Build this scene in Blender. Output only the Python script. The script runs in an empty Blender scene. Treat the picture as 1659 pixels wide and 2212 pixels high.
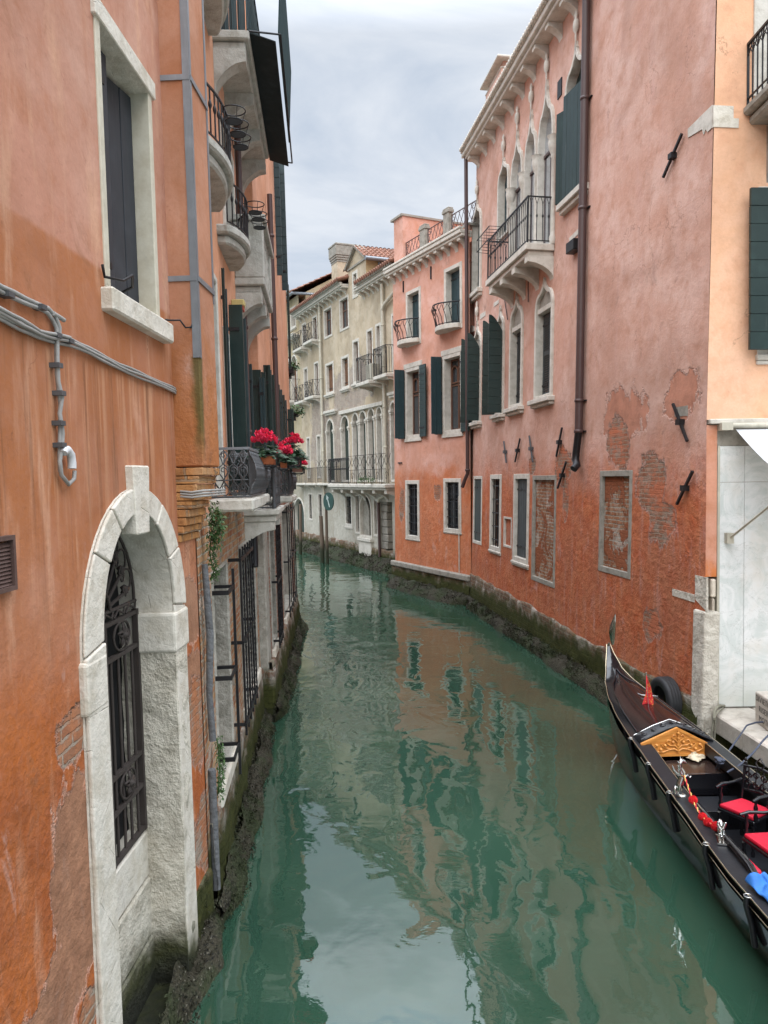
import bpy, math, random
import numpy as np
from mathutils import Vector, Matrix, noise
from mathutils.geometry import delaunay_2d_cdt
random.seed(7)
scene = bpy.context.scene
col = scene.collection
PI = math.pi
R = math.radians

# ---------------------------------------------------------------- camera
CAM_H, FPX, PITCH, ROLL = 3.8, 1661.0, R(2.55), R(0.8)
cd = bpy.data.cameras.new('camera'); cam = bpy.data.objects.new('camera', cd); col.objects.link(cam)
cd.sensor_fit = 'HORIZONTAL'; cd.sensor_width = 36.0; cd.lens = 36.0 * FPX / 1659.0
cd.clip_start = 0.05; cd.clip_end = 3000
F_ = Vector((0, math.cos(PITCH), -math.sin(PITCH)))
U0 = Vector((0, math.sin(PITCH), math.cos(PITCH))); R0 = Vector((1, 0, 0))
U_ = U0 * math.cos(ROLL) + R0 * math.sin(ROLL)
R_ = R0 * math.cos(ROLL) - U0 * math.sin(ROLL)
m = Matrix((R_, U_, -F_)).transposed().to_4x4(); m.translation = (0, 0, CAM_H)
cam.matrix_world = m
scene.camera = cam

# ---------------------------------------------------------------- world, sun, exposure
SUN_EL, SUN_AZ = R(55), R(190)       # high, behind the camera, veiled by cloud
w = bpy.data.worlds.new('World'); scene.world = w; w.use_nodes = True
nt = w.node_tree; nt.nodes.clear()
def wn(t, **k):
    n = nt.nodes.new(t)
    for a, b in k.items(): setattr(n, a, b)
    return n
L = nt.links.new
out = wn('ShaderNodeOutputWorld'); bg = wn('ShaderNodeBackground'); L(bg.outputs[0], out.inputs[0])
sky = wn('ShaderNodeTexSky', sky_type='NISHITA', sun_disc=False, sun_elevation=SUN_EL, sun_rotation=SUN_AZ)
tc = wn('ShaderNodeTexCoord'); mp = wn('ShaderNodeMapping'); mp.inputs['Scale'].default_value = (1.0, 1.0, 3.0)
mp.inputs['Location'].default_value = (.6, .2, .35)
L(tc.outputs['Generated'], mp.inputs[0])
n1 = wn('ShaderNodeTexNoise'); n1.inputs['Scale'].default_value = 2.4; n1.inputs['Detail'].default_value = 8; n1.inputs['Roughness'].default_value = .56
n1.inputs['Distortion'].default_value = .45
L(mp.outputs[0], n1.inputs['Vector'])
cr = wn('ShaderNodeValToRGB'); L(n1.outputs[0], cr.inputs[0])
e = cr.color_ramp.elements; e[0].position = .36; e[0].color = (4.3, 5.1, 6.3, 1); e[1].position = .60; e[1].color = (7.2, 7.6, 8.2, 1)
mx = wn('ShaderNodeMix', data_type='RGBA'); mx.inputs[0].default_value = .93
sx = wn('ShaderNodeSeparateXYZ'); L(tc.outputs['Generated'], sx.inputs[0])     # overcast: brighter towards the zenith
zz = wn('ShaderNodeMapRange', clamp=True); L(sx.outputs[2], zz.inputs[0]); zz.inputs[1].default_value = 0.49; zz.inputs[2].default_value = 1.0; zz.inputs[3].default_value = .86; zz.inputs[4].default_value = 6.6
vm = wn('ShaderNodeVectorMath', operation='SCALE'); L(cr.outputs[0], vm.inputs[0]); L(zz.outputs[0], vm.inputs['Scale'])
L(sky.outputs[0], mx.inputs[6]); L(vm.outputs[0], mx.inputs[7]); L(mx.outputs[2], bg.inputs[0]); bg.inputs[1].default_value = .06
sl = bpy.data.lights.new('sun', 'SUN'); sl.energy = 1.5; sl.angle = R(90); sl.color = (1, .96, .9)
so = bpy.data.objects.new('sun', sl); col.objects.link(so)
dv = Vector((math.sin(SUN_AZ) * math.cos(SUN_EL), math.cos(SUN_AZ) * math.cos(SUN_EL), math.sin(SUN_EL)))
so.rotation_euler = dv.to_track_quat('Z', 'Y').to_euler()
scene.view_settings.view_transform = 'Standard'; scene.view_settings.look = 'None'
scene.view_settings.exposure = 1.16; scene.view_settings.gamma = 1
scene.render.engine = 'CYCLES'
scene.cycles.max_bounces = 8; scene.cycles.diffuse_bounces = 4; scene.cycles.glossy_bounces = 4; scene.cycles.transmission_bounces = 4

# ---------------------------------------------------------------- photo measure: crops to full-picture pixels, pixels to points on real planes
CR = dict(D=(1,0,0), A1=(.3968,0,0), A2=(.4299,0,548.6), A3=(.3968,0,987.5), A4=(.3968,0,1536.1),
          R1=(.40475,987.5,0), R2=(.29762,822.9,603.5), R3=(.40475,987.5,822.9), R4=(.27249,1206.9,1261.8), R5=(.27249,1206.9,1591),
          F1=(.19842,576,493.8), F2=(.19842,603.5,822.9), F3=(.18188,411.5,877.8), F4=(.2232,411.5,0), F5=(.22318,384,1097.2),
          G1=(.17361,471.8,603.5), G2=(.14887,1481.2,0), G3=(.14887,1481.2,1371.5), G4=(.17195,811.9,384.0), G5=(.16534,164.6,1097.2))
def px(c, x, y):
    k, a, b = CR[c]; return (a + k * x, b + k * y)
def ray(c, x, y):
    X, Y = px(c, x, y)
    return F_ + R_ * ((X - 829.5) / FPX) + U_ * ((1106 - Y) / FPX)
def ground(c, x, y, z=0.0):
    r = ray(c, x, y); t = (z - CAM_H) / r.z; return Vector((0, 0, CAM_H)) + r * t
def at_depth(c, x, y, Y):
    r = ray(c, x, y); return Vector((0, 0, CAM_H)) + r * (Y / r.y)

def tag(o, label=None, cat=None, group=None, kind=None):
    if label: o['label'] = label
    if cat: o['category'] = cat
    if group: o['group'] = group
    if kind: o['kind'] = kind
    return o
def empty(name, M, label, cat, group=None):
    o = bpy.data.objects.new(name, None); col.objects.link(o); o.matrix_world = M; o.empty_display_size = .3
    return tag(o, label, cat, group)

class Wall:
    """Local frame of a facade: X to the viewer's right along the wall, Y into the wall, Z up (leaning back by 'lean')."""
    def __init__(s, ox, oy, dx, dy, lean, left):
        d = Vector((dx, dy, 0)).normalized()
        X = d if left else -d
        Y = Vector((0, 0, 1)).cross(X)
        Z = (Vector((0, 0, 1)) + Y * lean).normalized(); Y2 = Z.cross(X)
        s.M = Matrix((X, Y2, Z)).transposed().to_4x4(); s.M.translation = (ox, oy, 0)
        s.I = s.M.inverted()
        s.root = None
    def at(s, c, x, y, d=0.0):
        o = s.I @ Vector((0, 0, CAM_H)); r = s.I.to_3x3() @ ray(c, x, y)
        t = (d - o.y) / r.y; p = o + r * t
        return (p.x, p.z)
    def R(s, c, xa, ya, xb, yb, d=0.0):
        a = s.at(c, xa, ya, d); b = s.at(c, xb, yb, d)
        return (a[0], b[0], b[1], a[1])          # s0, s1, z0, z1
    def thing(s, name, label, cat, group=None):
        s.root = empty(name, s.M, label, cat, group); return s.root
    def w(s, x, y, z): return s.M @ Vector((x, y, z))

# ---------------------------------------------------------------- mesh collector
class MB:
    def __init__(s): s.v = []; s.f = []; s.sm = []
    def add(s, v, f, smooth=False):
        n = len(s.v); s.v += [tuple(p) for p in v]; s.f += [tuple(i + n for i in q) for q in f]; s.sm += [smooth] * len(f); return s
    def box(s, x0, x1, y0, y1, z0, z1):
        if x0 > x1: x0, x1 = x1, x0
        if y0 > y1: y0, y1 = y1, y0
        if z0 > z1: z0, z1 = z1, z0
        return s.add([(x0,y0,z0),(x1,y0,z0),(x1,y1,z0),(x0,y1,z0),(x0,y0,z1),(x1,y0,z1),(x1,y1,z1),(x0,y1,z1)],
                     [(0,3,2,1),(4,5,6,7),(0,1,5,4),(1,2,6,5),(2,3,7,6),(3,0,4,7)])
    def mbox(s, M, x0, x1, y0, y1, z0, z1):
        t = MB().box(x0, x1, y0, y1, z0, z1); return s.add([M @ Vector(p) for p in t.v], t.f)
    def bar(s, a, b, w, h=None, n=4, up=(0,0,1)):
        """straight bar of rectangular (n=4) or round section"""
        return s.tube([a, b], w / 2 if n > 4 else w * .7071, n, smooth=n > 4)
    def tube(s, pts, r, n=6, cap=True, smooth=True, closed=False):
        pts = [Vector(p) for p in pts]; k = len(pts); V = []; Fc = []
        rs = r if isinstance(r, (list, tuple)) else [r] * k
        up = None
        for i, p in enumerate(pts):
            if closed: t = pts[(i + 1) % k] - pts[i - 1]
            else: t = pts[min(i + 1, k - 1)] - pts[max(i - 1, 0)]
            if t.length < 1e-9: t = Vector((0, 0, 1))
            t.normalize()
            if up is None:
                up = Vector((0, 0, 1)) if abs(t.z) < .9 else Vector((1, 0, 0))
                up = (up - t * up.dot(t)).normalized()
            else:
                up = (up - t * up.dot(t)); up = up.normalized() if up.length > 1e-6 else t.orthogonal().normalized()
            sd = t.cross(up)
            for j in range(n):
                a = 2 * PI * (j + .5) / n; V.append(p + (up * math.cos(a) + sd * math.sin(a)) * rs[i])
        for i in range(k if closed else k - 1):
            q = (i + 1) % k
            for j in range(n): Fc.append((i*n+j, q*n+j, q*n+(j+1)%n, i*n+(j+1)%n))
        m0 = len(Fc)
        s.add(V, Fc, smooth)
        if cap and not closed: s.add(V[:n], [tuple(range(n))]); s.add(V[-n:], [tuple(reversed(range(n)))])
        return s
    def lathe(s, prof, M=None, n=12, smooth=True):
        V = []; Fc = []
        for r, z in prof:
            for j in range(n):
                a = 2*PI*j/n; p = Vector((r*math.cos(a), r*math.sin(a), z)); V.append(M @ p if M else p)
        for i in range(len(prof)-1):
            for j in range(n): Fc.append((i*n+j, i*n+(j+1)%n, (i+1)*n+(j+1)%n, (i+1)*n+j))
        s.add(V, Fc, smooth); s.add(V[:n], [tuple(reversed(range(n)))]); s.add(V[-n:], [tuple(range(n))]); return s
    def prism(s, poly, a0, a1, axis='y'):
        """extrude a polygon [(u,v)] along an axis: y: (x=u,z=v), x: (y=u,z=v), z: (x=u,y=v)"""
        n = len(poly)
        f = {'y': lambda u, v, a: (u, a, v), 'x': lambda u, v, a: (a, u, v), 'z': lambda u, v, a: (u, v, a)}[axis]
        V = [f(u, v, a0) for u, v in poly] + [f(u, v, a1) for u, v in poly]
        return s.add(V, [tuple(range(n)), tuple(range(2*n-1, n-1, -1))] + [(i, i+n, (i+1)%n+n, (i+1)%n) for i in range(n)])
    def ring(s, o, i, y0, y1):
        """frame between matching outer and inner outlines in the x-z plane"""
        n = len(o); V = [(a, y0, b) for a, b in o] + [(a, y0, b) for a, b in i] + [(a, y1, b) for a, b in o] + [(a, y1, b) for a, b in i]
        Fc = []
        for k in range(n):
            j = (k+1) % n
            Fc += [(k, j, n+j, n+k), (n+k, n+j, 3*n+j, 3*n+k), (k, 2*n+k, 2*n+j, j), (2*n+k, 3*n+k, 3*n+j, 2*n+j)]
        return s.add(V, Fc)
    def grid(s, P, smooth=True):
        """P[i][j] -> quads"""
        r, c = len(P), len(P[0])
        return s.add([p for row in P for p in row], [(i*c+j, i*c+j+1, (i+1)*c+j+1, (i+1)*c+j) for i in range(r-1) for j in range(c-1)], smooth)
    def build(s, name, mat, parent=None, bevel=0, M=None, recalc=True, solid=0, seg=1):
        me = bpy.data.meshes.new(name); me.from_pydata(s.v, [], s.f); me.update()
        me.polygons.foreach_set('use_smooth', s.sm)
        if recalc:
            import bmesh
            b = bmesh.new(); b.from_mesh(me); bmesh.ops.recalc_face_normals(b, faces=b.faces); b.to_mesh(me); b.free()
        if mat: me.materials.append(mat)
        o = bpy.data.objects.new(name, me); col.objects.link(o)
        if parent: o.parent = parent
        elif M is not None: o.matrix_world = M
        if solid:
            q = o.modifiers.new('solid', 'SOLIDIFY'); q.thickness = solid; q.offset = 0
        if bevel:
            q = o.modifiers.new('bevel', 'BEVEL'); q.width = bevel; q.segments = seg; q.limit_method = 'ANGLE'; q.angle_limit = R(40)
        return o

def rect(s0, s1, z0, z1): return [(s0, z0), (s1, z0), (s1, z1), (s0, z1)]
def head(s0, s1, zb, zs, zt, kind='round', n=9):
    """opening outline: straight jambs to the springing zs, then a head to zt"""
    m = (s0 + s1) / 2; h = (s1 - s0) / 2; P = []
    for i in range(n + 1):                      # right springing to the crown
        t = i / n
        if kind == 'round': x = math.cos(t * PI/2); z = math.sin(t * PI/2)
        elif kind == 'point': x = 1 - t**1.6; z = math.sin(t * PI/2)**.9
        else:                                    # ogee: bulging out, then a hollow rise to a sharp tip
            if t < .6: a = t/.6; x = 1 - .52*(1 - math.cos(a*PI/2)) ; z = .56*math.sin(a*PI/2)**1.0
            else: a = (t - .6)/.4; x = .48*(1 - a)**1.7; z = .56 + .44*(a**1.15)
        P.append((m + h * x, zs + (zt - zs) * z))
    Lf = [(2*m - x, z) for x, z in reversed(P[:-1])]
    return [(s0, zb), (s1, zb)] + P + Lf
def inset(poly, d):
    n = len(poly); A = sum(poly[i][0]*poly[(i+1)%n][1] - poly[(i+1)%n][0]*poly[i][1] for i in range(n)); sg = 1 if A > 0 else -1
    out = []
    for i in range(n):
        p0, p1, p2 = Vector(poly[i-1]), Vector(poly[i]), Vector(poly[(i+1)%n])
        a = (p1-p0); b = (p2-p1)
        if a.length < 1e-7 or b.length < 1e-7: out.append(tuple(p1)); continue
        a.normalize(); b.normalize()
        na = Vector((-a.y, a.x))*sg; nb = Vector((-b.y, b.x))*sg
        q = na + nb; q = q.normalized() if q.length > 1e-6 else na
        c = max(.45, q.dot(na)); out.append(tuple(p1 + q * d / c))
    return out

def facade(outline, holes, depth=.3, backs=True):
    """front sheet with real openings; their sides run 'depth' into the wall"""
    V = [Vector(p) for p in outline]; E = [(i, (i+1) % len(outline)) for i in range(len(outline))]
    for h in holes:
        n = len(V); V += [Vector(p) for p in h]; E += [(n+i, n+(i+1) % len(h)) for i in range(len(h))]
    vo, eo, fo, *_ = delaunay_2d_cdt(V, E, [], 0, 1e-5)
    def inside(p, poly):
        c = False; n = len(poly)
        for i in range(n):
            a, b = poly[i], poly[(i+1) % n]
            if (a[1] > p[1]) != (b[1] > p[1]) and p[0] < (b[0]-a[0])*(p[1]-a[1])/(b[1]-a[1])+a[0]: c = not c
        return c
    mb = MB(); tri = []
    for f in fo:
        c = sum((vo[i] for i in f), Vector((0, 0))) / len(f)
        if inside(c, outline) and not any(inside(c, h) for h in holes): tri.append(tuple(f))
    mb.add([(p.x, 0, p.y) for p in vo], tri)
    for h in holes:
        n = len(h); mb.add([(a, 0, b) for a, b in h] + [(a, depth, b) for a, b in h], [(i, (i+1)%n, (i+1)%n+n, i+n) for i in range(n)])
    return mb
# ---------------------------------------------------------------- procedural materials
class N:
    """small shader-node writer"""
    def __init__(s, name):
        s.m = bpy.data.materials.new(name); s.m.use_nodes = True; s.t = s.m.node_tree; s.t.nodes.clear()
        s.o = s.n('ShaderNodeOutputMaterial'); s.b = s.n('ShaderNodeBsdfPrincipled'); s.l(s.b.outputs[0], s.o.inputs[0])
        s.tc = s.n('ShaderNodeTexCoord').outputs['Object']; s._sep = None
    def n(s, t, **k):
        x = s.t.nodes.new(t)
        for a, b in k.items(): setattr(x, a, b)
        return x
    def l(s, a, b): s.t.links.new(a, b)
    def put(s, sock, v):
        if v is None: return
        if isinstance(v, bpy.types.NodeSocket): s.l(v, sock)
        else:
            if isinstance(v, (tuple, list)) and len(v) == 3 and sock.type == 'RGBA': v = (*v, 1)
            sock.default_value = v
    def vec(s, scale=(1,1,1), loc=(0,0,0), rot=(0,0,0)):
        x = s.n('ShaderNodeMapping'); s.l(s.tc, x.inputs[0]); x.inputs['Scale'].default_value = scale; x.inputs['Location'].default_value = loc
        x.inputs['Rotation'].default_value = rot; return x.outputs[0]
    def xyz(s):
        if not s._sep: x = s.n('ShaderNodeSeparateXYZ'); s.l(s.tc, x.inputs[0]); s._sep = x
        return s._sep.outputs
    def noise(s, scale, detail=4, rough=.55, v=None, dist=0, col=False):
        x = s.n('ShaderNodeTexNoise'); s.put(x.inputs['Vector'], v if v is not None else s.tc)
        x.inputs['Scale'].default_value = scale; x.inputs['Detail'].default_value = detail; x.inputs['Roughness'].default_value = rough
        x.inputs['Distortion'].default_value = dist; return x.outputs[1 if col else 0]
    def vor(s, scale, v=None, feature='F1', out=0, rand=1):
        x = s.n('ShaderNodeTexVoronoi', feature=feature); s.put(x.inputs['Vector'], v if v is not None else s.tc)
        x.inputs['Scale'].default_value = scale; x.inputs['Randomness'].default_value = rand; return x.outputs[out]
    def math(s, op, a, b=0.0, c=None, clamp=False):
        x = s.n('ShaderNodeMath', operation=op, use_clamp=clamp); s.put(x.inputs[0], a); s.put(x.inputs[1], b)
        if c is not None: s.put(x.inputs[2], c)
        return x.outputs[0]
    def rng(s, v, a, b, c=0.0, d=1.0, smooth=True):
        x = s.n('ShaderNodeMapRange', interpolation_type='SMOOTHSTEP' if smooth else 'LINEAR', clamp=True)
        s.put(x.inputs[0], v)
        for i, k in enumerate((a, b, c, d)): s.put(x.inputs[i+1], k)
        return x.outputs[0]
    def mix(s, f, a, b, mode='MIX'):
        x = s.n('ShaderNodeMix', data_type='RGBA', blend_type=mode, clamp_factor=True); s.put(x.inputs[0], f); s.put(x.inputs[6], a); s.put(x.inputs[7], b)
        return x.outputs[2]
    def bump(s, h, dist=.01, strength=1.0, prev=None):
        x = s.n('ShaderNodeBump'); x.inputs['Distance'].default_value = dist; x.inputs['Strength'].default_value = strength; s.put(x.inputs['Height'], h)
        if prev is not None: s.l(prev, x.inputs['Normal'])
        return x.outputs[0]
    def brick(s, c1, c2, mortar, bw=.23, bh=.066, ms=.011, v=None, bias=0):
        v = v if v is not None else s.bvec()
        x = s.n('ShaderNodeTexBrick'); s.l(v, x.inputs['Vector']); s.put(x.inputs['Color1'], c1); s.put(x.inputs['Color2'], c2); s.put(x.inputs['Mortar'], mortar)
        x.inputs['Scale'].default_value = 1; x.inputs['Brick Width'].default_value = bw; x.inputs['Row Height'].default_value = bh
        x.inputs['Mortar Size'].default_value = ms; x.inputs['Mortar Smooth'].default_value = .3; x.inputs['Bias'].default_value = bias
        return x.outputs[0], x.outputs[1]
    def bvec(s):
        """(s + depth, z) plane for brick, wobbled a little"""
        X = s.xyz(); c = s.n('ShaderNodeCombineXYZ'); a = s.math('ADD', X[0], X[1])
        w = s.math('MULTIPLY', s.math('SUBTRACT', s.noise(6, 4, .7), .5), .06)
        s.l(s.math('ADD', a, w), c.inputs[0]); s.l(s.math('ADD', X[2], w), c.inputs[1]); return c.outputs[0]
    def patch(s, P):
        """union of rough-edged blotches [(x,z,rx,rz)]: 1 inside"""
        X = s.xyz(); cur = None
        for (a, z, ra, rz) in P:
            u = s.math('DIVIDE', s.math('SUBTRACT', X[0], a), ra); v = s.math('DIVIDE', s.math('SUBTRACT', X[2], z), rz)
            d = s.math('SQRT', s.math('ADD', s.math('MULTIPLY', u, u), s.math('MULTIPLY', v, v)))
            cur = d if cur is None else s.math('MINIMUM', cur, d)
        e = s.math('ADD', cur, s.math('ADD', s.math('MULTIPLY', s.math('SUBTRACT', s.noise(1.7, 7, .7, s.vec(scale=(1,1,.7))), .5), 2.6), s.math('MULTIPLY', s.math('SUBTRACT', s.noise(9, 4, .7), .5), .5)))
        return s.rng(e, .84, 1.0, 1, 0)
    def done(s, colr, rough=.85, nrm=None, metal=0, spec=.3):
        s.put(s.b.inputs['Base Color'], colr); s.put(s.b.inputs['Roughness'], rough); s.put(s.b.inputs['Metallic'], metal)
        s.b.inputs['Specular IOR Level'].default_value = spec
        if nrm is not None: s.l(nrm, s.b.inputs['Normal'])
        return s.m

def slime(n, c, nrm, z_green=.75, z_dark=.35, amp=.35):
    """tide line: green algae then black wet weed near the water"""
    z = n.xyz()[2]; k = n.math('MULTIPLY', n.math('SUBTRACT', n.noise(3.2, 5, .6), .5), amp*2); zz = n.math('ADD', z, k)
    g = n.mix(n.noise(14, 3), (.018, .024, .010), (.075, .078, .022))
    c = n.mix(n.rng(zz, z_green - .12, z_green + .22, 1, 0), c, g)
    d = n.mix(n.noise(22, 3), (.010, .013, .009), (.035, .035, .022))
    return n.mix(n.rng(zz, z_dark - .08, z_dark + .16, 1, 0), c, d)

def stucco(name, base, light, dark, low=None, lowz=(2.3, 3.0), streak=.4, patches=(), tide=.75, grime=(.12, .09, .07), raw=(.34, .22, .15),
           rawpatch=(), bumpk=1.0, brickc=((.32, .10, .05), (.40, .18, .10), (.30, .22, .17)), seed=0, low_l=None, tide_d=.35, streakc=None, rough_low=1.0, corner=None, seams=(), midz=None, drips=None):
    n = N(name); X = n.xyz(); V = n.vec(loc=(seed, seed*.7, seed*.3)); VS = n.vec(scale=(1, 1, .16), loc=(seed*2, 0, 0))
    big = n.noise(.9, 5, .6, V, .6); mid = n.noise(3.3, 6, .62, V, .3); fine = n.noise(38, 3, .6, V)
    c = n.mix(n.rng(big, .35, .66), base, light); c = n.mix(n.rng(mid, .45, .75, 0, .75), c, dark)
    if low is not None:
        zz = n.math('ADD', X[2], n.math('MULTIPLY', n.math('SUBTRACT', n.noise(1.3, 6, .65, V), .5), 1.9))
        ll = n.mix(n.rng(mid, .35, .65), low, low_l or low)
        c = n.mix(n.rng(zz, lowz[0], lowz[1], 1, 0), c, ll)
    if midz:
        zm_, mc, mw = midz; zz = n.math('ADD', X[2], n.math('MULTIPLY', n.math('SUBTRACT', n.noise(2.5, 5, .6, V), .5), mw)); k = n.rng(zz, zm_ - .02, zm_ + .02, 1, 0)
        k = n.math('MULTIPLY', k, n.rng(X[2], lowz[0], lowz[1], .0, 1)); c = n.mix(n.math('MULTIPLY', k, n.rng(n.noise(1.7, 5, .6, V), .3, .6, .6, 1)), c, mc)
    st = n.noise(5.5, 5, .6, VS, .2); sm = n.rng(st, .5, .72, 0, streak)
    c = n.mix(sm, c, streakc or light)
    st2 = n.noise(7.5, 4, .6, n.vec(scale=(1, 1, .1), loc=(9+seed, 0, 4)), .1)
    c = n.mix(n.rng(st2, .56, .78, 0, streak*.8), c, dark)
    if drips:
        za, zb_, lc, dc = drips; d1 = n.noise(13, 4, .6, n.vec(scale=(1, 1, .045), loc=(1, 0, 0))); d2 = n.noise(9, 4, .65, n.vec(scale=(1, 1, .05), loc=(5, 0, 2))); e1 = n.math('ADD', X[2], n.math('MULTIPLY', n.noise(4, 3, .6, n.vec(scale=(1, 1, .02))), 1.6))
        k = n.math('MULTIPLY', n.rng(e1, za + .55, zb_ + .75), n.rng(X[2], zb_ - .03, zb_ + .02, 1, 0)); c = n.mix(n.math('MULTIPLY', k, n.rng(d1, .5, .62, 0, .75)), c, lc); c = n.mix(n.math('MULTIPLY', k, n.rng(d2, .52, .66, 0, .75)), c, dc)
    vv = n.n('ShaderNodeVectorMath', operation='MULTIPLY_ADD'); n.put(vv.inputs[0], n.noise(3, 5, .6, None, 0, True)); vv.inputs[1].default_value = (.5, .5, .5); n.l(n.vec(scale=(1, 1, .6), loc=(seed, 1, 0)), vv.inputs[2])
    ck_ = n.math('MULTIPLY', n.rng(n.vor(.8, vv.outputs[0], 'DISTANCE_TO_EDGE'), .0, .006, 1, 0), n.rng(n.noise(.8, 4, .6, n.vec(loc=(seed, 9, 2))), .5, .6, 0, .6)); c = n.mix(ck_, c, tuple(k*.4 for k in dark))
    for zs_ in seams:
        k = n.rng(n.math('ABSOLUTE', n.math('SUBTRACT', n.math('ADD', X[2], n.math('MULTIPLY', n.noise(1.5, 4), .03)), zs_ + .015)), 0, .012, .4, 0); c = n.mix(k, c, dark)
    c = n.mix(n.rng(n.noise(2.2, 6, .7, n.vec(loc=(3+seed, 5, 1)), .8), .6, .74, 0, .5), c, grime)
    c = n.mix(n.rng(fine, .3, .75, 0, .22), c, tuple(k*.72 for k in base)); c = n.mix(n.rng(n.noise(.55, 4, .6, n.vec(loc=(seed*3, 2, 5)), .8), .38, .68, 0, .38), c, tuple(k*.62 for k in dark))
    c = n.mix(n.rng(n.noise(16, 5, .7, V), .6, .75, 0, .35), c, tuple(k*.5 for k in dark))
    h = n.math('ADD', n.math('MULTIPLY', fine, .12), n.math('MULTIPLY', n.noise(9, 5, .65, V), .55))
    cav = n.math('ADD', n.math('MULTIPLY', n.noise(9, 5, .65, V), .55), n.math('MULTIPLY', n.noise(3.6, 5, .6, V, .5), .45)); ck = n.rng(X[2], lowz[0]-.6, lowz[1]+.6, .36, .10) if low is not None else .12
    c = n.mix(n.math('MULTIPLY', n.rng(cav, .52, .36), ck), c, tuple(k*.55 for k in (low or dark))); c = n.mix(n.math('MULTIPLY', n.rng(cav, .56, .70), n.math('MULTIPLY', ck, .5)), c, tuple(min(1, k*1.5+.03) for k in (low_l or low or light)))  # dirt and relief shade painted into the colour: hollows darker, high spots lighter
    if low is not None:
        sc = n.noise(3.2, 6, .72, n.vec(scale=(1, 1, .45), loc=(seed+8, 3, 1)), .5); c = n.mix(n.math('MULTIPLY', n.rng(sc, .58, .68, 0, .5), n.rng(X[2], lowz[0], lowz[1]+.6, 1, .15)), c, tuple(.25 + k*.6 for k in low))
    if low is not None: h = n.math('MULTIPLY', h, n.rng(X[2], lowz[0]-1, lowz[1]+.5, 2.2*rough_low, .45))
    if rawpatch:
        p = n.patch(rawpatch); c = n.mix(n.math('MULTIPLY', p, .8), c, n.mix(n.rng(mid, .35, .65), raw, tuple(k*.68 for k in raw))); c = n.mix(n.math('MULTIPLY', n.math('MULTIPLY', p, n.math('SUBTRACT', 1, p)), 1.6), c, tuple(min(1, k*1.25+.08) for k in light)); h = n.math('SUBTRACT', h, n.math('MULTIPLY', p, .5))
    if patches:
        p = n.patch(patches); bc, bf = n.brick(*brickc); bc = n.mix(n.rng(n.noise(3.4, 5, .6), .45, .65, 0, .75), bc, (.38, .34, .28))
        bc = n.mix(n.math('MULTIPLY', fine, .5), bc, (.1, .06, .04)); bc = n.mix(n.rng(n.noise(2.4, 6, .7, n.vec(loc=(5,5,seed))), .44, .60), bc, n.mix(.5, raw, low or dark))
        c = n.mix(p, c, bc); c = n.mix(n.math('MULTIPLY', n.math('MULTIPLY', p, n.math('SUBTRACT', 1, p)), 1.8), c, tuple(min(1, k*1.1+.06) for k in light)); h = n.math('SUBTRACT', h, n.math('MULTIPLY', p, n.math('ADD', n.math('MULTIPLY', bf, .9), .7)))
    if corner:
        cx, cy, cr_, za, zb_, cc = corner; u = n.math('SUBTRACT', X[0], cx); v = n.math('SUBTRACT', X[1], cy); d = n.math('SQRT', n.math('ADD', n.math('MULTIPLY', u, u), n.math('MULTIPLY', v, v)))
        d = n.math('ADD', d, n.math('MULTIPLY', n.math('SUBTRACT', n.noise(5, 5, .65), .5), .09)); k = n.math('MULTIPLY', n.rng(d, cr_*.35, cr_*1.15, 1, 0), n.math('MULTIPLY', n.rng(X[2], za - .1, za + .3), n.rng(X[2], zb_ - .02, zb_, 1, 0)))
        c = n.mix(n.math('MULTIPLY', k, .9), c, cc)
    c = slime(n, c, None, tide, tide_d)
    return n.done(c, .9, n.bump(h, .02*bumpk), spec=.15)

def brickwork(name, c1, c2, mort, plaster=(.42,.36,.3), pl=.45, tide=.75, tide_d=.3, seed=0, pale=(.5,.47,.42), bh=.072):
    n = N(name); bc, bf = n.brick(c1, c2, mort, bh=bh); V = n.vec(loc=(seed, 2, seed))
    bc = n.mix(n.rng(n.noise(9, 4, .6, V), .4, .7, 0, .6), bc, tuple(k*.5 for k in c1))
    bc = n.mix(n.rng(n.noise(2.0, 6, .65, V, .6), .5, .62, 0, .55), bc, pale)
    k = n.rng(n.noise(1.5, 6, .68, V, .5), .62-pl*.22, .65-pl*.22); c = n.mix(k, bc, n.mix(n.noise(6, 4), plaster, tuple(q*.6 for q in plaster)))
    h = n.math('ADD', n.math('MULTIPLY', n.math('SUBTRACT', 1, bf), .8), n.math('ADD', n.math('MULTIPLY', n.noise(18, 5, .7, V), .9), n.math('MULTIPLY', k, .9)))
    c = slime(n, c, None, tide, tide_d)
    return n.done(c, .92, n.bump(h, .022), spec=.12)

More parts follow.
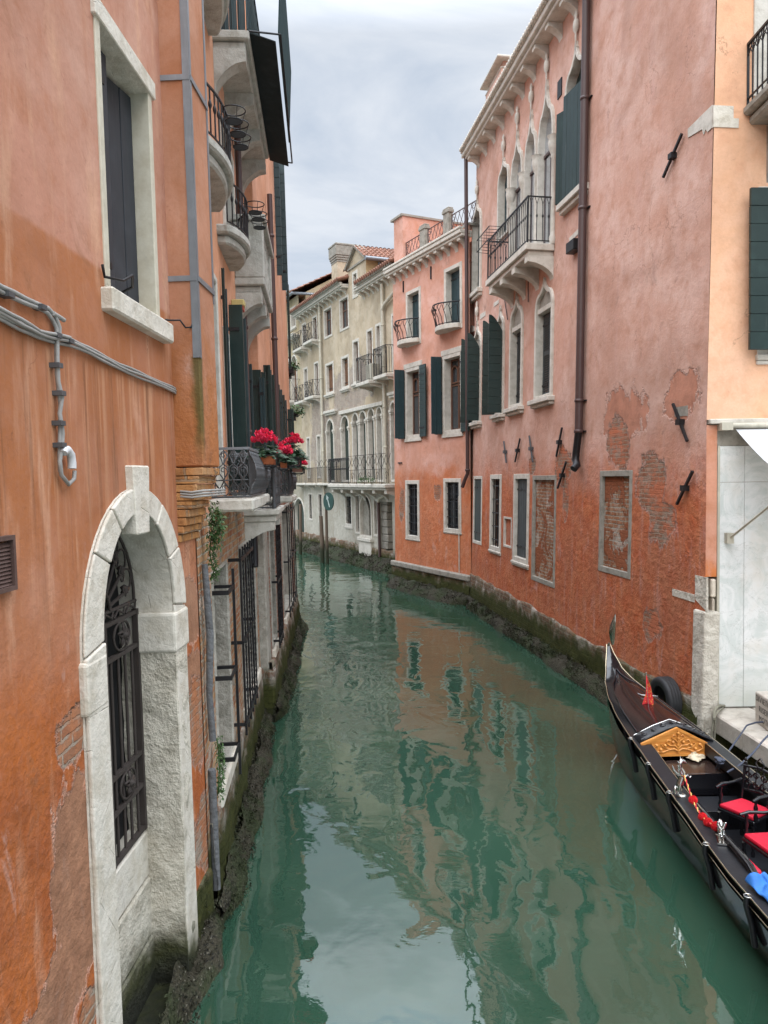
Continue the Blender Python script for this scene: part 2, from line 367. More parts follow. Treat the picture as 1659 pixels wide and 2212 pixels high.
def stone(name, a=(.62,.6,.56), b=(.42,.39,.35), crack=True, tide=None, dirt=.5, bumpk=1.0, dark=(.1,.09,.075), pink=None):
    n = N(name); mid = n.noise(6, 6, .65); c = n.mix(n.rng(mid, .4, .68), a, b)
    if pink: c = n.mix(n.rng(n.noise(2.5, 4), .5, .7, 0, .6), c, pink)
    c = n.mix(n.rng(n.noise(4, 6, .7, n.vec(scale=(1,1,.35), loc=(4,1,2)), .4), .58, .76, 0, dirt), c, dark)
    h = n.math('ADD', n.math('MULTIPLY', n.noise(15, 6, .66), .5), n.math('ADD', n.math('MULTIPLY', n.noise(5, 5, .6), 1.5), n.math('MULTIPLY', n.noise(60, 3), .08)))
    if crack:
        v = n.vor(2.6, n.n('ShaderNodeMapping').outputs[0] if False else n.tc, 'DISTANCE_TO_EDGE')
        k = n.rng(n.math('ADD', v, n.math('MULTIPLY', n.noise(9, 4), .05)), .015, .03, .32, 0)
        c = n.mix(k, c, dark); h = n.math('SUBTRACT', h, k)
    if tide is not None: c = slime(n, c, None, tide, tide*.55, .25)
    return n.done(c, .75, n.bump(h, .008*bumpk), spec=.3)

def paint(name, c, var=.25, rough=.5, wear=None, wear_k=.3, bumpk=.3, metal=0, spec=.4, grain=(1,1,.08), scale=30):
    n = N(name); g = n.noise(scale, 4, .6, n.vec(scale=grain)); d = n.noise(5, 4, .6)
    cc = n.mix(n.math('MULTIPLY', g, var*2), c, tuple(k*.45 for k in c)); cc = n.mix(n.rng(d, .45, .8, 0, var*1.5), cc, tuple(min(1, k*1.7+.01) for k in c))
    if wear: cc = n.mix(n.rng(n.noise(scale*.6, 5, .7, n.vec(scale=grain, loc=(3,3,3))), .62, .72, 0, wear_k), cc, wear)
    return n.done(cc, rough, n.bump(g, .003*bumpk*10*.2), metal, spec)

def glass(name, c=(.02,.025,.03), rough=.05):
    n = N(name); w = n.noise(3, 2); return n.done(n.mix(w, c, tuple(k*1.8 for k in c)), rough, n.bump(w, .002), spec=.8)
# ---------------------------------------------------------------- walls of the canal: real planes in plan, metres
WA = Wall(-1.73, 0, .0364, 1, .014, True)
WB = Wall(-1.50, 6.38, -.081, 1, .014, True)
WC = Wall(-1.82, 11.9, -.06, 1, .014, True)
WP = Wall(4.2, 10.5, -.138, 1, .022, False)
WH = Wall(2.53, 22.6, -.483, 1, .005, False)
WE = Wall(.38, 31, -.439, 1, -.008, False)
_o = WP.w(.2, 0, 4.6); WQ = Wall(_o.x, _o.y - .012, -1, 0.0, .002, False); WQ.M.translation.z = 0; WQ.I = WQ.M.inverted()

ST = stone('istrian_stone', (.56,.53,.47), (.45,.42,.36), crack=False, dirt=.4, dark=(.22,.19,.15))
STW = stone('white_stone', (.63,.59,.51), (.50,.455,.37), crack=True, tide=.3, dirt=.7, bumpk=1.8, dark=(.33,.28,.22))
STG = stone('grey_stone', (.36,.35,.31), (.24,.23,.2), crack=False, dirt=.7, bumpk=2.5)
STD = stone('sooty_stone', (.33,.32,.30), (.14,.135,.125), crack=False, dirt=.9, dark=(.03,.03,.03))
IRON = paint('black_iron', (.018,.018,.02), rough=.45, wear=(.09,.05,.03), wear_k=.35, metal=.3)
IRONG = paint('grey_iron', (.10,.105,.11), rough=.5, wear=(.2,.2,.2), wear_k=.4, metal=.3)
RUST = paint('rusty_iron', (.045,.035,.03), rough=.75, wear=(.13,.07,.04), wear_k=.7)
GRN = paint('dark_green_paint', (.012,.030,.027), rough=.42, wear=(.09,.10,.09), wear_k=.55)
GRN2 = paint('blue_green_paint', (.018,.042,.048), rough=.45, wear=(.09,.1,.1), wear_k=.3)
GRY = paint('grey_green_paint', (.055,.065,.068), rough=.6, wear=(.16,.16,.15), wear_k=.4)
NAVY = paint('weathered_dark_boards', (.03,.033,.04), rough=.6, wear=(.16,.16,.16), wear_k=.6)
BRWN = paint('worn_brown_boards', (.16,.075,.035), rough=.8, wear=(.28,.2,.13), wear_k=.8, var=.5)
WOOD = paint('brown_window_wood', (.13,.06,.035), rough=.45, wear=None)
PIPE = paint('brown_pipe', (.075,.045,.042), rough=.38, var=.12, wear=(.12,.06,.05), wear_k=.3)
PIPEW = paint('cream_pipe', (.5,.47,.38), rough=.6, wear=(.25,.13,.07), wear_k=.5)
ZINC = paint('zinc', (.23,.25,.27), rough=.45, var=.2, metal=.5, wear=None)
GLS = glass('window_glass'); GLSB = paint('sky_glass', (.62,.66,.72), rough=.06, wear=None, metal=.9, var=.05, bumpk=0)
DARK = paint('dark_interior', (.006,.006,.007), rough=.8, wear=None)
DARKG = paint('dark_green_door', (.03,.045,.035), rough=.7, wear=(.09,.11,.09), wear_k=.5)
TILE = paint('roof_tile', (.24,.11,.07), rough=.85, wear=(.12,.09,.07), wear_k=.8, var=.5, grain=(1,1,1), scale=9)

def leaf(W, hs, hd, ang, wd, z0, z1, mat, parent, name='shutter', th=.04, planks='h', top=None, ph=.2):
    """one shutter leaf hinged at (hs, hd); ang 0 lies flat to +s, PI to -s, PI/2 straight out of the wall"""
    M = Matrix.Translation((hs, hd, 0)) @ Matrix.Rotation(-ang, 4, 'Z')
    b = MB()
    def zt(u): return z1 if top is None else z1 - (z1 - z0) * .16 * (1 - math.cos((u / wd) * PI / 2)) if top > 0 else z1 - (z1 - z0) * .16 * (1 - math.sin((u / wd) * PI / 2))
    if planks == 'h':
        n = max(3, round((z1 - z0) / ph)); g = .006
        for i in range(n):
            a = z0 + (z1 - z0) * i / n; c = z0 + (z1 - z0) * (i + 1) / n - g; e = random.uniform(-.003, .003)
            if top is None: b.mbox(M, 0, wd, -th/2 + e, th/2 + e, a, c)
            else:
                k = 6; P = [(0, a), (wd, a)] + [(wd * (1 - j/k), min(c, zt(wd * (1 - j/k)))) for j in range(k + 1)]
                if min(p[1] for p in P[2:]) <= a + .004:
                    P = [(u, max(v, a)) for u, v in P]
                t = MB().prism(P, -th/2 + e, th/2 + e); b.add([M @ Vector(p) for p in t.v], t.f)
        b.mbox(M, .03, wd - .03, -th*.3, th*.3, z0 + .02, z1 - (.02 if top is None else (z1 - z0) * .17))
    elif planks == 'louver':
        for a in (0, wd - .07): b.mbox(M, a, a + .07, -th/2, th/2, z0, z1)
        for z in (z0, (z0 + z1)/2, z1 - .08): b.mbox(M, .07, wd - .07, -th/2, th/2, z, z + .08)
        z = z0 + .1
        while z < z1 - .1: b.mbox(M @ Matrix.Translation((0, 0, z)) @ Matrix.Rotation(.6, 4, 'X'), .07, wd - .07, -.004, .004, 0, .045); z += .05
    elif planks == 'panel':
        for a in (0, wd - .08): b.mbox(M, a, a + .08, -th/2, th/2, z0, z1)
        for z in (z0, z0 + (z1 - z0)*.42, z1 - .1): b.mbox(M, .08, wd - .08, -th/2, th/2, z, z + .1)
        b.mbox(M, .06, wd - .06, -th*.22, th*.22, z0 + .05, z1 - .05)
        for q in (z0 + .14, z0 + (z1 - z0)*.42 + .14):
            zz = z0 + (z1 - z0)*.42 - .05 if q < z0 + .2 else z1 - .15
            b.mbox(M, .12, wd - .12, -th*.38, th*.38, q, zz)
    else:
        n = max(2, round(wd / .14))
        for i in range(n):
            e = random.uniform(-.003, .003); b.mbox(M, wd*i/n, wd*(i+1)/n - .005, -th/2 + e, th/2 + e, z0, z1)
    o = b.build(name, mat, parent, bevel=.004)
    for z in (z0 + (z1 - z0)*.12, z0 + (z1 - z0)*.86 if top is None else z0 + (z1-z0)*.7):
        h = MB(); h.mbox(M, -.01, wd*.75, -th/2 - .012, -th/2 - .002, z, z + .04); h.build('hinge_strap', IRON, o)
    return o

def window(W, r, fw=.12, shape='rect', zs=None, depth=.28, proud=.025, fill='glass', fmat=None, mat=None, sill=None, bars=None, root=None, bot=True, tymp=None, n=9, mull=2):
    root = root or W.root; s0, s1, z0, z1 = r; fmat = fmat or ST
    out = rect(*r) if shape == 'rect' else head(s0, s1, z0, zs, z1, shape, n)
    inn = inset(out, fw)
    if not bot:
        i0, i1 = inn[0], inn[1]; inn = [(i0[0], z0 + .002), (i1[0], z0 + .002)] + inn[2:]
    fr = MB().ring(out, inn, -proud, depth).build('window', fmat, root, bevel=.008)
    a0, a1 = inn[0][0], inn[1][0]; b0 = inn[0][1]; b1 = max(p[1] for p in inn)
    if tymp is not None:                      # blind lunette above a square-headed opening
        zt = tymp; cut = [p for p in inn if p[1] > zt]; cut = [(a1, zt)] + cut + [(a0, zt)]
        MB().prism(cut, .025, .16).build('tympanum', STUCG, fr); MB().box(a0, a1, -.01, .2, zt - .08, zt + .03).build('lintel', fmat, fr, bevel=.006)
        inn = rect(a0, a1, b0, zt - .08); b1 = zt - .08
    dp = depth * .72
    if fill == 'glass':
        q = MB(); q.ring(inn, inset(inn, .05), dp - .03, dp + .03)
        if mull > 1: q.box((a0+a1)/2 - .03, (a0+a1)/2 + .03, dp - .035, dp + .02, b0 + .05, b1 - (.05 if shape == 'rect' else .12))
        q.box(a0 + .05, a1 - .05, dp - .03, dp + .02, b0 + (b1-b0)*.62, b0 + (b1-b0)*.62 + .05)
        q.build('sash', mat or WOOD, fr, bevel=.006)
        MB().add([(a, dp, b) for a, b in inn], [tuple(range(len(inn)))]).build('pane', GLS, fr)
    elif fill in ('h', 'v', 'louver', 'panel'):
        if shape == 'rect' or tymp is not None:
            m = (a0 + a1) / 2
            if a1 - a0 > .75: leaf(W, a0 + .005, dp, 0, m - a0 - .008, b0 + .01, b1 - .01, mat or GRN, fr, planks=fill); leaf(W, m + .003, dp, 0, a1 - m - .008, b0 + .01, b1 - .01, mat or GRN, fr, planks=fill)
            else: leaf(W, a0 + .005, dp, 0, a1 - a0 - .01, b0 + .01, b1 - .01, mat or GRN, fr, planks=fill)
        else:
            q = MB().prism(inn, dp - .02, dp + .02)
            z = b0 + .25
            while z < b1 - .3: q.box(a0 + .02, a1 - .02, dp - .03, dp - .012, z, z + .07); z += .55
            q.build('shutter', mat or GRN, fr)
    elif fill == 'dark':
        MB().add([(a, dp, b) for a, b in inn], [tuple(range(len(inn)))]).build('pane', mat or GLS, fr)
    if bars:
        q = MB(); nb, nh, bd, bt = bars
        for i in range(nb): x = a0 + (a1-a0)*(i+.5)/nb; q.tube([(x, bd, b0 - .01), (x, bd, b1 + .01)], bt, 6)
        for i in range(nh): z = b0 + (b1-b0)*(i+.5)/nh; q.box(a0 - .02, a1 + .02, bd - bt, bd + bt, z - bt, z + bt)
        q.build('bars', IRON, fr)
    if sill:
        ov, h, pr = sill; q = MB()
        q.box(s0 - ov, s1 + ov, -pr, .05, z0 - h*.55, z0 + .01); q.box(s0 - ov*.6, s1 + ov*.6, -pr*.62, .04, z0 - h, z0 - h*.55 - .002)
        q.build('sill', fmat, fr, bevel=.01)
    return out

def railing(path, z0, z1, sp, mat, parent, name='railing', r=.008, rail=.018, arcs=False, knob=False, mid=None, posts=True, base=.06, closed=False):
    """iron railing along a polyline of (x,y) points"""
    P = [Vector((a, b, 0)) for a, b in path]; q = MB()
    q.tube([(p.x, p.y, z1) for p in P], rail, 4, smooth=False); q.tube([(p.x, p.y, z0 + base) for p in P], rail*.75, 4, smooth=False)
    if mid: q.tube([(p.x, p.y, z0 + (z1-z0)*mid) for p in P], rail*.6, 4, smooth=False)
    Ls = [(P[i+1] - P[i]).length for i in range(len(P)-1)]; T = sum(Ls); n = max(1, round(T / sp)); pts = []
    for k in range(n + 1):
        d = T * k / n; i = 0
        while i < len(Ls) - 1 and d > Ls[i]: d -= Ls[i]; i += 1
        pts.append(P[i] + (P[i+1] - P[i]) * min(1, d / max(Ls[i], 1e-6)))
    zt = z1 if not arcs else z1 - (z1 - z0)*.16
    for p in pts:
        q.tube([(p.x, p.y, z0 + base), (p.x, p.y, zt)], r, 5)
        if knob: q.lathe([(r, 0), (r*2.2, .03), (r*2.2, .05), (r, .08)], Matrix.Translation((p.x, p.y, z0 + (z1-z0)*.55)), 6)
    if arcs:
        for a, b in zip(pts[:-1], pts[1:]):
            if (b-a).length > sp*1.5: continue
            q.tube([a + (b-a)*t + Vector((0, 0, zt + (z1-zt)*math.sin(t*PI))) for t in (0, .15, .35, .5, .65, .85, 1)], r*.8, 4)
    if posts:
        for p in P: q.tube([(p.x, p.y, z0), (p.x, p.y, z1 + .01)], rail*.9, 4, smooth=False)
    return q.build(name, mat, parent)

def scroll(q, c, u, v, rad, turns=1.3, r=.006, n=16, sg=1):
    """iron volute in the plane (u,v) about c"""
    q.tube([Vector(c) + Vector(u)*(math.cos(a)*k) + Vector(v)*(math.sin(a)*k*sg) for a, k in ((turns*2*PI*i/n, rad*(1 - .8*i/n)) for i in range(n+1))], r, 5)

def corbel(q, s, w, d, z, h):
    """console: quarter-hollow bracket under a slab, sticking out by d"""
    P = [(0, z)] + [(-d, z), (-d, z - h*.28)] + [(-d*(.95 - .95*(math.sin(t*PI/2))), z - h*.28 - h*.72*(1-math.cos(t*PI/2))**.8) for t in (.15,.3,.45,.6,.75,.9,1)]
    q.prism(P, s - w/2, s + w/2, 'x')

def cornice(W, s0, s1, z, mat, parent, out=.35, h=.22, sp=.6, cw=.14, ch=.28, cmat=None):
    q = MB(); q.box(s0, s1, -out, .1, z, z + h*.45); q.box(s0, s1, -out*.82, .1, z - h*.3, z - .002); q.box(s0, s1, -out*1.08, -out*.75, z + h*.45 + .002, z + h*.75)
    c = q.build('cornice', mat, parent, bevel=.015); n = max(1, round((s1-s0)/sp))
    for i in range(n):
        q = MB(); s = s0 + (s1-s0)*(i+.5)/n; corbel(q, s, cw, out*.72, z - h*.3 - .004, ch); q.build('corbel', cmat or mat, c, bevel=.012)
    return c

def tiles(name, s0, s1, y0, y1, z0, z1, parent, pitch=.2, rows=None):
    """pantile roof slope rising from the eaves (y0,z0) to (y1,z1)"""
    n = max(2, round((s1-s0)/pitch)); L_ = math.hypot(y1-y0, z1-z0); rows = rows or max(2, round(L_/.35)); q = MB()
    for j in range(rows):
        t0 = j/rows; t1 = (j+1.15)/rows; P = []
        for t, lift in ((t0, .045), (min(t1, 1.03), .0)):
            row = []
            for i in range(n*6+1):
                u = i/6; x = s0 + (s1-s0)*u/n; hgt = .055*abs(math.sin(u*PI))**.7 * 1.0 + lift + .012*noise.noise((i//6*3.1, j*2.7, 1))
                row.append((x, y0+(y1-y0)*t, z0+(z1-z0)*t + hgt))
            P.append(row)
        q.grid(P); e = P[0]; q.grid([[(a, b, c - .06) for a, b, c in e], e])
    return q.build(name, TILE, parent, recalc=False)

def bodybox(W, s0, s1, z0, z1, mat, y0=.3, y1=7, name='wall_core'):
    return MB().box(s0, s1, y0, y1, z0, z1).build(name, mat, W.root)

def nz(x, y, z=0, s=1.0): return noise.noise((x*s, y*s, z*s))
def foundation(W, s0, s1, za, zb, out, mat, name='foundation'):
    """rough brick footing running down into the water, its top edge broken"""
    n = max(6, int((s1-s0)/.1)); P = []
    hs = [1.0, .93, .8, .62, .45, .3, .15, 0, -.3]
    for h in hs:
        row = []
        for i in range(n+1):
            s = s0 + (s1-s0)*i/n; zt = za + (zb-za)*i/n + .09*nz(s, 1, 0, 1.7)
            z = h*zt if h >= 0 else -1.2
            o = out*(1.25 - .55*max(h, 0)) + .035*nz(s, z*3, 5, 3.3) + .03*nz(s, z, 9, 9)
            row.append((s, -o if h < 1 else .02, z))
        P.append(row)
    P.insert(1, [(a, -out*.6, c) for a, b, c in P[0]])
    return MB().grid(P).build(name, mat, W.root)

def shells(W, s0, s1, out, zc, wd, dens, label, name='mussels', depth_out=.22, size=.035):
    """encrusted ledge of mussels and weed at the waterline: far too many to count"""
    tp = lambda s: min(1, max(.05, (s-s0)/.5), max(.05, (s1-s)/.5))
    q = MB(); n = max(8, int((s1-s0)/.06)); prof = [(0, zc + wd), (-.05, zc + wd*.75), (-.12, zc + wd*.4), (-.2, zc + .05), (-.26, zc - .12), (-.3, -.6)]
    P = []
    for k, (o, z) in enumerate(prof):
        P.append([(s0 + (s1-s0)*i/n, -out + o*depth_out/.26*tp(s0 + (s1-s0)*i/n) + .05*nz(i*.06, k*.5, 2, 4) + .11*nz(i*.06, k*.6, 7, .9) - .02, z + .10*nz(i*.06, k*.4, 3, 1.6)) for i in range(n+1)])
    q.grid(P)
    rnd = random.Random(int(s0*100) + 5)
    for _ in range(int((s1-s0)*dens)):
        t = rnd.random(); s = rnd.uniform(s0, s1); i = min(len(prof)-2, int(t*(len(prof)-1))); f = t*(len(prof)-1) - i
        o = prof[i][0]*(1-f) + prof[i+1][0]*f; z = prof[i][1]*(1-f) + prof[i+1][1]*f
        if z < -.08: continue
        c = Vector((s, -out + o*depth_out/.26*tp(s) - .02 + rnd.uniform(-.03, .03), z + rnd.uniform(-.04, .05))); a = Vector((rnd.uniform(-1, 1), rnd.uniform(-1, .2), rnd.uniform(-1, 1))).normalized(); b = a.orthogonal().normalized()
        L_ = size*rnd.uniform(.5, 1.3); wv = L_*.42; nn = a.cross(b)
        q.add([c - a*L_, c + b*wv, c + a*L_*.8, c - b*wv, c + nn*wv*.6], [(0, 1, 4), (1, 2, 4), (2, 3, 4), (3, 0, 4)])
    o = q.build(name, SHELL, None, M=W.M, recalc=False)
    return tag(o, label, 'mussels', kind='stuff')
_n = N('mussel_shells'); _c = _n.mix(_n.rng(_n.vor(26), .1, .5), (.006,.006,.004), (.036,.032,.020)); _c = _n.mix(_n.rng(_n.noise(42, 3, .7), .60, .72, 0, .8), _c, (.30,.28,.23))
_c = _n.mix(_n.rng(_n.noise(1.8, 5, .65), .42, .62, 0, .75), _c, (.022,.034,.010))
SHELL = _n.done(_c, .8, _n.bump(_n.vor(34), .02), spec=.25)
STUCG = stone('grey_plaster', (.30,.28,.24), (.2,.185,.155), crack=False, dirt=.4)
FOOT = brickwork('wet_footing', (.16,.09,.06), (.2,.14,.09), (.2,.18,.14), plaster=(.3,.27,.2), pl=.2, tide=.62, tide_d=.12, bh=.1)
# ================================================================ pink palazzo on the bend (right bank)
W = WP
STCP = stone('corner_post_stone', (.60,.56,.48), (.46,.42,.35), crack=False, dirt=.55, bumpk=6)
MP = stucco('palazzo_plaster', (.55,.32,.245), (.64,.43,.36), (.45,.235,.16), low=(.44,.100,.033), low_l=(.52,.165,.068), lowz=(3.2, 4.6), streak=.45,
            patches=[(-2.5,4.25,.45,.5), (-1.25,3.6,.55,.5), (-.95,3.1,.4,.4), (-5.0,4.0,.45,.4), (-4.8,3.3,.15,.5), (-1.15,1.5,.3,.25), (-6.9,4.05,.25,.2)],
            rawpatch=[(-2.35,4.75,.8,.55), (-.45,4.9,.5,.4)], tide=.42, tide_d=.1, raw=(.47,.20,.125), bumpk=2.0, seams=(3.86, 7.56), brickc=((.30,.11,.06), (.38,.19,.12), (.36,.27,.2)), streakc=(.52,.32,.28))
root = W.thing('palazzo', 'tall dusty pink palazzo with pointed gothic windows and red flaking base', 'building')
holes = []
def PW(*a, **k): o = window(W, *a, **k); holes.append(o); return o
zb = 3.0
# upper floor, gothic heads
def gothic(c, xl, xr, yb, apx, apy, spx, spy, **k):
    s0 = W.at(c, xl, yb)[0]; s1 = W.at(c, xr, yb)[0]; z0 = W.at(c, (xl+xr)/2, yb)[1]; z1 = W.at(c, apx, apy)[1]; zs = W.at(c, spx, spy)[1]
    PW((s0, s1, z0, z1), shape='ogee', zs=zs, fw=.08, proud=.06, depth=.2, n=12, **k)
    return s0, s1, z0, z1, zs
def finial(s, z):
    MB().lathe([(.02, 0), (.035, .1), (.03, .16), (.085, .22), (.1, .3), (.085, .38), (.03, .44), (.06, .5), (.02, .58)], Matrix.Translation((s, -.05, z - .05)) @ Matrix.Diagonal((.9, .6, 1, 1)), 8).build('finial', ST, root)
zf = W.at('R1', 522, 1300)[1]                     # balcony floor level
g1 = gothic('R1', 577, 690, 1040, 632, 236, 683, 440, fill='h', mat=GRN, sill=(.1, .2, .16))
ups = []
for (xl, xr, apx, apy, spx, spy) in ((440, 523, 487, 425, 520, 650), (369, 432, 402, 585, 372, 800), (296, 359, 331, 690, 300, 960)):
    s0 = W.at('R1', xl, 900)[0]; s1 = W.at('R1', xr, 900)[0]; z1 = W.at('R1', apx, apy)[1]; zs = 10.75
    PW((s0, s1, zf, z1), shape='ogee', zs=zs, fw=.075, proud=.06, depth=.13, n=12, fill='none', bot=False)
    ups.append((s0, s1, z1, zs))
for k, (s0, s1, z1, zs) in enumerate(ups):
    fr = [o for o in root.children if o.name.startswith('window')][-3 + k]
    inn = inset(head(s0, s1, zf, zs, z1, 'ogee', 12), .075)
    MB().add([(a, .09, b) for a, b in inn], [tuple(range(len(inn)))]).build('pane', GLSB, fr)
    q = MB(); m_ = (s0+s1)/2
    for x in (s0 + .13, m_, s1 - .13): q.box(x - .008, x + .008, .07, .085, zf, zs - .05)
    q.box(s0 + .08, s1 - .08, .06, .085, zs - .06, zs); q.build('sash', PIPE, fr)
# columns and capitals between the lights
xs = sorted(ups); edges = [xs[0][0]] + [(xs[i][1] + xs[i+1][0])/2 for i in range(2)] + [xs[2][1]]
for e in edges:
    MB().lathe([(.07, zf), (.09, zf + .12), (.055, zf + .2), (.05, 10.35), (.07, 10.38), (.06, 10.42), (.1, 10.5), (.13, 10.66), (.12, 10.74), (.15, 10.8)], Matrix.Translation((e, -.03, 0)), 10).build('column', ST, root)
ga = gothic('R1', 222, 279, 1270, 250, 845, 226, 1010, fill='h', mat=GRN2)
gb = gothic('R1', 84, 130, 1560, 105, 1075, 88, 1240, fill='h', mat=GRN2, sill=(.1, .2, .16))
for s0, s1, z1 in [(g1[0], g1[1], g1[3])] + [(a, b, c) for a, b, c, d in ups] + [(ga[0], ga[1], ga[3]), (gb[0], gb[1], gb[3])]: finial((s0+s1)/2, z1 + .02)
# shutters ajar on the near window
leaf(W, g1[0] + .02, -.05, 2.75, .22, g1[2] + .05, g1[4] - .1, GRN, root, planks='v')
leaf(W, g1[1] - .1, -.0, PI - .12, .86, g1[2] + .05, g1[4] + .1, GRN, root, planks='v')
# lower floor, blind lunettes
def low(xl, xr, yb, apx, apy, tx, ty, **k):
    s0 = W.at('R2', xl, yb)[0]; s1 = W.at('R2', xr, yb - (xr-xl)*.25)[0]; z0 = W.at('R2', xl, yb)[1]; z1 = W.at('R2', apx, apy)[1]; zt = W.at('R2', tx, ty)[1]
    PW((s0, s1, z0, z1), shape='ogee', zs=zt - .02, fw=.09, proud=.05, depth=.2, n=12, tymp=zt, sill=(.1, .16, .16), **k); return s0, s1, z0, z1, zt
l1 = low(1120, 1248, 888, 1195, -15, 1123, 245, fill='louver', mat=GRY)
l2 = low(937, 1029, 947, 986, 100, 940, 375, fill='louver', mat=GRY)
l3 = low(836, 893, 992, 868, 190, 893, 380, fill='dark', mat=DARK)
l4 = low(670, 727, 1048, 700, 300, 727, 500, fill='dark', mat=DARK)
for l, a1, a2 in ((l3, 2.1, 1.65), (l4, 2.1, 1.65)):
    zt = l[4] + .42; wd = .34
    leaf(W, l[0] + .04, -.06, a1, wd, l[2] + .03, zt, GRN, root, top=-1); leaf(W, l[1] - .06, -.06, a2, wd, l[2] + .03, zt, GRN, root, top=-1)
finial((l4[0]+l4[1])/2, l4[3])
# ground floor
PW(W.R('R3', 88, 508, 130, 878), fw=.09, fill='v', mat=GRN, depth=.06, proud=.01)
PW(W.R('R3', 180, 500, 233, 918), fw=.12, fill='glass', bars=(4, 5, .03, .012), depth=.18, sill=(.03, .08, .05))
PW(W.R('R3', 306, 497, 380, 985), fw=.12, fill='v', mat=GRY, depth=.10, sill=(.04, .1, .06))
BRP = brickwork('blocking_brick', (.30,.12,.06), (.36,.2,.12), (.36,.33,.27), plaster=(.34,.12,.06), pl=.5, tide=-2, tide_d=-3)
for r in (W.R('R3', 405, 505, 521, 1108), W.R('R3', 765, 480, 925, 1060)):
    holes.append(rect(*r)); fr = MB().ring(rect(*r), inset(rect(*r), .1), -.012, .12).build('blind_window', STUCG, root, bevel=.006)
    i = inset(rect(*r), .1); MB().add([(a, .045, b) for a, b in i], [(0, 1, 2, 3)]).build('brick_infill', BRP, fr)
r = W.R('R3', 250, 722, 290, 895); holes.append(rect(*r)); MB().ring(rect(*r), inset(rect(*r), .05), -.01, .1).build('niche', ST, root); MB().add([(a, .05, b) for a, b in inset(rect(*r), .05)], [(0, 1, 2, 3)]).build('niche_back', MP, root)
S0, S1, ZT = -12.2, 0.2, 13.0
facade([(S0, .25), (.34, .25), (.2, 4.6), (.16, ZT), (S0, ZT)], holes, .3).build('wall', MP, root, recalc=False)
bodybox(W, S0, .1, -1, ZT - .01, MP, .3, 8)
cornice(W, S0 - .15, S1 + .3, ZT, ST, root, out=.42, h=.28, sp=.82, cw=.2, ch=.3)
q = MB()                                             # rope moulding along the eaves
k = int((S1-S0)/.13)
for i in range(k): x = S0 + (S1-S0)*i/k; q.lathe([(.0, -.03), (.05, -.02), (.05, .06), (0, .08)], Matrix.Translation((x, -.47, ZT + .16)) @ Matrix.Rotation(.7, 4, 'Y'), 6)
q.build('rope_moulding', ST, root)
tiles('roof', S0, S1, -.3, 3.5, ZT + .22, ZT + 1.5, root)
# chimney
a = W.at('R1', 152, 600, 1.6); b = W.at('R1', 232, 600, 1.6); t = W.at('R1', 150, 520, 1.6)[1]; q = MB()
q.box(a[0], b[0], 1.6, 2.5, 12, t); q.box(a[0] + .08, b[0] - .08, 1.68, 2.42, t, t + .3)
c = q.build('chimney', MP, root); c['label'] = 'pink chimney with flat cap'
q = MB(); n_ = t + .28; q.box(a[0] - .18, b[0] + .18, 1.42, 2.68, n_, n_ + .08); q.box(a[0] - .03, b[0] + .03, 1.57, 2.53, t, t + .05); q.build('chimney_cap', ST, c, bevel=.02)
c2 = MB().box(-4.9, -4.3, 1.2, 1.9, 12.5, 14.6).build('chimney', MP, root); MB().box(-5.05, -4.15, 1.05, 2.05, 14.6, 14.7).build('chimney_cap', GRY, c2)
# balcony
sn = W.at('R1', 521, 1300)[0]; sf = W.at('R1', 150, 1505, -.62)[0]; zr = W.at('R1', 524, 1052)[1]
BD = -.62
q = MB(); q.box(sf, sn, BD, 0, zf - .14, zf); q.box(sf + .06, sn - .06, BD + .07, 0, zf - .24, zf - .142)
bal = q.build('balcony', ST, root, bevel=.012); q = MB()
for i in range(4): q = MB(); corbel(q, sf + .25 + (sn - sf - .4)*i/3, .22, -BD*.9, zf - .24, .46); q.build('bracket', ST, bal, bevel=.03)
railing([(sf + .04, 0), (sf + .04, BD + .05), (sn - .04, BD + .05), (sn - .04, 0)], zf, zr, .125, IRON, bal, r=.009, rail=.02, arcs=True, knob=True)
q = MB()                                             # flower shelf outside the far end of the railing
q.tube([(sf + .1, BD - .25, zr - .02), (sf + 1.2, BD - .25, zr - .02)], .012, 4); q.tube([(sf + .1, BD - .25, zr - .3), (sf + 1.2, BD - .25, zr - .3)], .012, 4)
for i in range(6): x = sf + .1 + .22*i; q.tube([(x, BD + .05, zr - .02), (x, BD - .25, zr - .02), (x, BD - .25, zr - .3), (x, BD + .05, zr - .32)], .008, 4)
q.build('flower_shelf', IRON, bal)
# downpipes
def pipe(W, pts, r, mat, name='downpipe', parent=None, rings=(), n=12):
    q = MB(); q.tube(pts, r, n)
    for (x, y, z) in rings: q.lathe([(r + .002, -.03), (r + .014, -.025), (r + .014, .025), (r + .002, .03)], Matrix.Translation((x, y, z)), n)
    return q.build(name, mat, parent or W.root)
p0 = W.at('R1', 722, 0); p1 = W.at('R3', 672, 270); x = (p0[0] + p1[0])/2; zb_ = p1[1]
e1 = W.at('R3', 636, 350, -.1); e2 = W.at('R3', 632, 420, -.1); e3 = W.at('R3', 648, 462, -.1)
pipe(W, [(x, -.1, 13.2), (x, -.1, 9), (x, -.1, zb_)], .075, PIPE, rings=[(x, -.1, z) for z in (W.at('R3',672,108)[1], W.at('R1',715,520)[1], W.at('R1',715,1098)[1], zb_)])
pipe(W, [(x, -.1, zb_), (x - .03, -.1, zb_ - .12), (e1[0] + .04, -.1, e1[1] + .05), (e1[0], -.1, e1[1] - .1), (e2[0], -.1, e2[1]), (e3[0] - .03, -.12, e3[1] + .04), (e3[0], -.2, e3[1] - .03)], .07, IRON, name='pipe_shoe')
q = MB()
for z in (W.at('R3',672,108)[1], W.at('R1',715,520)[1], W.at('R1',715,1098)[1], zb_): q.box(x - .09, x + .13, -.03, .02, z - .012, z + .012)
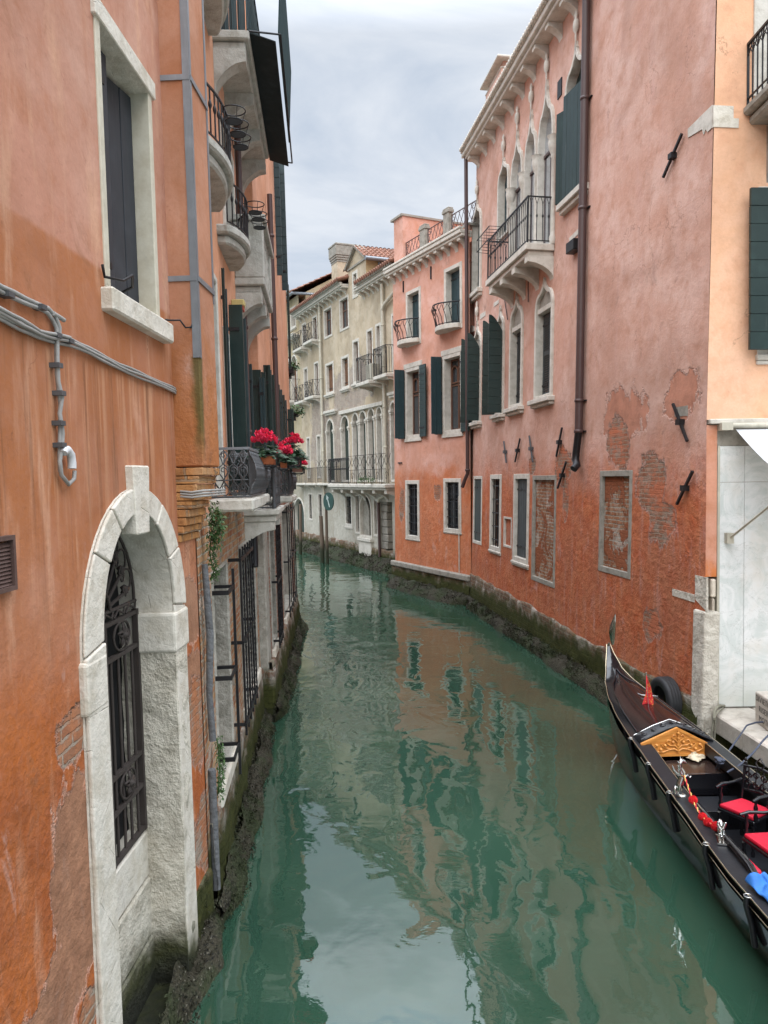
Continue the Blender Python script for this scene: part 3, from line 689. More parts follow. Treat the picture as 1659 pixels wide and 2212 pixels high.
q.build('pipe_bracket', IRON, root)
# tie anchors
q = []
for (c, xa, ya, xb, yb) in (('R3',258,322,271,436),('R3',345,308,318,432),('R3',395,293,413,432),('R3',571,249,540,403),('R3',593,432,547,573),('R3',1167,122,1244,321),('R3',1273,482,1188,658),('R1',1215,715,1115,948)):
    a = W.at(c, xa, ya); b = W.at(c, xb, yb); k = MB(); A = Vector((a[0], -.045, a[1])); B = Vector((b[0], -.045, b[1]))
    k.tube([A, B], .024, 4, smooth=False); m_ = (A+B)/2; k.box(m_.x - .05, m_.x + .05, -.09, .02, m_.z - .04, m_.z + .04); k.build('wall_anchor', IRONG if c == 'R3' and xa in (258, 395) else IRON, root)
# stones showing through the plaster
def stones(W, L_, mat, name='corner_stone', pr=.012):
    for (c, P) in L_:
        pts = [W.at(c, x, y) for x, y in P]; MB().prism(pts, -pr, .02).build(name, mat, W.root)
stones(W, [('R1', [(1235,735),(1235,688),(1365,560),(1365,680),(1340,705),(1330,690),(1318,720),(1310,690)])], ST)
stones(W, [('R1', [(601,1296),(601,1270),(658,1212),(658,1240)]), ('R2', [(821,202),(821,172),(857,147),(857,172)]), ('R2', [(722,292),(722,255),(760,230),(760,262)]), ('R2', [(652,385),(652,338),(656,335),(682,345),(682,375)])], ST, 'set_stone')
stones(W, [('R3', [(1272,1165),(1272,1035),(1333,1050),(1333,1230),(1290,1185)]), ('R3', [(1150,1145),(1150,1108),(1268,1140),(1268,1182)])], STCP, 'corner_stone', .008)
MB().box(.03, .33, -.035, .2, -.6, 1.95).build('corner_post', STCP, root, bevel=.03, seg=2)
stones(W, [('R3', [(1162,190),(1162,142),(1232,130),(1232,186)])], STUCG, 'grey_patch', .006)
a = W.R('R1', 622, 1303, 662, 1330); MB().box(a[0], a[1], -.16, .01, a[2], a[3]).build('wall_lamp', IRON, root, bevel=.01)
a = W.R('R1', 540, 440, 560, 505); MB().box(a[0], a[1], -.02, .02, a[2], a[3]).build('vent', IRON, root)
foundation(W, S0, S1 + .02, .98, .68, .05, FOOT)
shells(W, S0, S1, .05, .06, .2, 420, 'dark mussels and weed crusting the footing of the dusty pink palazzo')
# slim rods hung on the wall under the balcony
q = MB()
for (xa, ya, xb, yb) in ((905,140,928,292), (1078,0,1078,165)): a = W.at('R2', xa, ya); b = W.at('R2', xb, yb); q.tube([(a[0], -.03, a[1]), (b[0], -.03, b[1])], .012, 5)
q.build('iron_rods', IRON, root)
# ================================================================ smaller pink house with roof terrace
W = WH
MH = stucco('terrace_house_plaster', (.60,.31,.225), (.66,.40,.33), (.52,.24,.15), low=(.52,.155,.06), low_l=(.56,.21,.10), lowz=(3.6, 4.3), streak=.3, tide=.5, tide_d=.1,
            patches=[(-4.4,2.9,.25,.6), (-1.9,3.3,.25,.25)], seed=4, bumpk=1.2)
root = W.thing('house', 'salmon pink house with roof terrace and green shutters between the two palazzi', 'building')
holes = []
def HW(*a, **k): o = window(W, *a, **k); holes.append(o); return o
HW(W.R('R2', 183, 97, 293, 462), fw=.12, fill='panel', mat=GRN2, depth=.27)
HW(W.R('R2', 460, -70, 592, 350), fw=.12, fill='panel', mat=GRN2, depth=.27)
def arcwin(r):
    HW(r, fw=.12, fill='glass', depth=.34)
    fr = [o for o in root.children if o.name.startswith('window')][-1]; s0, s1, z0, z1 = r; m_ = (s0+s1)/2; q = MB(); k = MB()
    for u in (-1, 1):
        c = m_ + u*(s1-s0-.34)/4; w_ = (s1-s0-.4)/4; zt = z1 - .32
        q.ring(head(c-w_, c+w_, z0+1.55, zt-w_, zt, 'round', 6), inset(head(c-w_, c+w_, z0+1.55, zt-w_, zt, 'round', 6), .045), .19, .25)
    q.build('arched_sash', WOOD, fr, bevel=.005)
r1 = W.R('R2', 176, 655, 296, 1148); r2 = W.R('R2', 448, 560, 596, 1112)
for r, big in ((r1, 0), (r2, 1)):
    arcwin(r); s0, s1, z0, z1 = r; wd = (s1-s0)*.5
    MB().box(s0 - .05, s1 + .08, -.035, .02, z1, z1 + .16).build('lintel', ST, root, bevel=.006)
    MB().box(s0 - .02, s1 + .02, -.05, .02, z0 - .1, z0).build('sill', ST, root, bevel=.006)
    leaf(W, s0 + .0, -.05, PI - .12, .36, z0 + .02, z1 - .02, GRN, root, ph=.13)
    leaf(W, s0 + .03, -.07, 1.75, .34, z0 + .02, z1 - .02, GRN2, root, planks='v')
    leaf(W, s1 - .02, -.05, .1, .5, z0 + .02, z1 - .02, GRN, root, ph=.13)
HW(W.R('F2', 1374, 1082, 1530, 1735), fw=.13, fill='glass', mat=IRON, depth=.17, bars=(7, 6, .05, .01), sill=(.02, .05, .03))
HW(W.R('R2', 456, 1445, 585, 1845), fw=.12, fill='glass', mat=IRON, depth=.17, bars=(7, 6, .05, .01), sill=(.02, .05, .03))
S0 = W.at('D', 853, 1100)[0]; S1 = .02; zc = 10.62
ZT = W.at('G4', 1140, 610)[1]
facade(rect(S0, S1, .3, ZT), holes, .36).build('wall', MH, root, recalc=False)
bodybox(W, S0 + .001, S1 + .5, -1, ZT - .3, MH, .36, 4.5)
MB().box(S0, S1, -.02, .3, ZT, ZT + .08).build('coping', STUCG, root, bevel=.01)
zc = W.at('G4', 700, 960)[1]; cornice(W, S0 - .1, S1 - .02, zc, ST, root, out=.32, h=.26, sp=.48, cw=.16, ch=.26)
# balconets with bellied railings
for (xa, ya, xb, yb, yt) in ((150, 470, 288, 440, 395), (425, 375, 585, 325, 280)):
    a = W.at('R2', xa, ya); b = W.at('R2', xb, yb); s0, s1 = a[0], b[0]; z = W.at('R2', (xa+xb)/2, (ya+yb)/2 - 8)[1]; k = 8
    arc = [(s0 + (s1-s0)*i/k, -.08 - .3*math.sin(PI*i/k)**.8) for i in range(k+1)]
    bal = MB().prism([(s0, .02)] + [(x, y - .04) for x, y in arc] + [(s1, .02)], z - .14, z, 'z').build('balcony', ST, root, bevel=.01)
    q = MB(); zt = z + .62
    arcT = [(s0 - .02 + (s1-s0+.04)*i/k, -.1 - .42*math.sin(PI*i/k)**.8) for i in range(k+1)]
    q.tube([(s0 - .12, -.14, zt)] + [(x, y, zt) for x, y in arcT] + [(s1 + .12, -.14, zt)], .022, 5); q.tube([(x, y, z + .04) for x, y in arc], .015, 5)
    for i in range(k+1):
        (x0, y0), (x1, y1) = arc[i], arcT[i]; q.tube([(x0, y0, z), (x0, y0 - .05, z + .25), (x1, y1 - .05, z + .5), (x1, y1, zt)], .011, 5)
        if i < k: q.tube([(x1, y1, zt - .22), ((x1+arcT[i+1][0])/2, (y1+arcT[i+1][1])/2, zt - .04), (arcT[i+1][0], arcT[i+1][1], zt - .22)], .008, 4)
    q.build('railing', IRON, bal)
# roof terrace: posts, scrolled railing, end wall
post = []
for (xl, xr, yt, yb) in ((572, 650, 598, 930), (868, 950, 388, 745)):
    a = W.at('G4', xl, yb, .15); b = W.at('G4', xr, yb, .15); t = W.at('G4', (xl+xr)/2, yt, .15)[1]; w_ = b[0] - a[0]
    q = MB(); q.box(a[0], b[0] - .06, .08, .24, ZT + .08, t - .14); q.box(a[0] - .03, b[0] - .03, .05, .27, t - .14, t - .04); q.box(a[0] - .01, b[0] - .05, .07, .25, t - .04, t + .02); q.build('terrace_post', STUCG, root, bevel=.012); post.append((a[0], b[0], t))
sw = W.at('G4', 375, 950, .15)[0]
for s0, s1 in ((sw, post[0][0]), (post[0][1], post[1][0]), (post[1][1], S1 + .1)):
    q = MB(); zt = post[0][2] - .2; z0 = ZT + .1; y = .16; q.tube([(s0, y, zt), (s1, y, zt)], .016, 4); q.tube([(s0, y, z0), (s1, y, z0)], .012, 4); q.tube([(s0 + .01, y, z0), (s0 + .01, y, zt)], .012, 4)
    n = max(2, round((s1-s0)/.22)); hh = zt - z0
    for i in range(n):
        x = s0 + (s1-s0)*(i+.5)/n; dx = .32
        for sg in (-1, 1): q.tube([(max(s0, min(s1, x + sg*dx*t)), y, z0 + hh*(.5 + t*.98)) for t in (-.5, -.3, 0, .3, .5)], .008, 4)
    for x, sg in ((s0 + .12, 1), (s1 - .12, -1)):
        for zz in (z0 + hh*.2, zt - hh*.2): scroll(q, (x, y, zz), (sg, 0, 0), (0, 0, 1), .12, 1.4, .009, 14)
    q.build('terrace_railing', PIPE, root)
tw = W.at('G4', 262, 540, .1); q = MB()
ztw = tw[1]; q.box(S0 + .02, sw - .02, .05, 3.6, ZT - .5, ztw); q.box(S0 + .02, S1 + .6, 3.3, 3.6, ZT - .5, ztw - .1); e = q.build('terrace_wall', MH, root)
q = MB(); q.box(S0 - .12, sw + .02, -.02, 3.65, ztw, ztw + .07); q.box(sw + .02, S1 + .6, 3.2, 3.7, ztw - .1, ztw - .04); q.build('wall_cap', STUCG, e)
# pipe beside the palazzo, iron straps
x = W.at('R2', 628, 900, -.08)[0]; z = W.at('R2', 630, 1385, -.08)[1]
q = MB(); q.tube([(x, -.09, 13.2), (x, -.09, z), (x, -.09, z - .1), (x - .12, -.11, z - .28), (x - .2, -.15, z - .5)], .055, 10); q.lathe([(.056, -.03), (.075, -.02), (.075, .03), (.056, .035)], Matrix.Translation((x, -.09, z)), 10); q.build('downpipe', PIPE, root)
for (xx, y0, y1) in ((350, 1300, 1440), (697, 1115, 1275)): a = W.at('G4', xx, y0); b = W.at('G4', xx, y1); MB().box(a[0] - .02, a[0] + .02, -.04, 0, b[1], a[1]).build('iron_strap', IRON, root)
a = W.at('F2', 1300, 893); b = W.at('F2', 1338, 893); MB().box(a[0], b[0], -.04, 0, a[1] - .02, a[1] + .02).build('iron_strap', IRON, root)
zk = W.at('D', 1000, 1238)[1]
q = MB(); q.box(S0 - .12, S1 + .05, -.14, .2, zk - .2, zk - .02); q.build('kerb_stone', STUCG, root, bevel=.03)
q = MB(); a = W.at('F2', 1285, 1250); q.tube([(-.6, -.03, zk), (-.6, -.03, zk + 2.3)], .02, 6); q.build('conduit', ST, root)
foundation(W, S0 - .1, S1 + .05, zk - .18, zk - .18, .1, FOOT)
shells(W, S0 - .25, S1 + .1, .1, .05, .3, 300, 'mussels and weed along the foot of the salmon pink terrace house', depth_out=.45)
# ================================================================ long beige palazzo closing the view, and the far house
W = WE
ME = stucco('beige_plaster', (.48,.39,.275), (.56,.475,.36), (.34,.275,.19), low=(.50,.48,.42), low_l=(.42,.40,.34), lowz=(3.3, 3.7), streak=.3, tide=.75, tide_d=.4, seed=11,
            patches=[(-5.8,8.0,1.2,.75), (-3.4,8.4,1.3,.7), (-4.3,7.3,1.5,.5), (-2.5,7.7,1.2,.5), (-8.6,6.6,1.5,1.7), (-6.2,5.8,.9,1.5), (-9.6,5.4,.8,1.0), (-.15,5.5,.35,1.8)],
            brickc=((.36,.26,.21), (.42,.36,.31), (.46,.43,.38)), streakc=(.25,.24,.2), bumpk=1.2, grime=(.22,.19,.14))
root = W.thing('beige_palazzo', 'long worn beige palazzo with tall arched windows and a gabled dormer', 'building')
holes = []
LIME = 0
def EW(*a, **k): o = window(W, *a, **k); holes.append(o); return [o for o in W.root.children if o.name.startswith('window')][-1]
def xbalc(c, xa, ya, xb, yb, h, parent, kind='x', out=.42, brk=2, th=.13):
    a = W.at(c, xa, ya); b = W.at(c, xb, yb); z = (a[1]+b[1])/2; s0, s1 = a[0], b[0]
    bal = MB().box(s0, s1, -out, .02, z - th, z).build('balcony', ST, parent, bevel=.015)
    for i in range(brk): q = MB(); corbel(q, s0 + .12 + (s1-s0-.24)*i/max(1, brk-1), .12, out*.85, z - th, .26); q.build('bracket', ST, bal, bevel=.01)
    pth = [(s0+.03, 0), (s0+.03, -out+.04), (s1-.03, -out+.04), (s1-.03, 0)]
    if kind == 'x':
        q = MB()
        for (x0, y0), (x1, y1) in zip(pth[:-1], pth[1:]):
            n = max(1, round(math.hypot(x1-x0, y1-y0)/.4))
            for i in range(n):
                p = Vector((x0+(x1-x0)*i/n, y0+(y1-y0)*i/n, z)); r = Vector((x0+(x1-x0)*(i+1)/n, y0+(y1-y0)*(i+1)/n, z)); H = Vector((0, 0, h))
                q.tube([p, r + H], .009, 4); q.tube([r, p + H], .009, 4); q.tube([p, p + H], .012, 4); q.tube([(p+r)/2, (p+r)/2 + H*.5], .008, 4)
        for t in (.06, h): q.tube([(x, y, z+t) for x, y in pth], .014, 4, smooth=False)
        q.build('railing', IRON, bal)
    else: railing(pth, z, z + h, .11, IRON, bal, r=.009, rail=.014, arcs=True)
    return bal
F = lambda xa, ya, xb, yb, c='F1': W.R(c, xa, ya, xb, yb)
GW = dict(fill='glass', fw=.10, depth=.2)
EW(F(385,1040,438,1330), **GW); xbalc('F1', 362, 1325, 455, 1300, .85, root)
EW(F(498,965,558,1225), **GW); xbalc('F1', 474, 1245, 572, 1215, .85, root)
EW(F(622,885,718,1165), **GW); EW(F(792,775,900,1080), **GW)
EW(F(405,1520,457,1890), **GW); xbalc('F1', 378, 1895, 470, 1870, .8, root)
EW(F(517,1460,577,1840), **GW); xbalc('F1', 492, 1845, 585, 1820, .8, root)
EW(F(642,1475,738,1790), fill='v', mat=BRWN, fw=.12, depth=.2, sill=(.08,.14,.12)); EW(F(812,1400,905,1730), fill='v', mat=BRWN, fw=.12, depth=.2, sill=(.06,.14,.12))
EW(F(935,1220,1018,1680), fill='glass', fw=.12, depth=.25, sill=(.06,.14,.12))
EW(F(1088,1105,1170,1680), fill='v', mat=BRWN, fw=.11, depth=.2); EW(F(1186,1045,1258,1640), fill='v', mat=BRWN, fw=.11, depth=.2)
b = xbalc('F1', 1135, 1690, 1282, 1660, 1.05, root, 'b', out=.7, brk=2)
a = F(1195,1560,1270,1670); MB().box(a[0], a[1], -.5, -.15, a[2] + .08, a[2] + .75).build('air_conditioner', PIPEW, root, bevel=.02)
EW(F(1358,930,1435,1590), fill='glass', fw=.12, depth=.3); xbalc('F1', 1302, 1610, 1452, 1590, 1.1, root, 'b', out=.6)
def arch(xl, xr, yb, apx, apy, c='F2', n=10, fill='v', mat=DARKG, **k):
    s0 = W.at(c, xl, yb)[0]; s1 = W.at(c, xr, yb)[0]; z0 = W.at(c, (xl+xr)/2, yb)[1]; z1 = W.at(c, apx, apy)[1]; zs = z1 - (s1-s0)/2
    return EW((s0, s1, z0, z1), shape='round', zs=zs, fw=.09, proud=.05, depth=.24, fill=fill, mat=mat, n=n, **k), (s0, s1, z0, zs, z1)
ars = [arch(xl, xr, 1100, (xl+xr)/2, ay) for xl, xr, ay in ((529,613,405),(688,780,365),(812,884,335),(890,968,310),(982,1058,282),(1075,1145,265),(1226,1304,205))]
# square panes let in over the green doors: capitals and slim columns
for fr, (s0, s1, z0, zs, z1) in ars:
    for x in (s0 + .06, s1 - .06): q = MB(); q.box(x - .1, x + .1, -.09, .05, zs - .12, zs - .02); q.box(x - .08, x + .08, -.07, .05, zs - .2, zs - .125); q.build('capital', ST, fr, bevel=.01)
q = MB(); a = W.at('F1', 812, 2005); b = W.at('F1', 1282, 1850); q.box(a[0], b[0], -.14, .05, a[1] - .1, a[1] + .06)
for xa, xb, y in ((645, 770, 2010), (1345, 1452, 1810)): a = W.at('F1', xa, y); b = W.at('F1', xb, y - 20); q.box(a[0], b[0], -.16, .05, a[1] - .05, a[1] + .07); q.box(a[0] + .06, b[0] - .06, -.1, .05, a[1] - .14, a[1] - .052)
q.build('string_course', ST, root, bevel=.012)
EW(W.R('F2', 296, 612, 346, 1060), fill='v', mat=DARKG, fw=.09, depth=.3); EW(W.R('F2', 405, 590, 462, 1060), fill='v', mat=DARKG, fw=.09, depth=.3)
# long balcony
a = W.at('F2', 690, 1118); b = W.at('F2', 1235, 1110); z = a[1]; s0, s1 = a[0], b[0] + .9
bal = MB().box(s0, s1, -.75, .02, z - .14, z).box(s0 + .08, s1 - .08, -.66, .02, z - .24, z - .142).build('balcony', ST, root, bevel=.015)
for i in range(6): q = MB(); corbel(q, s0 + .25 + (s1-s0-.5)*i/5, .24, .62, z - .24, .5); q.build('bracket', ST, bal, bevel=.02)
railing([(s0+.05, 0), (s0+.05, -.7), (s0+2.6, -.7)], z, z + 1.15, .1, IRON, bal, r=.010, rail=.018, knob=True, arcs=True)
q = MB()
x = s0 + 2.6
while x < s1 - .2:
    q.tube([(x, -.7, z), (x, -.7, z+1.2)], .014, 4); q.tube([(x, -.7, z+1.18), (x+.45, -.7, z+.75), (x+.9, -.7, z+1.18)], .01, 4); q.tube([(x, -.7, z+.6), (x+.45, -.7, z+1.15), (x+.9, -.7, z+.6)], .01, 4)
    for k in range(3): q.tube([(x+.22*(k+1), -.7, z+.05), (x+.22*(k+1), -.7, z+.6)], .009, 4)
    scroll(q, (x+.45, -.7, z+.32), (1,0,0), (0,0,1), .2, 1.2, .009); x += .9
for t in (.05, .6, 1.2): q.tube([(s0+2.6, -.7, z+t), (s1, -.7, z+t)], .014, 4, smooth=False)
q.build('railing', RUST, bal)
for xa, xb in ((240, 355), (362, 474), (485, 655)):
    a = W.at('F2', xa, 1112); b = W.at('F2', xb, 1112); s0_, s1_ = a[0], b[0]; z = a[1]
    bl = MB().box(s0_, s1_, -.4, .02, z - .1, z).build('balcony', ST, root, bevel=.012); 
    for x_ in (s0_ + .2, s1_ - .2): q = MB(); corbel(q, x_, .12, .34, z - .1, .22); q.build('bracket', ST, bl)
    railing([(s0_+.03, 0), (s0_+.03, -.37), (s1_-.03, -.37), (s1_-.03, 0)], z, z + .78, .12, RUST, bl, r=.008, rail=.012)
    if xa == 485:
        q = MB()
        for k in range(3): x = s0_ + .05 + (s1_-s0_-.1)*k/3; e = (s1_-s0_-.1)/3; q.tube([(x, -.37, z+.75), (x+e, -.37, z+1.15)], .01, 4); q.tube([(x, -.37, z+1.15), (x+e, -.37, z+.75)], .01, 4)
        q.build('railing_top', RUST, bl)
# ground floor
EW(W.R('F2', 315, 1217, 365, 1522), fill='glass', mat=IRON, fw=.09, bars=(4, 4, .06, .012)); EW(W.R('F2', 420, 1217, 476, 1545), fill='glass', mat=IRON, fw=.09, bars=(4, 4, .06, .012))
EW(W.R('F2', 710, 1222, 800, 1595), fill='glass', mat=IRON, fw=.14, bars=(6, 4, .06, .012), sill=(.02, .1, .04))
EW(W.R('F2', 822, 1232, 885, 1670), fill='glass', mat=IRON, fw=.09, bars=(3, 4, .1, .012)); EW(W.R('F2', 1022, 1238, 1080, 1700), fill='glass', mat=IRON, fw=.09, bars=(3, 4, .1, .012))
fr, (s0, s1, z0, zs, z1) = arch(884, 1018, 1705, 950, 1232, fill='dark', mat=DARK)
MB().prism([(s0+.14, z0+.1), (s0+.8, z0+.1), (s0+.8, z0+1.2), (s0+.14, z0+2.2)], .1, .16).build('door_leaf', STUCG, fr)
MB().box(s0 - .02, s1 + .08, -.18, .05, z0 - .16, z0).box(s0 + .04, s1 + .02, -.12, .05, z0 - 1.0, z0 - .162).build('threshold', ST, root, bevel=.02)
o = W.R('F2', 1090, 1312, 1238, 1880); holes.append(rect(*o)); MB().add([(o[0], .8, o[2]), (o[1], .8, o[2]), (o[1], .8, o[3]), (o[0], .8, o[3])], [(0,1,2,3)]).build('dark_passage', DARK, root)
q = MB(); xx = (o[0]*.55+o[1]*.45); zz = o[2] + .1; 
while zz < o[3]: q.box(o[0] + .02 + random.uniform(-.02,.02), xx + random.uniform(-.02,.03), .05 + random.uniform(0,.03), .6, zz, zz + .3); zz += .31
q.build('passage_pier', STUCG, root, bevel=.03)
SL = W.at('F1', 369, 1600)[0]; SR = 1.2; SM = W.at('F1', 900, 1000)[0]; SD = W.at('F1', 1085, 600)[0]
zc1 = W.at('F1', 620, 800)[1]; zc2 = W.at('F1', 1250, 570)[1]; pass
zdm = W.at('F1', 1070, 300)[1]; zap = W.at('F1', 967, 225)[1]; sap = (SM+SD)/2
EW(F(933,480,998,735), fill='dark', fw=.13, depth=.35)
out = [(SL, .25), (SR, .25), (SR, zc2), (SD, zc2), (SD, zdm), (sap, zap), (SM, zdm), (SM, zc1), (SL, zc1)]
facade(out, holes, .4).build('wall', ME, root, recalc=False)
bodybox(W, SL + .001, SM, -1, zc1 - .02, ME, .4, 7); bodybox(W, SM, SR, -1, zc2 - .02, ME, .4, 7)
MB().prism([(SM+.01, zc2-.5), (SD-.01, zc2-.5), (SD-.01, zdm-.02), (sap, zap-.05), (SM+.01, zdm-.02)], .4, 7).build('dormer_body', ME, root)
MYEL = stucco('ochre_side', (.50,.38,.20), (.55,.44,.27), (.4,.3,.17), streak=.1, tide=-3, tide_d=-4, seed=3)
MB().box(SD - .005, SD + .02, 0, 7, zc2, zdm - .02).build('dormer_side', MYEL, root)
q = MB()
for a, b in (((SM-.12, zdm-.12), (sap, zap+.05)), ((SD+.12, zdm-.12), (sap, zap+.05))): q.prism([a, b, (b[0], b[1]+.1), (a[0], a[1]+.1)], -.14, .3)
q.box(SM, SD, -.05, .02, zdm - .16, zdm - .08); q.build('gable_trim', STUCG, root)
# tiled roofs
for s0, s1, z in ((SL - .05, SM, zc1 + .2), (SD, SR + .3, zc2 + .2)): tiles('roof', s0, s1, -.42, 4, z + .06, z + 2.1, root)
M = Matrix.Translation((sap, 0, 0)) @ Matrix.Rotation(PI/2, 4, 'Z')
def roofside(xe, ze, xr, zr, y0, y1, parent, name='roof'):
    """tile slope running along the depth axis"""
    n = round((y1-y0)/.2); rows = 5; q = MB()
    for j in range(rows):
        P = []
        for t, lift in ((j/rows, .05), ((j+1.15)/rows, 0)):
            P.append([(xe+(xr-xe)*t, y0+(y1-y0)*i/(n*6), ze+(zr-ze)*t + .06*abs(math.sin(i/6*PI))**.7 + lift) for i in range(n*6+1)])
        q.grid(P); q.grid([[(a, b, c-.07) for a, b, c in P[0]], P[0]])
    return q.build(name, TILE, parent, recalc=False)
roofside(SD + .25, zdm - .12, sap, zap + .08, -.15, 7, root); roofside(SM - .25, zdm - .12, sap, zap + .08, -.15, 7, root)
q = MB(); q.tube([(SD + .3, -.15, zdm - .18), (SD + .3, 7, zdm - .18)], .09, 8); q.tube([(SD + .08, .6, zdm - .25), (SD + .08, .6, zc2 + .4)], .07, 8); q.build('gutter', ZINC, root)
for s0, s1, z in ((SL, SM, zc1 + .27), (SD, SR + .3, zc2 + .27)):
    q = MB(); x = s0
    while x < s1: q.tube([(x, -.56, z - .02), (x + .01, .1, z + .16)], [.085, .075], 7); x += .21
    q.build('eaves_tiles', TILE, root)
cornice(W, SL, SM - .05, zc1, ST, root, out=.38, h=.22, sp=.62, cw=.16, ch=.24); cornice(W, W.at('F1', 1040, 740)[0], SR, zc2, ST, root, out=.38, h=.22, sp=.52, cw=.17, ch=.26)
q = MB(); q.tube([(SL, -.44, zc1 + .2), (SM - .1, -.44, zc1 + .2)], .07, 8); q.tube([(SD, -.44, zc2 + .2), (SR, -.44, zc2 + .2)], .07, 8); q.build('gutter', STUCG, root)
for s0, s1, z in ((SL, SM - .01, zc1), (SD + .03, SR, zc2)): MB().prism([(.1, z), (4.05, z + 2.0), (8, z)], s0, s1, 'x').build('attic', ME, root)
# chimney
a = W.at('F1', 708, 500, 1.0); b = W.at('F1', 772, 500, 1.0); zt = W.at('F1', 730, 185, 1.0)[1]; zm = W.at('F1', 730, 345, 1.0)[1]; w_ = b[0] - a[0]; q = MB()
q.box(a[0], b[0], 1.0, 1.0 + w_*1.3, zc1, zm - .2); c = q.build('chimney', ME, root); q = MB()
for i, o_ in enumerate((.02, .05, .08)): q.box(a[0] - o_, b[0] + o_, 1 - o_, 1 + w_*1.3 + o_, zm - .2 + i*.11, zm - .09 + i*.11 - .002)
q.box(a[0] - .11, b[0] + .11, .89, 1.11 + w_*1.3, zm + .13, zt - .1); q.box(a[0] - .13, b[0] + .13, .87, 1.13 + w_*1.3, zt - .1, zt); q.build('chimney_head', STUCG, c, bevel=.02)
# rainwater pipes
for (x0, yt, yb_, r) in ((573, 830, None, .07), (1268, 600, None, .075)):
    t = W.at('F1', x0, yt, -.1); x1 = 492 if x0 == 573 else 1160; b = W.at('F2', x1, 1160, -.1); x = (t[0]+b[0])/2
    q = MB(); q.tube([(x, -.12, t[1]), (x, -.12, b[1])], r, 8)
    for k in range(1, 5): zz = b[1] + (t[1]-b[1])*k/5; q.lathe([(r+.002, -.04), (r+.018, -.03), (r+.018, .03), (r+.002, .04)], Matrix.Translation((x, -.12, zz)), 8)
    if x0 == 573: q.tube([(x, -.12, b[1]), (x, -.12, W.at('F2', 500, 1240)[1])], r*.9, 8)
    else:
        e = W.at('F2', 1080, 1280, -.1); q.tube([(x, -.12, b[1]), (x, -.12, e[1] + .35), (x - .25, -.12, e[1] + .12), (e[0] + .1, -.12, e[1]), (e[0], -.12, e[1] - .15)], r*.9, 8); MB().tube([(e[0], -.12, e[1] - .15), (e[0] + .05, -.12, .5)], r*.85, 8).build('downpipe', PIPE, root)
        g = W.at('F1', 1440, 590, -.1); g1 = W.at('F1', 1430, 660, -.1); g2 = W.at('F1', 1290, 820, -.1); q.tube([(g[0], -.2, g[1]), (g1[0], -.15, g1[1]), (g2[0], -.12, g2[1]), (x, -.12, g2[1] - .2)], r, 8)
    q.build('downpipe', PIPEW, root)
foundation(W, SL - 3, SR, .95, .8, .08, FOOT)
shells(W, SL - 3, SR, .08, .12, .4, 240, 'mussels and weed banked along the foot of the long beige palazzo', depth_out=.6, size=.05)
# ---------------------------------------------------------------- far house at the left end
root = W.thing('house', 'far ochre house with arched loggia windows left of the beige palazzo', 'building')
MF = stucco('ochre_plaster', (.46,.38,.24), (.5,.43,.31), (.36,.29,.18), low=(.36,.34,.28), lowz=(3.4, 3.9), streak=.25, tide=.75, tide_d=.4, seed=21)
holes = []
S0 = W.at('F1', 60, 1000)[0]; S1 = SL - .01
EW(F(258,870,322,1070), fill='glass', fw=.13, depth=.3, sill=(.1, .1, .08)); EW(F(150,945,187,1125), fill='glass', fw=.13, depth=.3)
for xl, xr, ax, ay in ((217,268,242,1405),(282,345,313,1365)): arch(xl, xr, 1890, ax, ay, c='F1', fill='v', mat=BRWN)
xbalc('F1', 222, 1905, 368, 1885, 1.15, root, 'x', out=.6)
q = MB(); a = W.at('F1', 185, 1290); b = W.at('F1', 366, 1160); zz = b[1]; s_ = W.at('F1', 120, 1340)[0]; zt0 = W.at('F1', 345, 715)[1]
cornice(W, s_, S1, zz, ST, root, out=.35, h=.2, sp=.5, cw=.14, ch=.2)
arch(168, 288, 1690, 226, 1268, fill='dark', mat=DARKG)
facade([(S0, .25), (S1, .25), (S1, zt0), (S0, zt0)], holes, .4).build('wall', MF, root, recalc=False)
bodybox(W, S0, S1 - .001, -1, zt0 - .02, MF, .4, 7)
MB().box(S1, S1 + 2.6, 1.6, 6, zc1 - .3, zt0).build('wall_core', MF, root)
tiles('roof', S0 - .1, S1 + .2, -.4, 3.5, zt0 + .1, zt0 + 2.0, root); tiles('roof', S1, S1 + 2.8, 1.3, 4, zt0 + .06, zt0 + 1.4, root)
MB().prism([(.1, zt0 - .02), (3.5, zt0 + 1.85), (7, zt0)], S0, S1, 'x').build('attic', MF, root); MB().prism([(1.8, zt0 - .02), (4, zt0 + 1.25), (6, zt0)], S1 + .01, S1 + 2.6, 'x').build('attic', MF, root); MB().box(S0 - 30, S0 - .01, .02, 7, -1, zt0 - .8).build('wing_wall', MF, root)
q = MB(); q.tube([(S0, -.36, zt0 + .02), (S1 + .1, -.36, zt0 + .02), (S1 + .3, 1.4, zt0 + .0), (S1 + 2.7, 1.4, zt0)], .08, 8); q.build('gutter', ZINC, root)
a = W.at('F1', 185, 740, 1.5); b = W.at('F1', 245, 740, 1.5); zt = W.at('F1', 220, 690, 1.5)[1]; MORG = paint('orange_render', (.6,.2,.07), rough=.9, wear=None)
c = MB().box(a[0], b[0], 1.5, 2.3, zt0, zt - .08).build('chimney', MORG, root); MB().box(a[0] - .1, b[0] + .1, 1.4, 2.4, zt - .08, zt).build('chimney_cap', STUCG, c)
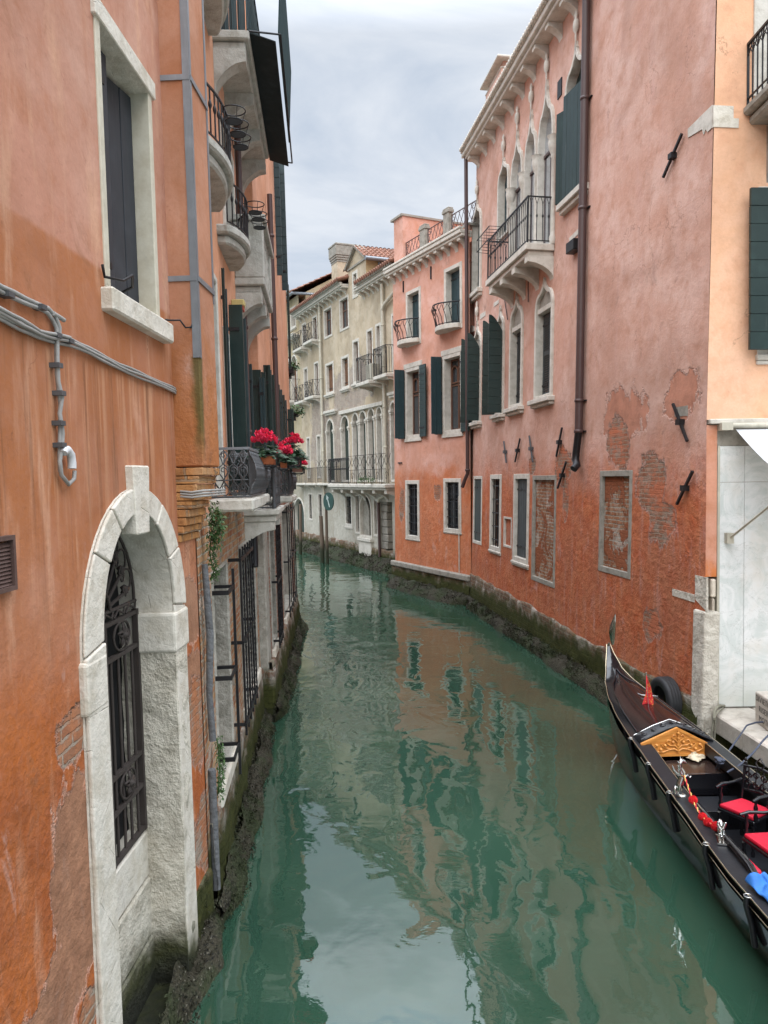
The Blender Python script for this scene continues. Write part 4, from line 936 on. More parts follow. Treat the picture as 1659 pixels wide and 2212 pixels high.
# mooring poles and the round boat sign
def pole(c, x, yt, xb, yb, Y, r, label):
    t = at_depth(c, x, yt, Y); b = at_depth(c, xb, yb, Y); b.z = -.8
    o = MB().tube([b, b.lerp(t, .5) + Vector((.02, 0, 0)), t], [r*1.1, r, r*.85], 8).build('mooring_pole', POLE); return tag(o, label, 'mooring pole', 'mooring poles by the beige wall')
_n = N('wet_pole'); _c = _n.mix(_n.noise(6, 4, .6, _n.vec(scale=(1,1,.1))), (.07,.05,.035), (.16,.12,.09)); _z = _n.xyz()[2]; _c = _n.mix(_n.rng(_z, .5, 1.0, 1, 0), _c, (.02,.025,.012)); POLE = _n.done(_c, .8, _n.bump(_n.noise(20, 4), .02))
pole('F2', 228, 1340, 220, 1750, 38.6, .085, 'dark mooring pole in front of the arched water door')
pole('F2', 452, 1470, 466, 1790, 34.6, .10, 'dark thick mooring pole left of the green round sign')
t = at_depth('F2', 505, 1215, 34.2); b = at_depth('F2', 520, 1740, 34.2); b.z = -.8; c = at_depth('F2', 532, 1312, 33.9)
rt = empty('canal_sign', Matrix.Translation((b.x, b.y, 0)), 'green round canal sign with a white arrow on a slanting pole', 'sign')
MB().tube([b - Vector((b.x, b.y, 0)), t - Vector((b.x, b.y, 0))], [.08, .06], 8).build('post', POLE, rt)
Mx = Matrix.Translation(c - Vector((b.x, b.y, 0))) @ Matrix.Rotation(R(-52), 4, 'Z') @ Matrix.Rotation(R(-22), 4, 'Y')
SG = paint('sign_green', (.02,.06,.05), rough=.5, wear=None); WH_ = paint('sign_white', (.4,.46,.44), rough=.5, wear=None)
q = MB(); q.prism([(math.cos(a)*.40, math.sin(a)*.40) for a in (2*PI*i/32 for i in range(32))], 0, .04); d = MB(); d.v = [Mx @ Vector(p) for p in q.v]; d.f = q.f; d.sm = q.sm
disc = d.build('disc', SG, rt); q = MB(); q.prism([(-.03,-.27),(.03,-.27),(.03,.12),(-.03,.12)], -.012, -.004); q.prism([(-.1,.12),(.1,.12),(0,.3)], -.012, -.004); d = MB(); d.v = [Mx @ Vector(p) for p in q.v]; d.f = q.f; d.sm = q.sm
d.build('arrow', WH_, disc)
# ================================================================ peach house and the quay at the right edge
W = WQ
MQ = stucco('peach_plaster', (.76,.44,.27), (.80,.50,.34), (.68,.36,.22), streak=.12, tide=-3, tide_d=-4, seed=31, bumpk=.4, grime=(.55,.3,.18))
def sl(z): return (WQ.I @ WP.w(.34 + (.2-.34)*min(1, max(0, z-.25)/4.35) if z < 4.6 else .2 - .04*(z-4.6)/8.4, 0, z)).x
root = W.thing('house', 'smooth peach house with white marble ground floor behind the quay', 'building')
SQ = 6.0; zb_ = W.at('D', 1590, 906)[1]; sL = W.at('D', 1527, 880)[0]; sM = W.at('R3', 1402, 700)[0]
holes = []
r = (W.at('G2', 985, 300)[0], W.at('G2', 985, 300)[0] + 1.35, W.at('G2', 1050, 1400)[1], 12.2); o = window(W, r, fw=.27, fill='h', mat=GRN, depth=.3, bot=False); holes.append(o)
r2 = (W.at('D', 1636, 560)[0], W.at('D', 1636, 560)[0] + 1.2, W.at('D', 1645, 768)[1], W.at('D', 1640, 404)[1]); o = window(W, r2, fw=.14, fill='glass', depth=.3, sill=(.02, .12, .06)); holes.append(o)
facade([(sl(zb_), zb_), (SQ, zb_), (SQ, 13.5), (sl(13.5), 13.5)], holes, .35).build('wall', MQ, root, recalc=False); bodybox(W, .5, SQ, zb_, 13.49, MQ, .35, 8)
MLOW = stucco('peach_pier', (.62,.30,.2), (.66,.36,.27), (.5,.2,.1), low=(.62,.2,.06), lowz=(2.4, 2.8), streak=.1, tide=-3, tide_d=-4, seed=8, bumpk=.5)
z5 = W.at('R3', 1360, 1045)[1]; MB().prism([(sl(z5), z5), (sM - .04, z5), (sM - .04, zb_ - .07), (sl(zb_), zb_ - .07)], .0, .4).build('pier', MLOW, root); MB().box(.12, SQ, .31, 8, -1, zb_ - .01).build('wall_core', STUCG, root)
MB().box(.02, SQ, -.07, .4, zb_ - .06, zb_ + .005).build('string_course', ST, root, bevel=.008)
MB().box(sM - .05, SQ, .03, .3, W.at('R3', 1500, 345)[1], zb_ - .062).build('fascia', STUCG, root)
_n = N('veined_marble'); _v = _n.noise(1.8, 6, .65, None, 1.8); _c = _n.mix(_n.rng(_v, .4, .62), (.74,.75,.74), (.58,.62,.60)); _c = _n.mix(_n.rng(_n.noise(.9, 5, .6), .5, .7, 0, .5), _c, (.62,.55,.45)); _zz = _n.math('ADD', _n.xyz()[2], _n.noise(2, 5)); _c = _n.mix(_n.rng(_zz, 1.0, 1.9, .55, 0), _c, (.40,.43,.37)); _c = _n.mix(_n.rng(_n.noise(5, 6, .7), .6, .75, 0, .3), _c, (.4,.38,.33))
_w = _n.rng(_n.math('ABSOLUTE', _n.math('SUBTRACT', _n.noise(2.6, 6, .6, None, 1.2), .5)), 0, .010, .35, 0); _c = _n.mix(_w, _c, (.32,.33,.3)); MARB = _n.done(_c, .35, spec=.5)
q = MB(); zt = W.at('R3', 1500, 345)[1]; sj = W.at('R3', 1538, 900)[0]; z1 = W.at('R3', 1450, 540)[1]; zq = .62
for a, b in ((sM, sj - .004), (sj, sj + 1.1), (sj + 1.105, SQ)):
    q.box(a, b, .03, .3, zq, z1 - .004); q.box(a, b, .03, .3, z1, zt - .004)
q.build('marble_cladding', MARB, root, bevel=.003)
MB().box(sM - .035, sM - .004, -.01, .3, zq, zt).build('metal_edge', PIPEW, root)
# corner stones
pts = [W.at('G2', x, y) for x, y in ((400,1845),(400,1530),(690,1545),(690,1720),(768,1725),(762,1860))]; MB().prism(pts, -.012, .02).build('corner_stone', STW, root)
z5 = W.at('R3', 1360, 1045)[1]; zz = z5 - .02; q = MB()
for k, hgt in enumerate((.26, .38, .3)): q.box(.06 + .02*k, sM - .05 - .02*(k % 2), -.015 - .01*(k % 2), .3, zz - hgt, zz - .012); zz -= hgt
CREAMS = stone('cream_quoin', (.64,.57,.47), (.52,.45,.36), crack=False, dirt=.35, bumpk=2.5); q.build('corner_stone', CREAMS, root, bevel=.03)
MB().box(.10, sM - .05, -.03, .3, -.2, zz - .01).build('corner_post', CREAMS, root, bevel=.02)
# big shutter folded back on the wall
a = W.at('D', 1612, 409, -.1); b = W.at('D', 1617, 757, -.1); leaf(W, a[0] + 1.05, -.1, PI - .06, 1.03, b[1], a[1], GRN, root, ph=.225, th=.05)
# awning, roller and strut
AWN = paint('awning_cloth', (.66,.68,.70), rough=.85, wear=(.45,.46,.45), wear_k=.4, var=.12, grain=(1,1,1), scale=6)
a = W.at('R3', 1487, 250, -.1); aw = MB(); z = a[1]; P = []
for i in range(9):
    t = i/8; P.append([(a[0] + 3.2*j/8, -.1 - 1.5*t, z - .02 - .72*t - .06*math.sin(t*PI)) for j in range(9)])
aw.grid(P); awn = aw.build('awning', AWN, root, solid=.006)
q = MB(); q.tube([(a[0] - .16, -.1, z + .03), (a[0] + 3.2, -.1, z + .03)], .035, 10); q.box(a[0] - .2, a[0] - .05, -.14, .04, z - .03, z + .07); q.build('awning_roller', PIPEW, awn)
c = W.at('R3', 1455, 835, -.02); q = MB(); q.tube([(c[0], -.05, c[1]), (a[0] - .02, -1.55, z - .78)], .016, 8); q.box(c[0] - .05, c[0] + .04, -.06, .04, c[1] - .08, c[1] + .06); q.build('awning_strut', PIPEW, awn)
# balcony at the top
s0 = W.at('G2', 900, 1500)[0]; zf = W.at('G2', 850, 1660)[1] ; s_ = s0 - .06; q = MB(); q.box(s_, s_ + 2.4, -1.0, .02, zf - .02, zf + .1); q.box(s_ + .08, s_ + 2.3, -.9, .02, zf - .14, zf - .022); bal = q.build('balcony', STUCG, root, bevel=.03)
q = MB(); corbel(q, s_ + .45, .28, .8, zf - .14, .75); q.build('bracket', STUCG, bal, bevel=.03)
zr = W.at('G2', 900, 650)[1]; railing([(s0, 0), (s0, -.93), (s0 + 2.2, -.93)], zf + .1, zr, .13, IRON, bal, r=.011, rail=.024, arcs=True, mid=.12, base=.0)
q = MB(); y = 0; h1 = zr - .02; h0 = zr - .16
for k in range(7): y0 = -.13*k; q.tube([(s0, y0, h0), (s0, y0 - .13, h1)], .008, 4); q.tube([(s0, y0, h1), (s0, y0 - .13, h0)], .008, 4)
q.build('railing_lattice', IRON, bal)
# ---------------------------------------------------------------- quay
QS = stone('quay_stone', (.50,.46,.40), (.38,.34,.29), crack=False, dirt=.35, bumpk=1.5, pink=(.5,.42,.36))
xe0, xe1 = 4.34, 4.75; g = MB(); Y = 10.46; k = 0
qr = empty('quay', Matrix.Identity(4), 'pale stone quay with rope worn edge in front of the marble ground floor', 'quay')
while Y > 1.0:
    L_ = 1.05 + .35*((k*37) % 10)/10; x0 = xe0 + (10.46 - Y)*.06; x1 = xe0 + (10.46 - Y + L_)*.06
    for (u0, u1, w0, w1) in ((0, .62, 0, 0), (.63, 9, 0, 0)): g.add([(x0+u0, Y, .34), (x1+u0, Y-L_+.012, .34), (x1+u1, Y-L_+.012, .34), (x0+u1, Y, .34), (x0+u0, Y, .6), (x1+u0, Y-L_+.012, .6), (x1+u1, Y-L_+.012, .6), (x0+u1, Y, .6)], [(0,1,2,3),(4,7,6,5),(0,4,5,1),(1,5,6,2),(2,6,7,3),(3,7,4,0)])
    Y -= L_; k += 1
g.build('paving', QS, qr, bevel=.02)
WW = Wall(xe0 + .06, 10.46, .06, -1, 0, False)
q = []; P = []
for z in (.338, .2, .05, -.1, -1):
    P.append([(xe0 + .07 + i*.1*.06 + .05*nz(i*.1, z*3, 1, 2.5) - .02*(z < .2), 10.46 - i*.1, z) for i in range(96)])
MB().grid(P).build('quay_wall', FOOT, qr)
WW = Wall(xe0 + .03, 10.5, -.06, 1, 0, False)
shells(WW, -.2, 9.4, .02, .0, .2, 300, 'mussels and weed crusting the quay wall behind the gondola')
# inscribed block
bl = ground('G3', 1000, 1262, .6); tl = W.at
hb = .36; Y0 = bl.y; X0 = bl.x
Mb = Matrix.Translation((X0, Y0, .602)) @ Matrix.Rotation(R(-93.4), 4, 'Z')      # local x runs towards the camera
blk = empty('inscribed_stone', Mb, 'pale stone block with carved lettering standing on the quay', 'stone block')
ht = at_depth('G3', 992, 812, Y0).z - .6; pass
MB().box(0, 1.15, 0, .5, 0, ht).build('block', QS, blk, bevel=.02, seg=2)
CARV = paint('carved_letters', (.16,.15,.13), rough=.9, wear=None)
for k, (txt, x, zz) in enumerate((('DIVIETO DI SOSTA', .03, .81), ('RISERVATO', .13, .52), ('MOTOSCAFI', .13, .22))):
    cu = bpy.data.curves.new('lettering', 'FONT'); cu.body = txt; cu.size = ht*.26; cu.extrude = .002; cu.space_character = 1.1
    o = bpy.data.objects.new('tmp', cu); col.objects.link(o); bpy.context.view_layer.update(); me = bpy.data.meshes.new_from_object(o); bpy.data.objects.remove(o); o = bpy.data.objects.new('lettering', me); col.objects.link(o); me.materials.clear(); me.materials.append(CARV); o.parent = blk; o.location = (x, -.0025, ht*zz - .03); o.rotation_euler = (PI/2, 0, 0)
# ropes
ROPE = paint('old_rope', (.22,.21,.16), rough=.95, wear=None, var=.3); ROPEB = paint('blue_grey_rope', (.06,.07,.10), rough=.9, wear=None, var=.3)
q = MB()
def g3(x, y, Y): return at_depth('G3', x, y, Y)
q.tube([g3(560,1030,10.3), g3(500,1025,10.2), g3(440,1060,10.05), g3(412,1120,10.0), g3(408,1200,9.98)], .02, 6); q.tube([g3(540,1060,10.25), g3(470,1110,10.0), g3(415,1190,9.97)], .014, 6)
for xs_ in ((395, 378, 385, 412), (428, 425, 418, 420)): q.tube([g3(410,1200,9.97), g3(xs_[0],1280,9.96), g3(xs_[1],1420,9.95), g3(xs_[2],1520,9.95), g3(xs_[3],1600,9.94), g3(425,1690,9.9)], .012, 6)
for z in (1200, 1225, 1600): q.tube([g3(392,z,9.93), g3(432,z,9.93)], .016, 6)
tag(q.build('rope', ROPE), 'old greenish mooring rope doubled and hanging from the quay corner', 'rope')
# tyre fender
c = WP.at('R4', 800, 885, -.1); TY = paint('tyre_rubber', (.018,.019,.021), rough=.6, wear=(.06,.06,.06), wear_k=.3, grain=(1,1,1))
M = WP.M @ Matrix.Translation((c[0] + .22, -.02, c[1])) @ Matrix.Rotation(PI/2, 4, 'X'); q = MB(); Rr = .335
prof = [(Rr-.13, .02), (Rr-.05, .0), (Rr-.012, .02), (Rr, .035)] + [(Rr - (.008 if k in (2, 5, 8) else 0), .035 + .014*k) for k in range(1, 11)] + [(Rr-.012, .205), (Rr-.05, .225), (Rr-.13, .205), (Rr-.115, .15), (Rr-.03, .12), (Rr-.115, .06), (Rr-.13, .02)]
V = []; n = 48
for r_, z_ in prof:
    for j in range(n): a = 2*PI*j/n; V.append((r_*math.cos(a), r_*math.sin(a), z_))
q.add(V, [(i*n+j, i*n+(j+1)%n, (i+1)*n+(j+1)%n, (i+1)*n+j) for i in range(len(prof)-1) for j in range(n)], True)
tag(q.build('tyre', TY, M=M), 'worn black car tyre hung as a fender by the bow of the gondola', 'tyre')
# ================================================================ near orange house (left bank)
def pp(W, c, xa, ya, xb, yb):
    a = W.at(c, (xa+xb)/2, (ya+yb)/2); l = W.at(c, xa, (ya+yb)/2); r = W.at(c, xb, (ya+yb)/2); t = W.at(c, (xa+xb)/2, ya); b = W.at(c, (xa+xb)/2, yb)
    return (a[0], (t[1]+b[1])/2, abs(r[0]-l[0])/2, abs(t[1]-b[1])/2)
W = WA
MA = stucco('orange_plaster', (.49,.24,.165), (.55,.32,.24), (.42,.175,.095), midz=(5.04, (.38,.14,.055), .05), drips=(2.7, 4.47, (.55,.29,.165), (.16,.07,.033)), low=(.42,.118,.026), low_l=(.33,.085,.02), lowz=(2.4, 3.4), streak=.7, seed=41, streakc=(.64,.38,.25),
            patches=[pp(W,'A4',300,-60,490,330), pp(W,'A4',400,1450,600,1750), pp(W,'A4',1050,420,1180,900), pp(W,'A3',1020,1150,1140,1700)],
            rawpatch=[pp(W,'A4',290,250,540,1500), pp(W,'A4',120,1250,560,1900), pp(W,'A3',1000,1000,1130,1500), pp(W,'A3',985,680,1100,1050)], raw=(.36,.20,.125), tide=.42, tide_d=.12, bumpk=1.0,
            brickc=((.33,.13,.07), (.38,.22,.13), (.40,.34,.27)), grime=(.25,.11,.05))
root = W.thing('house', 'near orange plastered house with the white arched water door', 'building')
holes = []
DZ0, DSP, DCR = -.9, 2.86, 3.74
do = head(4.04, 5.84, DZ0, DSP, DCR + .02, 'round', 12); di = head(4.30, 5.58, DZ0, DSP + .04, 3.60, 'round', 12)
holes.append(do)
a = W.at('A1', 532, 700); b = W.at('A1', 830, 1000); r = (a[0], b[0] + .02, 4.94, W.at('A1', 640, 205)[1]); holes.append(rect(*r)); wr = r
S0, S1 = -1.5, 6.30
facade(rect(S0, S1, -1, 11), holes, .4).build('wall', MA, root, recalc=False)
bodybox(W, S0, S1, -1, 10.99, MA, .4, 5)
# window
CRM = stone('cream_reveal', (.56,.52,.42), (.48,.43,.33), crack=False, dirt=.2, bumpk=.4)
i = inset(rect(*r), .07); i = [(i[0][0], r[2]+.01), (i[1][0], r[2]+.01), i[2], i[3]]
fr = MB().ring(rect(*r), i, -.012, .4).build('window', CRM, root, bevel=.005)
MB().box(r[0] - .03, r[1] + .04, -.03, .395, r[3] - .09, r[3] + .03).build('lintel', STW, fr, bevel=.006)
q = MB(); q.box(r[0] - .06, r[1] + .1, -.075, .1, 4.80, 4.94); q.build('sill', STW, fr, bevel=.012)
m_ = r[0] + (r[1]-r[0])*.40
leaf(W, r[0] + .08, .10, .03, m_ - r[0] - .1, 4.95, r[3] - .12, NAVY, fr, planks='v'); leaf(W, r[1] - .08, .13, PI + .16, r[1] - m_ - .12, 4.95, r[3] - .12, NAVY, fr, planks='v')
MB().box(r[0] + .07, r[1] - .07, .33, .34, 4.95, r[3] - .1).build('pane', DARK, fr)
q = MB(); z = 5.02; q.tube([(r[0] - .07, -.02, z + .04), (r[0] - .07, -.03, z - .03), (r[0] + .14, -.06, z), (r[0] + .25, -.08, z + .06), (r[0] + .38, -.03, z + .02), (r[0] + .42, .12, z - .03)], .009, 6); q.build('window_hook', IRON, fr)
a = W.at('A2', 830, 330); b = W.at('A2', 905, 336, -.1); q = MB(); q.tube([(a[0], .0, a[1]), (a[0] + .03, -.03, a[1]), (b[0], -.1, a[1]), (b[0] + .03, -.13, a[1] - .05), (b[0] + .07, -.16, a[1] - .04), (b[0] + .09, -.17, a[1] + .0)], .007, 6); q.build('wall_hook', IRON, root)
# water door
q = MB(); q.ring(do, di, -.012, .40); door = q.build('door_surround', STW, root)
for k, (i0, i1) in enumerate(((1,2),(2,6),(6,10),(10,14),(14,18),(18,21),(21,26),(26,27))):   # facing blocks with open joints
    idx = [i % 27 for i in range(i0, i1+1)]; O_ = [Vector(do[i]) for i in idx]; I_ = [Vector(di[i]) for i in idx]
    for L2 in (O_, I_):
        L2[0] = L2[0] + (L2[1]-L2[0]).normalized()*.005; L2[-1] = L2[-1] + (L2[-2]-L2[-1]).normalized()*.005
    poly = [tuple(p) for p in O_] + [tuple(p) for p in reversed(I_)]; MB().prism(poly, -.032 - .009*((k*5) % 3)/2, -.013).build('voussoir' if 0 < k < 7 else 'jamb_block', STW, door, bevel=.009, seg=2)
MB().prism([(4.83, 3.46), (5.05, 3.46), (5.09, 3.9), (4.80, 3.9)], -.055, .06).build('keystone', STW, door, bevel=.01)
for s0, s1 in ((4.02, 4.30), (5.54, 5.87)): MB().box(s0, s1, -.045, .38, 2.55, 2.84).build('impost', STW, door, bevel=.02, seg=2)
STR = stone('rough_jamb', (.58,.54,.45), (.44,.40,.32), crack=False, dirt=.6, tide=.42, bumpk=6, dark=(.2,.17,.13))
for s0, s1 in ((4.05, 4.285), (5.56, 5.83)):
    n = 34; q = MB(); P = []
    for j in range(n+1):
        z = -.9 + (2.55+.9)*j/n; row = []
        for (x, y) in ((s0, .02), (s0, -.022), ((s0+s1)/2, -.026), (s1, -.02), (s1, .1), (s1, .25), (s1, .38)) if s0 < 5 else ((s1, .02), (s1, -.022), ((s0+s1)/2, -.026), (s0, -.022), (s0, .1), (s0, .25), (s0, .38)):
            k = .014; row.append((x + k*nz(z*2, y*9, x, 2.6) + .006*nz(z, y, x, 14), y + k*nz(z*2, 5, x*3, 3.1) - .006 + .006*nz(z, 3, x, 15), z))
        P.append(row)
    q.grid(P, smooth=False); q.build('jamb', STR, door)
zt = 1.23
for k, (z0, z1) in enumerate(((zt - .34, zt), (zt - .78, zt - .35), (-1, zt - .79))): MB().box(4.3, 5.6, .235 - .006*(k == 1), .42, z0, z1).build('threshold', STONEB if k else STW, door, bevel=.015) if False else MB().box(4.3, 5.6, .235 - .008*k, .42, z0, z1).build('threshold', STR if k else STW, door, bevel=.015)
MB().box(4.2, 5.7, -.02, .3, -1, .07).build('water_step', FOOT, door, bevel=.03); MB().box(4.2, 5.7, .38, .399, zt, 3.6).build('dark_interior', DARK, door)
# iron gate and fan light
GD = .25; gate = MB(); s0, s1, z0, z1 = 4.30, 5.56, zt, 2.88
zm = 2.62
for x in (s0 + .02, (s0+s1)/2 - .022, (s0+s1)/2 + .022, s1 - .02): gate.box(x - .018, x + .018, GD - .02, GD + .02, z0 + .02, z1)
for z in (z0 + .04, zm, z1 - .02, z0 + .36, z0 + .60): gate.box(s0, s1, GD - .017, GD + .017, z - .014, z + .014)
g = gate.build('gate', RUST, door)
for h in (0, 1):
    a0 = s0 + .04 + h*(s1-s0)/2; a1 = a0 + (s1-s0)/2 - .08; mid = (a0+a1)/2
    for zz, rad in ((zm + .125, .10), (z0 + .48, .095)):
        q = MB(); n = 26
        q.tube([(mid + rad*1.45*math.cos(2*PI*k/n), GD - .01, zz + rad*math.sin(2*PI*k/n)) for k in range(n)], .010, 5, closed=True)
        for k in range(5):
            t = 2*PI*k/5 + PI/2; q.tube([(mid, GD - .02, zz), (mid + rad*.55*math.cos(t+.35), GD - .03, zz + rad*.55*math.sin(t+.35)), (mid + rad*.85*math.cos(t), GD - .02, zz + rad*.85*math.sin(t)), (mid + rad*.55*math.cos(t-.35), GD - .03, zz + rad*.55*math.sin(t-.35)), (mid, GD - .02, zz)], .011, 5)
        q.lathe([(0.0, -.03), (.03, -.02), (.03, .01), (0, .03)], Matrix.Translation((mid, GD - .03, zz)) @ Matrix.Rotation(PI/2, 4, 'X'), 8); q.build('rosette', RUST, g)
for k in range(9):
    x = s0 + .06 + (s1-s0-.12)*(k+.5)/9; q = MB(); q.tube([(x, GD, z0 + .02), (x, GD, zm)], .011, 8); q.build('bar', RUST, g)
q = MB(); c0 = (s0+s1)/2; Rr = .6; zc = z1 + .1
q.tube([(s0 + .01, GD, z1 + .06), (s1 - .01, GD, z1 + .06)], .014, 6)
for k in range(6): x = s0 + (s1-s0)*(k+.5)/6; q.tube([(x - .1, GD, z1), (x - .05, GD - .01, z1 + .05), (x + .05, GD - .01, z1 + .01), (x + .1, GD, z1 + .06)], .009, 5)
q.tube([(c0 + Rr*math.cos(t), GD, zc - .03 + Rr*1.0*math.sin(t)) for t in (PI*i/20 for i in range(21))], .012, 6)
q.tube([(c0 + .13*math.cos(t), GD - .01, zc - .03 + .13*math.sin(t)) for t in (PI*i/12 for i in range(13))], .014, 6)
for k in range(9):
    t = PI*(k+.5)/9; u = Vector((math.cos(t), 0, math.sin(t))); o_ = Vector((c0, GD, zc - .03)); q.tube([o_ + u*.13, o_ + u*.43], .013, 8); q.lathe([(.0, -.02), (.03, .0), (.02, .02), (.032, .04), (0, .06)], Matrix.Translation(o_ + u*.43), 8)
for k in range(8):
    t = PI*(k+1)/9; u = Vector((math.cos(t), 0, math.sin(t))); v = Vector((-math.sin(t), 0, math.cos(t))); o_ = Vector((c0, GD - .008, zc - .03)) + u*.44
    q.tube([o_ + u*(.12*math.sin(p)) + v*(.085*math.cos(p)) for p in (PI*i/10 for i in range(11))], .008, 5)
    for sg in (-1, 1): scroll(q, o_ + v*.05*sg - u*.03, v*sg, u, .045, 1.2, .007, 12)
q.build('fanlight_grille', RUST, door)
# cables along the wall
CAB = paint('grey_cable', (.33,.32,.30), rough=.6, wear=(.14,.13,.12), wear_k=.3, grain=(1,1,1)); WHP = paint('white_plastic', (.66,.66,.66), rough=.45, wear=None)
def path(c, P, d): return [(W.at(c, x, y, d)[0], d, W.at(c, x, y, d)[1]) for x, y in P]
def bundle(c, P, n, r, name='cable', d0=-.02):
    base = path(c, P, d0)
    for k in range(n):
        q = MB(); V = []
        for i, (x, y, z) in enumerate(base):
            j = min(i + 1, len(base) - 1); t = Vector(base[j]) - Vector(base[max(i-1, 0)]); t.normalize(); nn = Vector((-t.z, 0, t.x)); w_ = (k - (n-1)/2)*r*1.9 + .003*math.sin(i*1.7 + k*2)
            V.append(Vector((x, y - .005*(k % 2) - .004*math.sin(i + k), z)) + nn*w_)
        q.tube(V, r, 8); q.build(name, CAB, root)
def dens(P, st=45):
    o = []
    for a, b in zip(P[:-1], P[1:]):
        n = max(1, int(math.hypot(b[0]-a[0], b[1]-a[1])/st)); o += [(a[0]+(b[0]-a[0])*i/n, a[1]+(b[1]-a[1])*i/n) for i in range(n)]
    return o + [P[-1]]
bundle('A2', dens([(-500,-130), (0,175), (60,205), (130,240), (200,265), (240,282), (268,320), (285,370), (287,420)]), 2, .011)
bundle('A2', dens([(-500,60), (0,310), (90,358), (190,405), (270,425), (350,442), (450,487), (600,565), (750,630), (870,680)]) + [(893,695), (902,730), (912,850), (918,960), (926,1085), (938,1118), (965,1133)], 3, .0085)
bundle('A2', dens([(-500,25), (0,285), (100,340), (200,395), (345,430)]), 2, .009, d0=-.035)
q = MB(); V = path('A2', dens([(287,420), (288,520), (292,640), (312,720), (300,800), (315,900), (310,980)], 60) + [(300,1040), (308,1110), (345,1158), (372,1130), (375,1090)], -.03); q.tube(V, .011, 8); q.build('cable', CAB, root)
V = path('A2', dens([(280,430), (284,600), (303,760), (300,900), (298,1000)], 60) + [(300,1090), (320,1130)], -.022); MB().tube(V, .009, 8).build('cable', CAB, root)
V = path('A2', [(318,1000), (322,988), (338,984), (356,1010), (362,1050), (362,1078)], -.04); MB().tube(V, .022, 10).build('conduit_elbow', WHP, root)
for (x, y) in ((40,205), (205,268), (283,410), (345,438), (287,560), (302,700), (300,850), (305,960)): s_, z_ = W.at('A2', x, y, -.03); MB().box(s_ - .025, s_ + .025, -.05, 0, z_ - .012, z_ + .012).build('cable_clip', IRONG, root)
a = W.at('A2', 250, 305); MB().tube([(a[0] - .03, -.03, a[1]), (a[0] + .09, -.03, a[1] - .01)], .012, 8).build('pipe_stub', CAB, root)
# vent
r = W.R('A3', -70, 440, 62, 720); MB().ring(rect(*r), inset(rect(*r), .02), -.03, .02).build('vent', paint('vent_brown', (.10,.06,.05), rough=.5, wear=(.2,.12,.09)), root)
v_ = [o for o in root.children if o.name.startswith('vent')][-1]; z = r[2] + .03; q = MB()
while z < r[3] - .03: q.mbox(Matrix.Translation(((r[0]+r[1])/2, -.008, z)) @ Matrix.Rotation(-.7, 4, 'X'), -(r[1]-r[0])/2 + .02, (r[1]-r[0])/2 - .02, -.003, .003, -.011, .011); z += .017
q.build('louvre', bpy.data.materials['vent_brown'], v_); MB().box(r[0] + .02, r[1] - .02, .0, .01, r[2] + .02, r[3] - .02).build('vent_back', DARK, v_)
# chimney breast on stepped brick corbels, zinc corner strips
MBR = stucco('breast_plaster', (.47,.22,.13), (.53,.29,.20), (.40,.16,.075), low=(.44,.165,.055), lowz=(4.5, 5.0), streak=.35, seed=51, corner=(5.84, -.215, .075, 3.95, 4.74, (.10,.085,.03)), tide=-2, tide_d=-3)
b0, b1, PR = 5.84, 6.32, .215; zb0, zb1 = 3.33, 3.90
br = MB().box(b0, b1, -PR, .1, zb1 + .002, 11).build('chimney_breast', MBR, root, bevel=.012)
OB = brickwork('corbel_brick', (.42,.19,.075), (.5,.26,.10), (.32,.22,.14), plaster=(.45,.3,.18), pl=.05, tide=-3, tide_d=-4, pale=(.45,.28,.15), bh=.2)
hh = (zb1 - zb0)/9
for k in range(9):
    p = (.02 + .0235*k) if k != 7 else .175; x = b0 - .015; e = 0
    for j in range(2 if k % 2 else 3):
        w_ = .16 if (j or k % 2) else .09; x1 = min(b1 + .01, x + (w_*1.5 if k % 2 else w_*1.3)); x1 = b1 + .01 if j == (1 if k % 2 else 2) else x1
        MB().box(x, x1 - .006, -p + random.uniform(-.003, .003), .02, zb0 + hh*k, zb0 + hh*(k+1) - .006).build('corbel_brick', OB, br, bevel=.005); x = x1
s_ = .05
for z0, z1 in ((4.72, 11),): 
    q = MB(); q.box(b0 - .006, b0 + s_*.8, -PR - .006, -PR, z0, z1); q.box(b0 - .008, b0 - .002, -PR - .006, -PR + s_, z0, z1); q.build('corner_strip', ZINC, br); q = MB(); q.box(b1 - s_*.6, b1 + .008, -PR - .007, -PR - .001, z0 + .5, z1); q.build('corner_strip', ZINC, br)
for z in (6.78, 5.31): q = MB(); q.box(b0 - .012, b0 - .006, -PR, .0, z - .02, z + .02); q.box(b0, b1, -PR - .013, -PR - .007, z - .02, z + .02); q.build('strap', ZINC, br)
V = [(5.83, -.03, 3.70), (5.815, -.12, 3.69), (5.82, -.21, 3.70), (5.9, -.235, 3.70), (6.1, -.24, 3.70), (6.35, -.24, 3.70)]
for k in range(3): MB().tube([(x, y, z + .02*k - .02) for x, y, z in V], .0085, 8).build('cable', CAB, root)
foundation(W, -1.5, 4.03, .5, .5, .03, FOOT); foundation(W, 5.86, 6.3, .55, .6, .03, FOOT)
MUS = 'mussels and weed crusting the foot of the near orange house'
shells(W, -1.5, 6.35, .0, .02, .2, 520, MUS, depth_out=.16, size=.022)

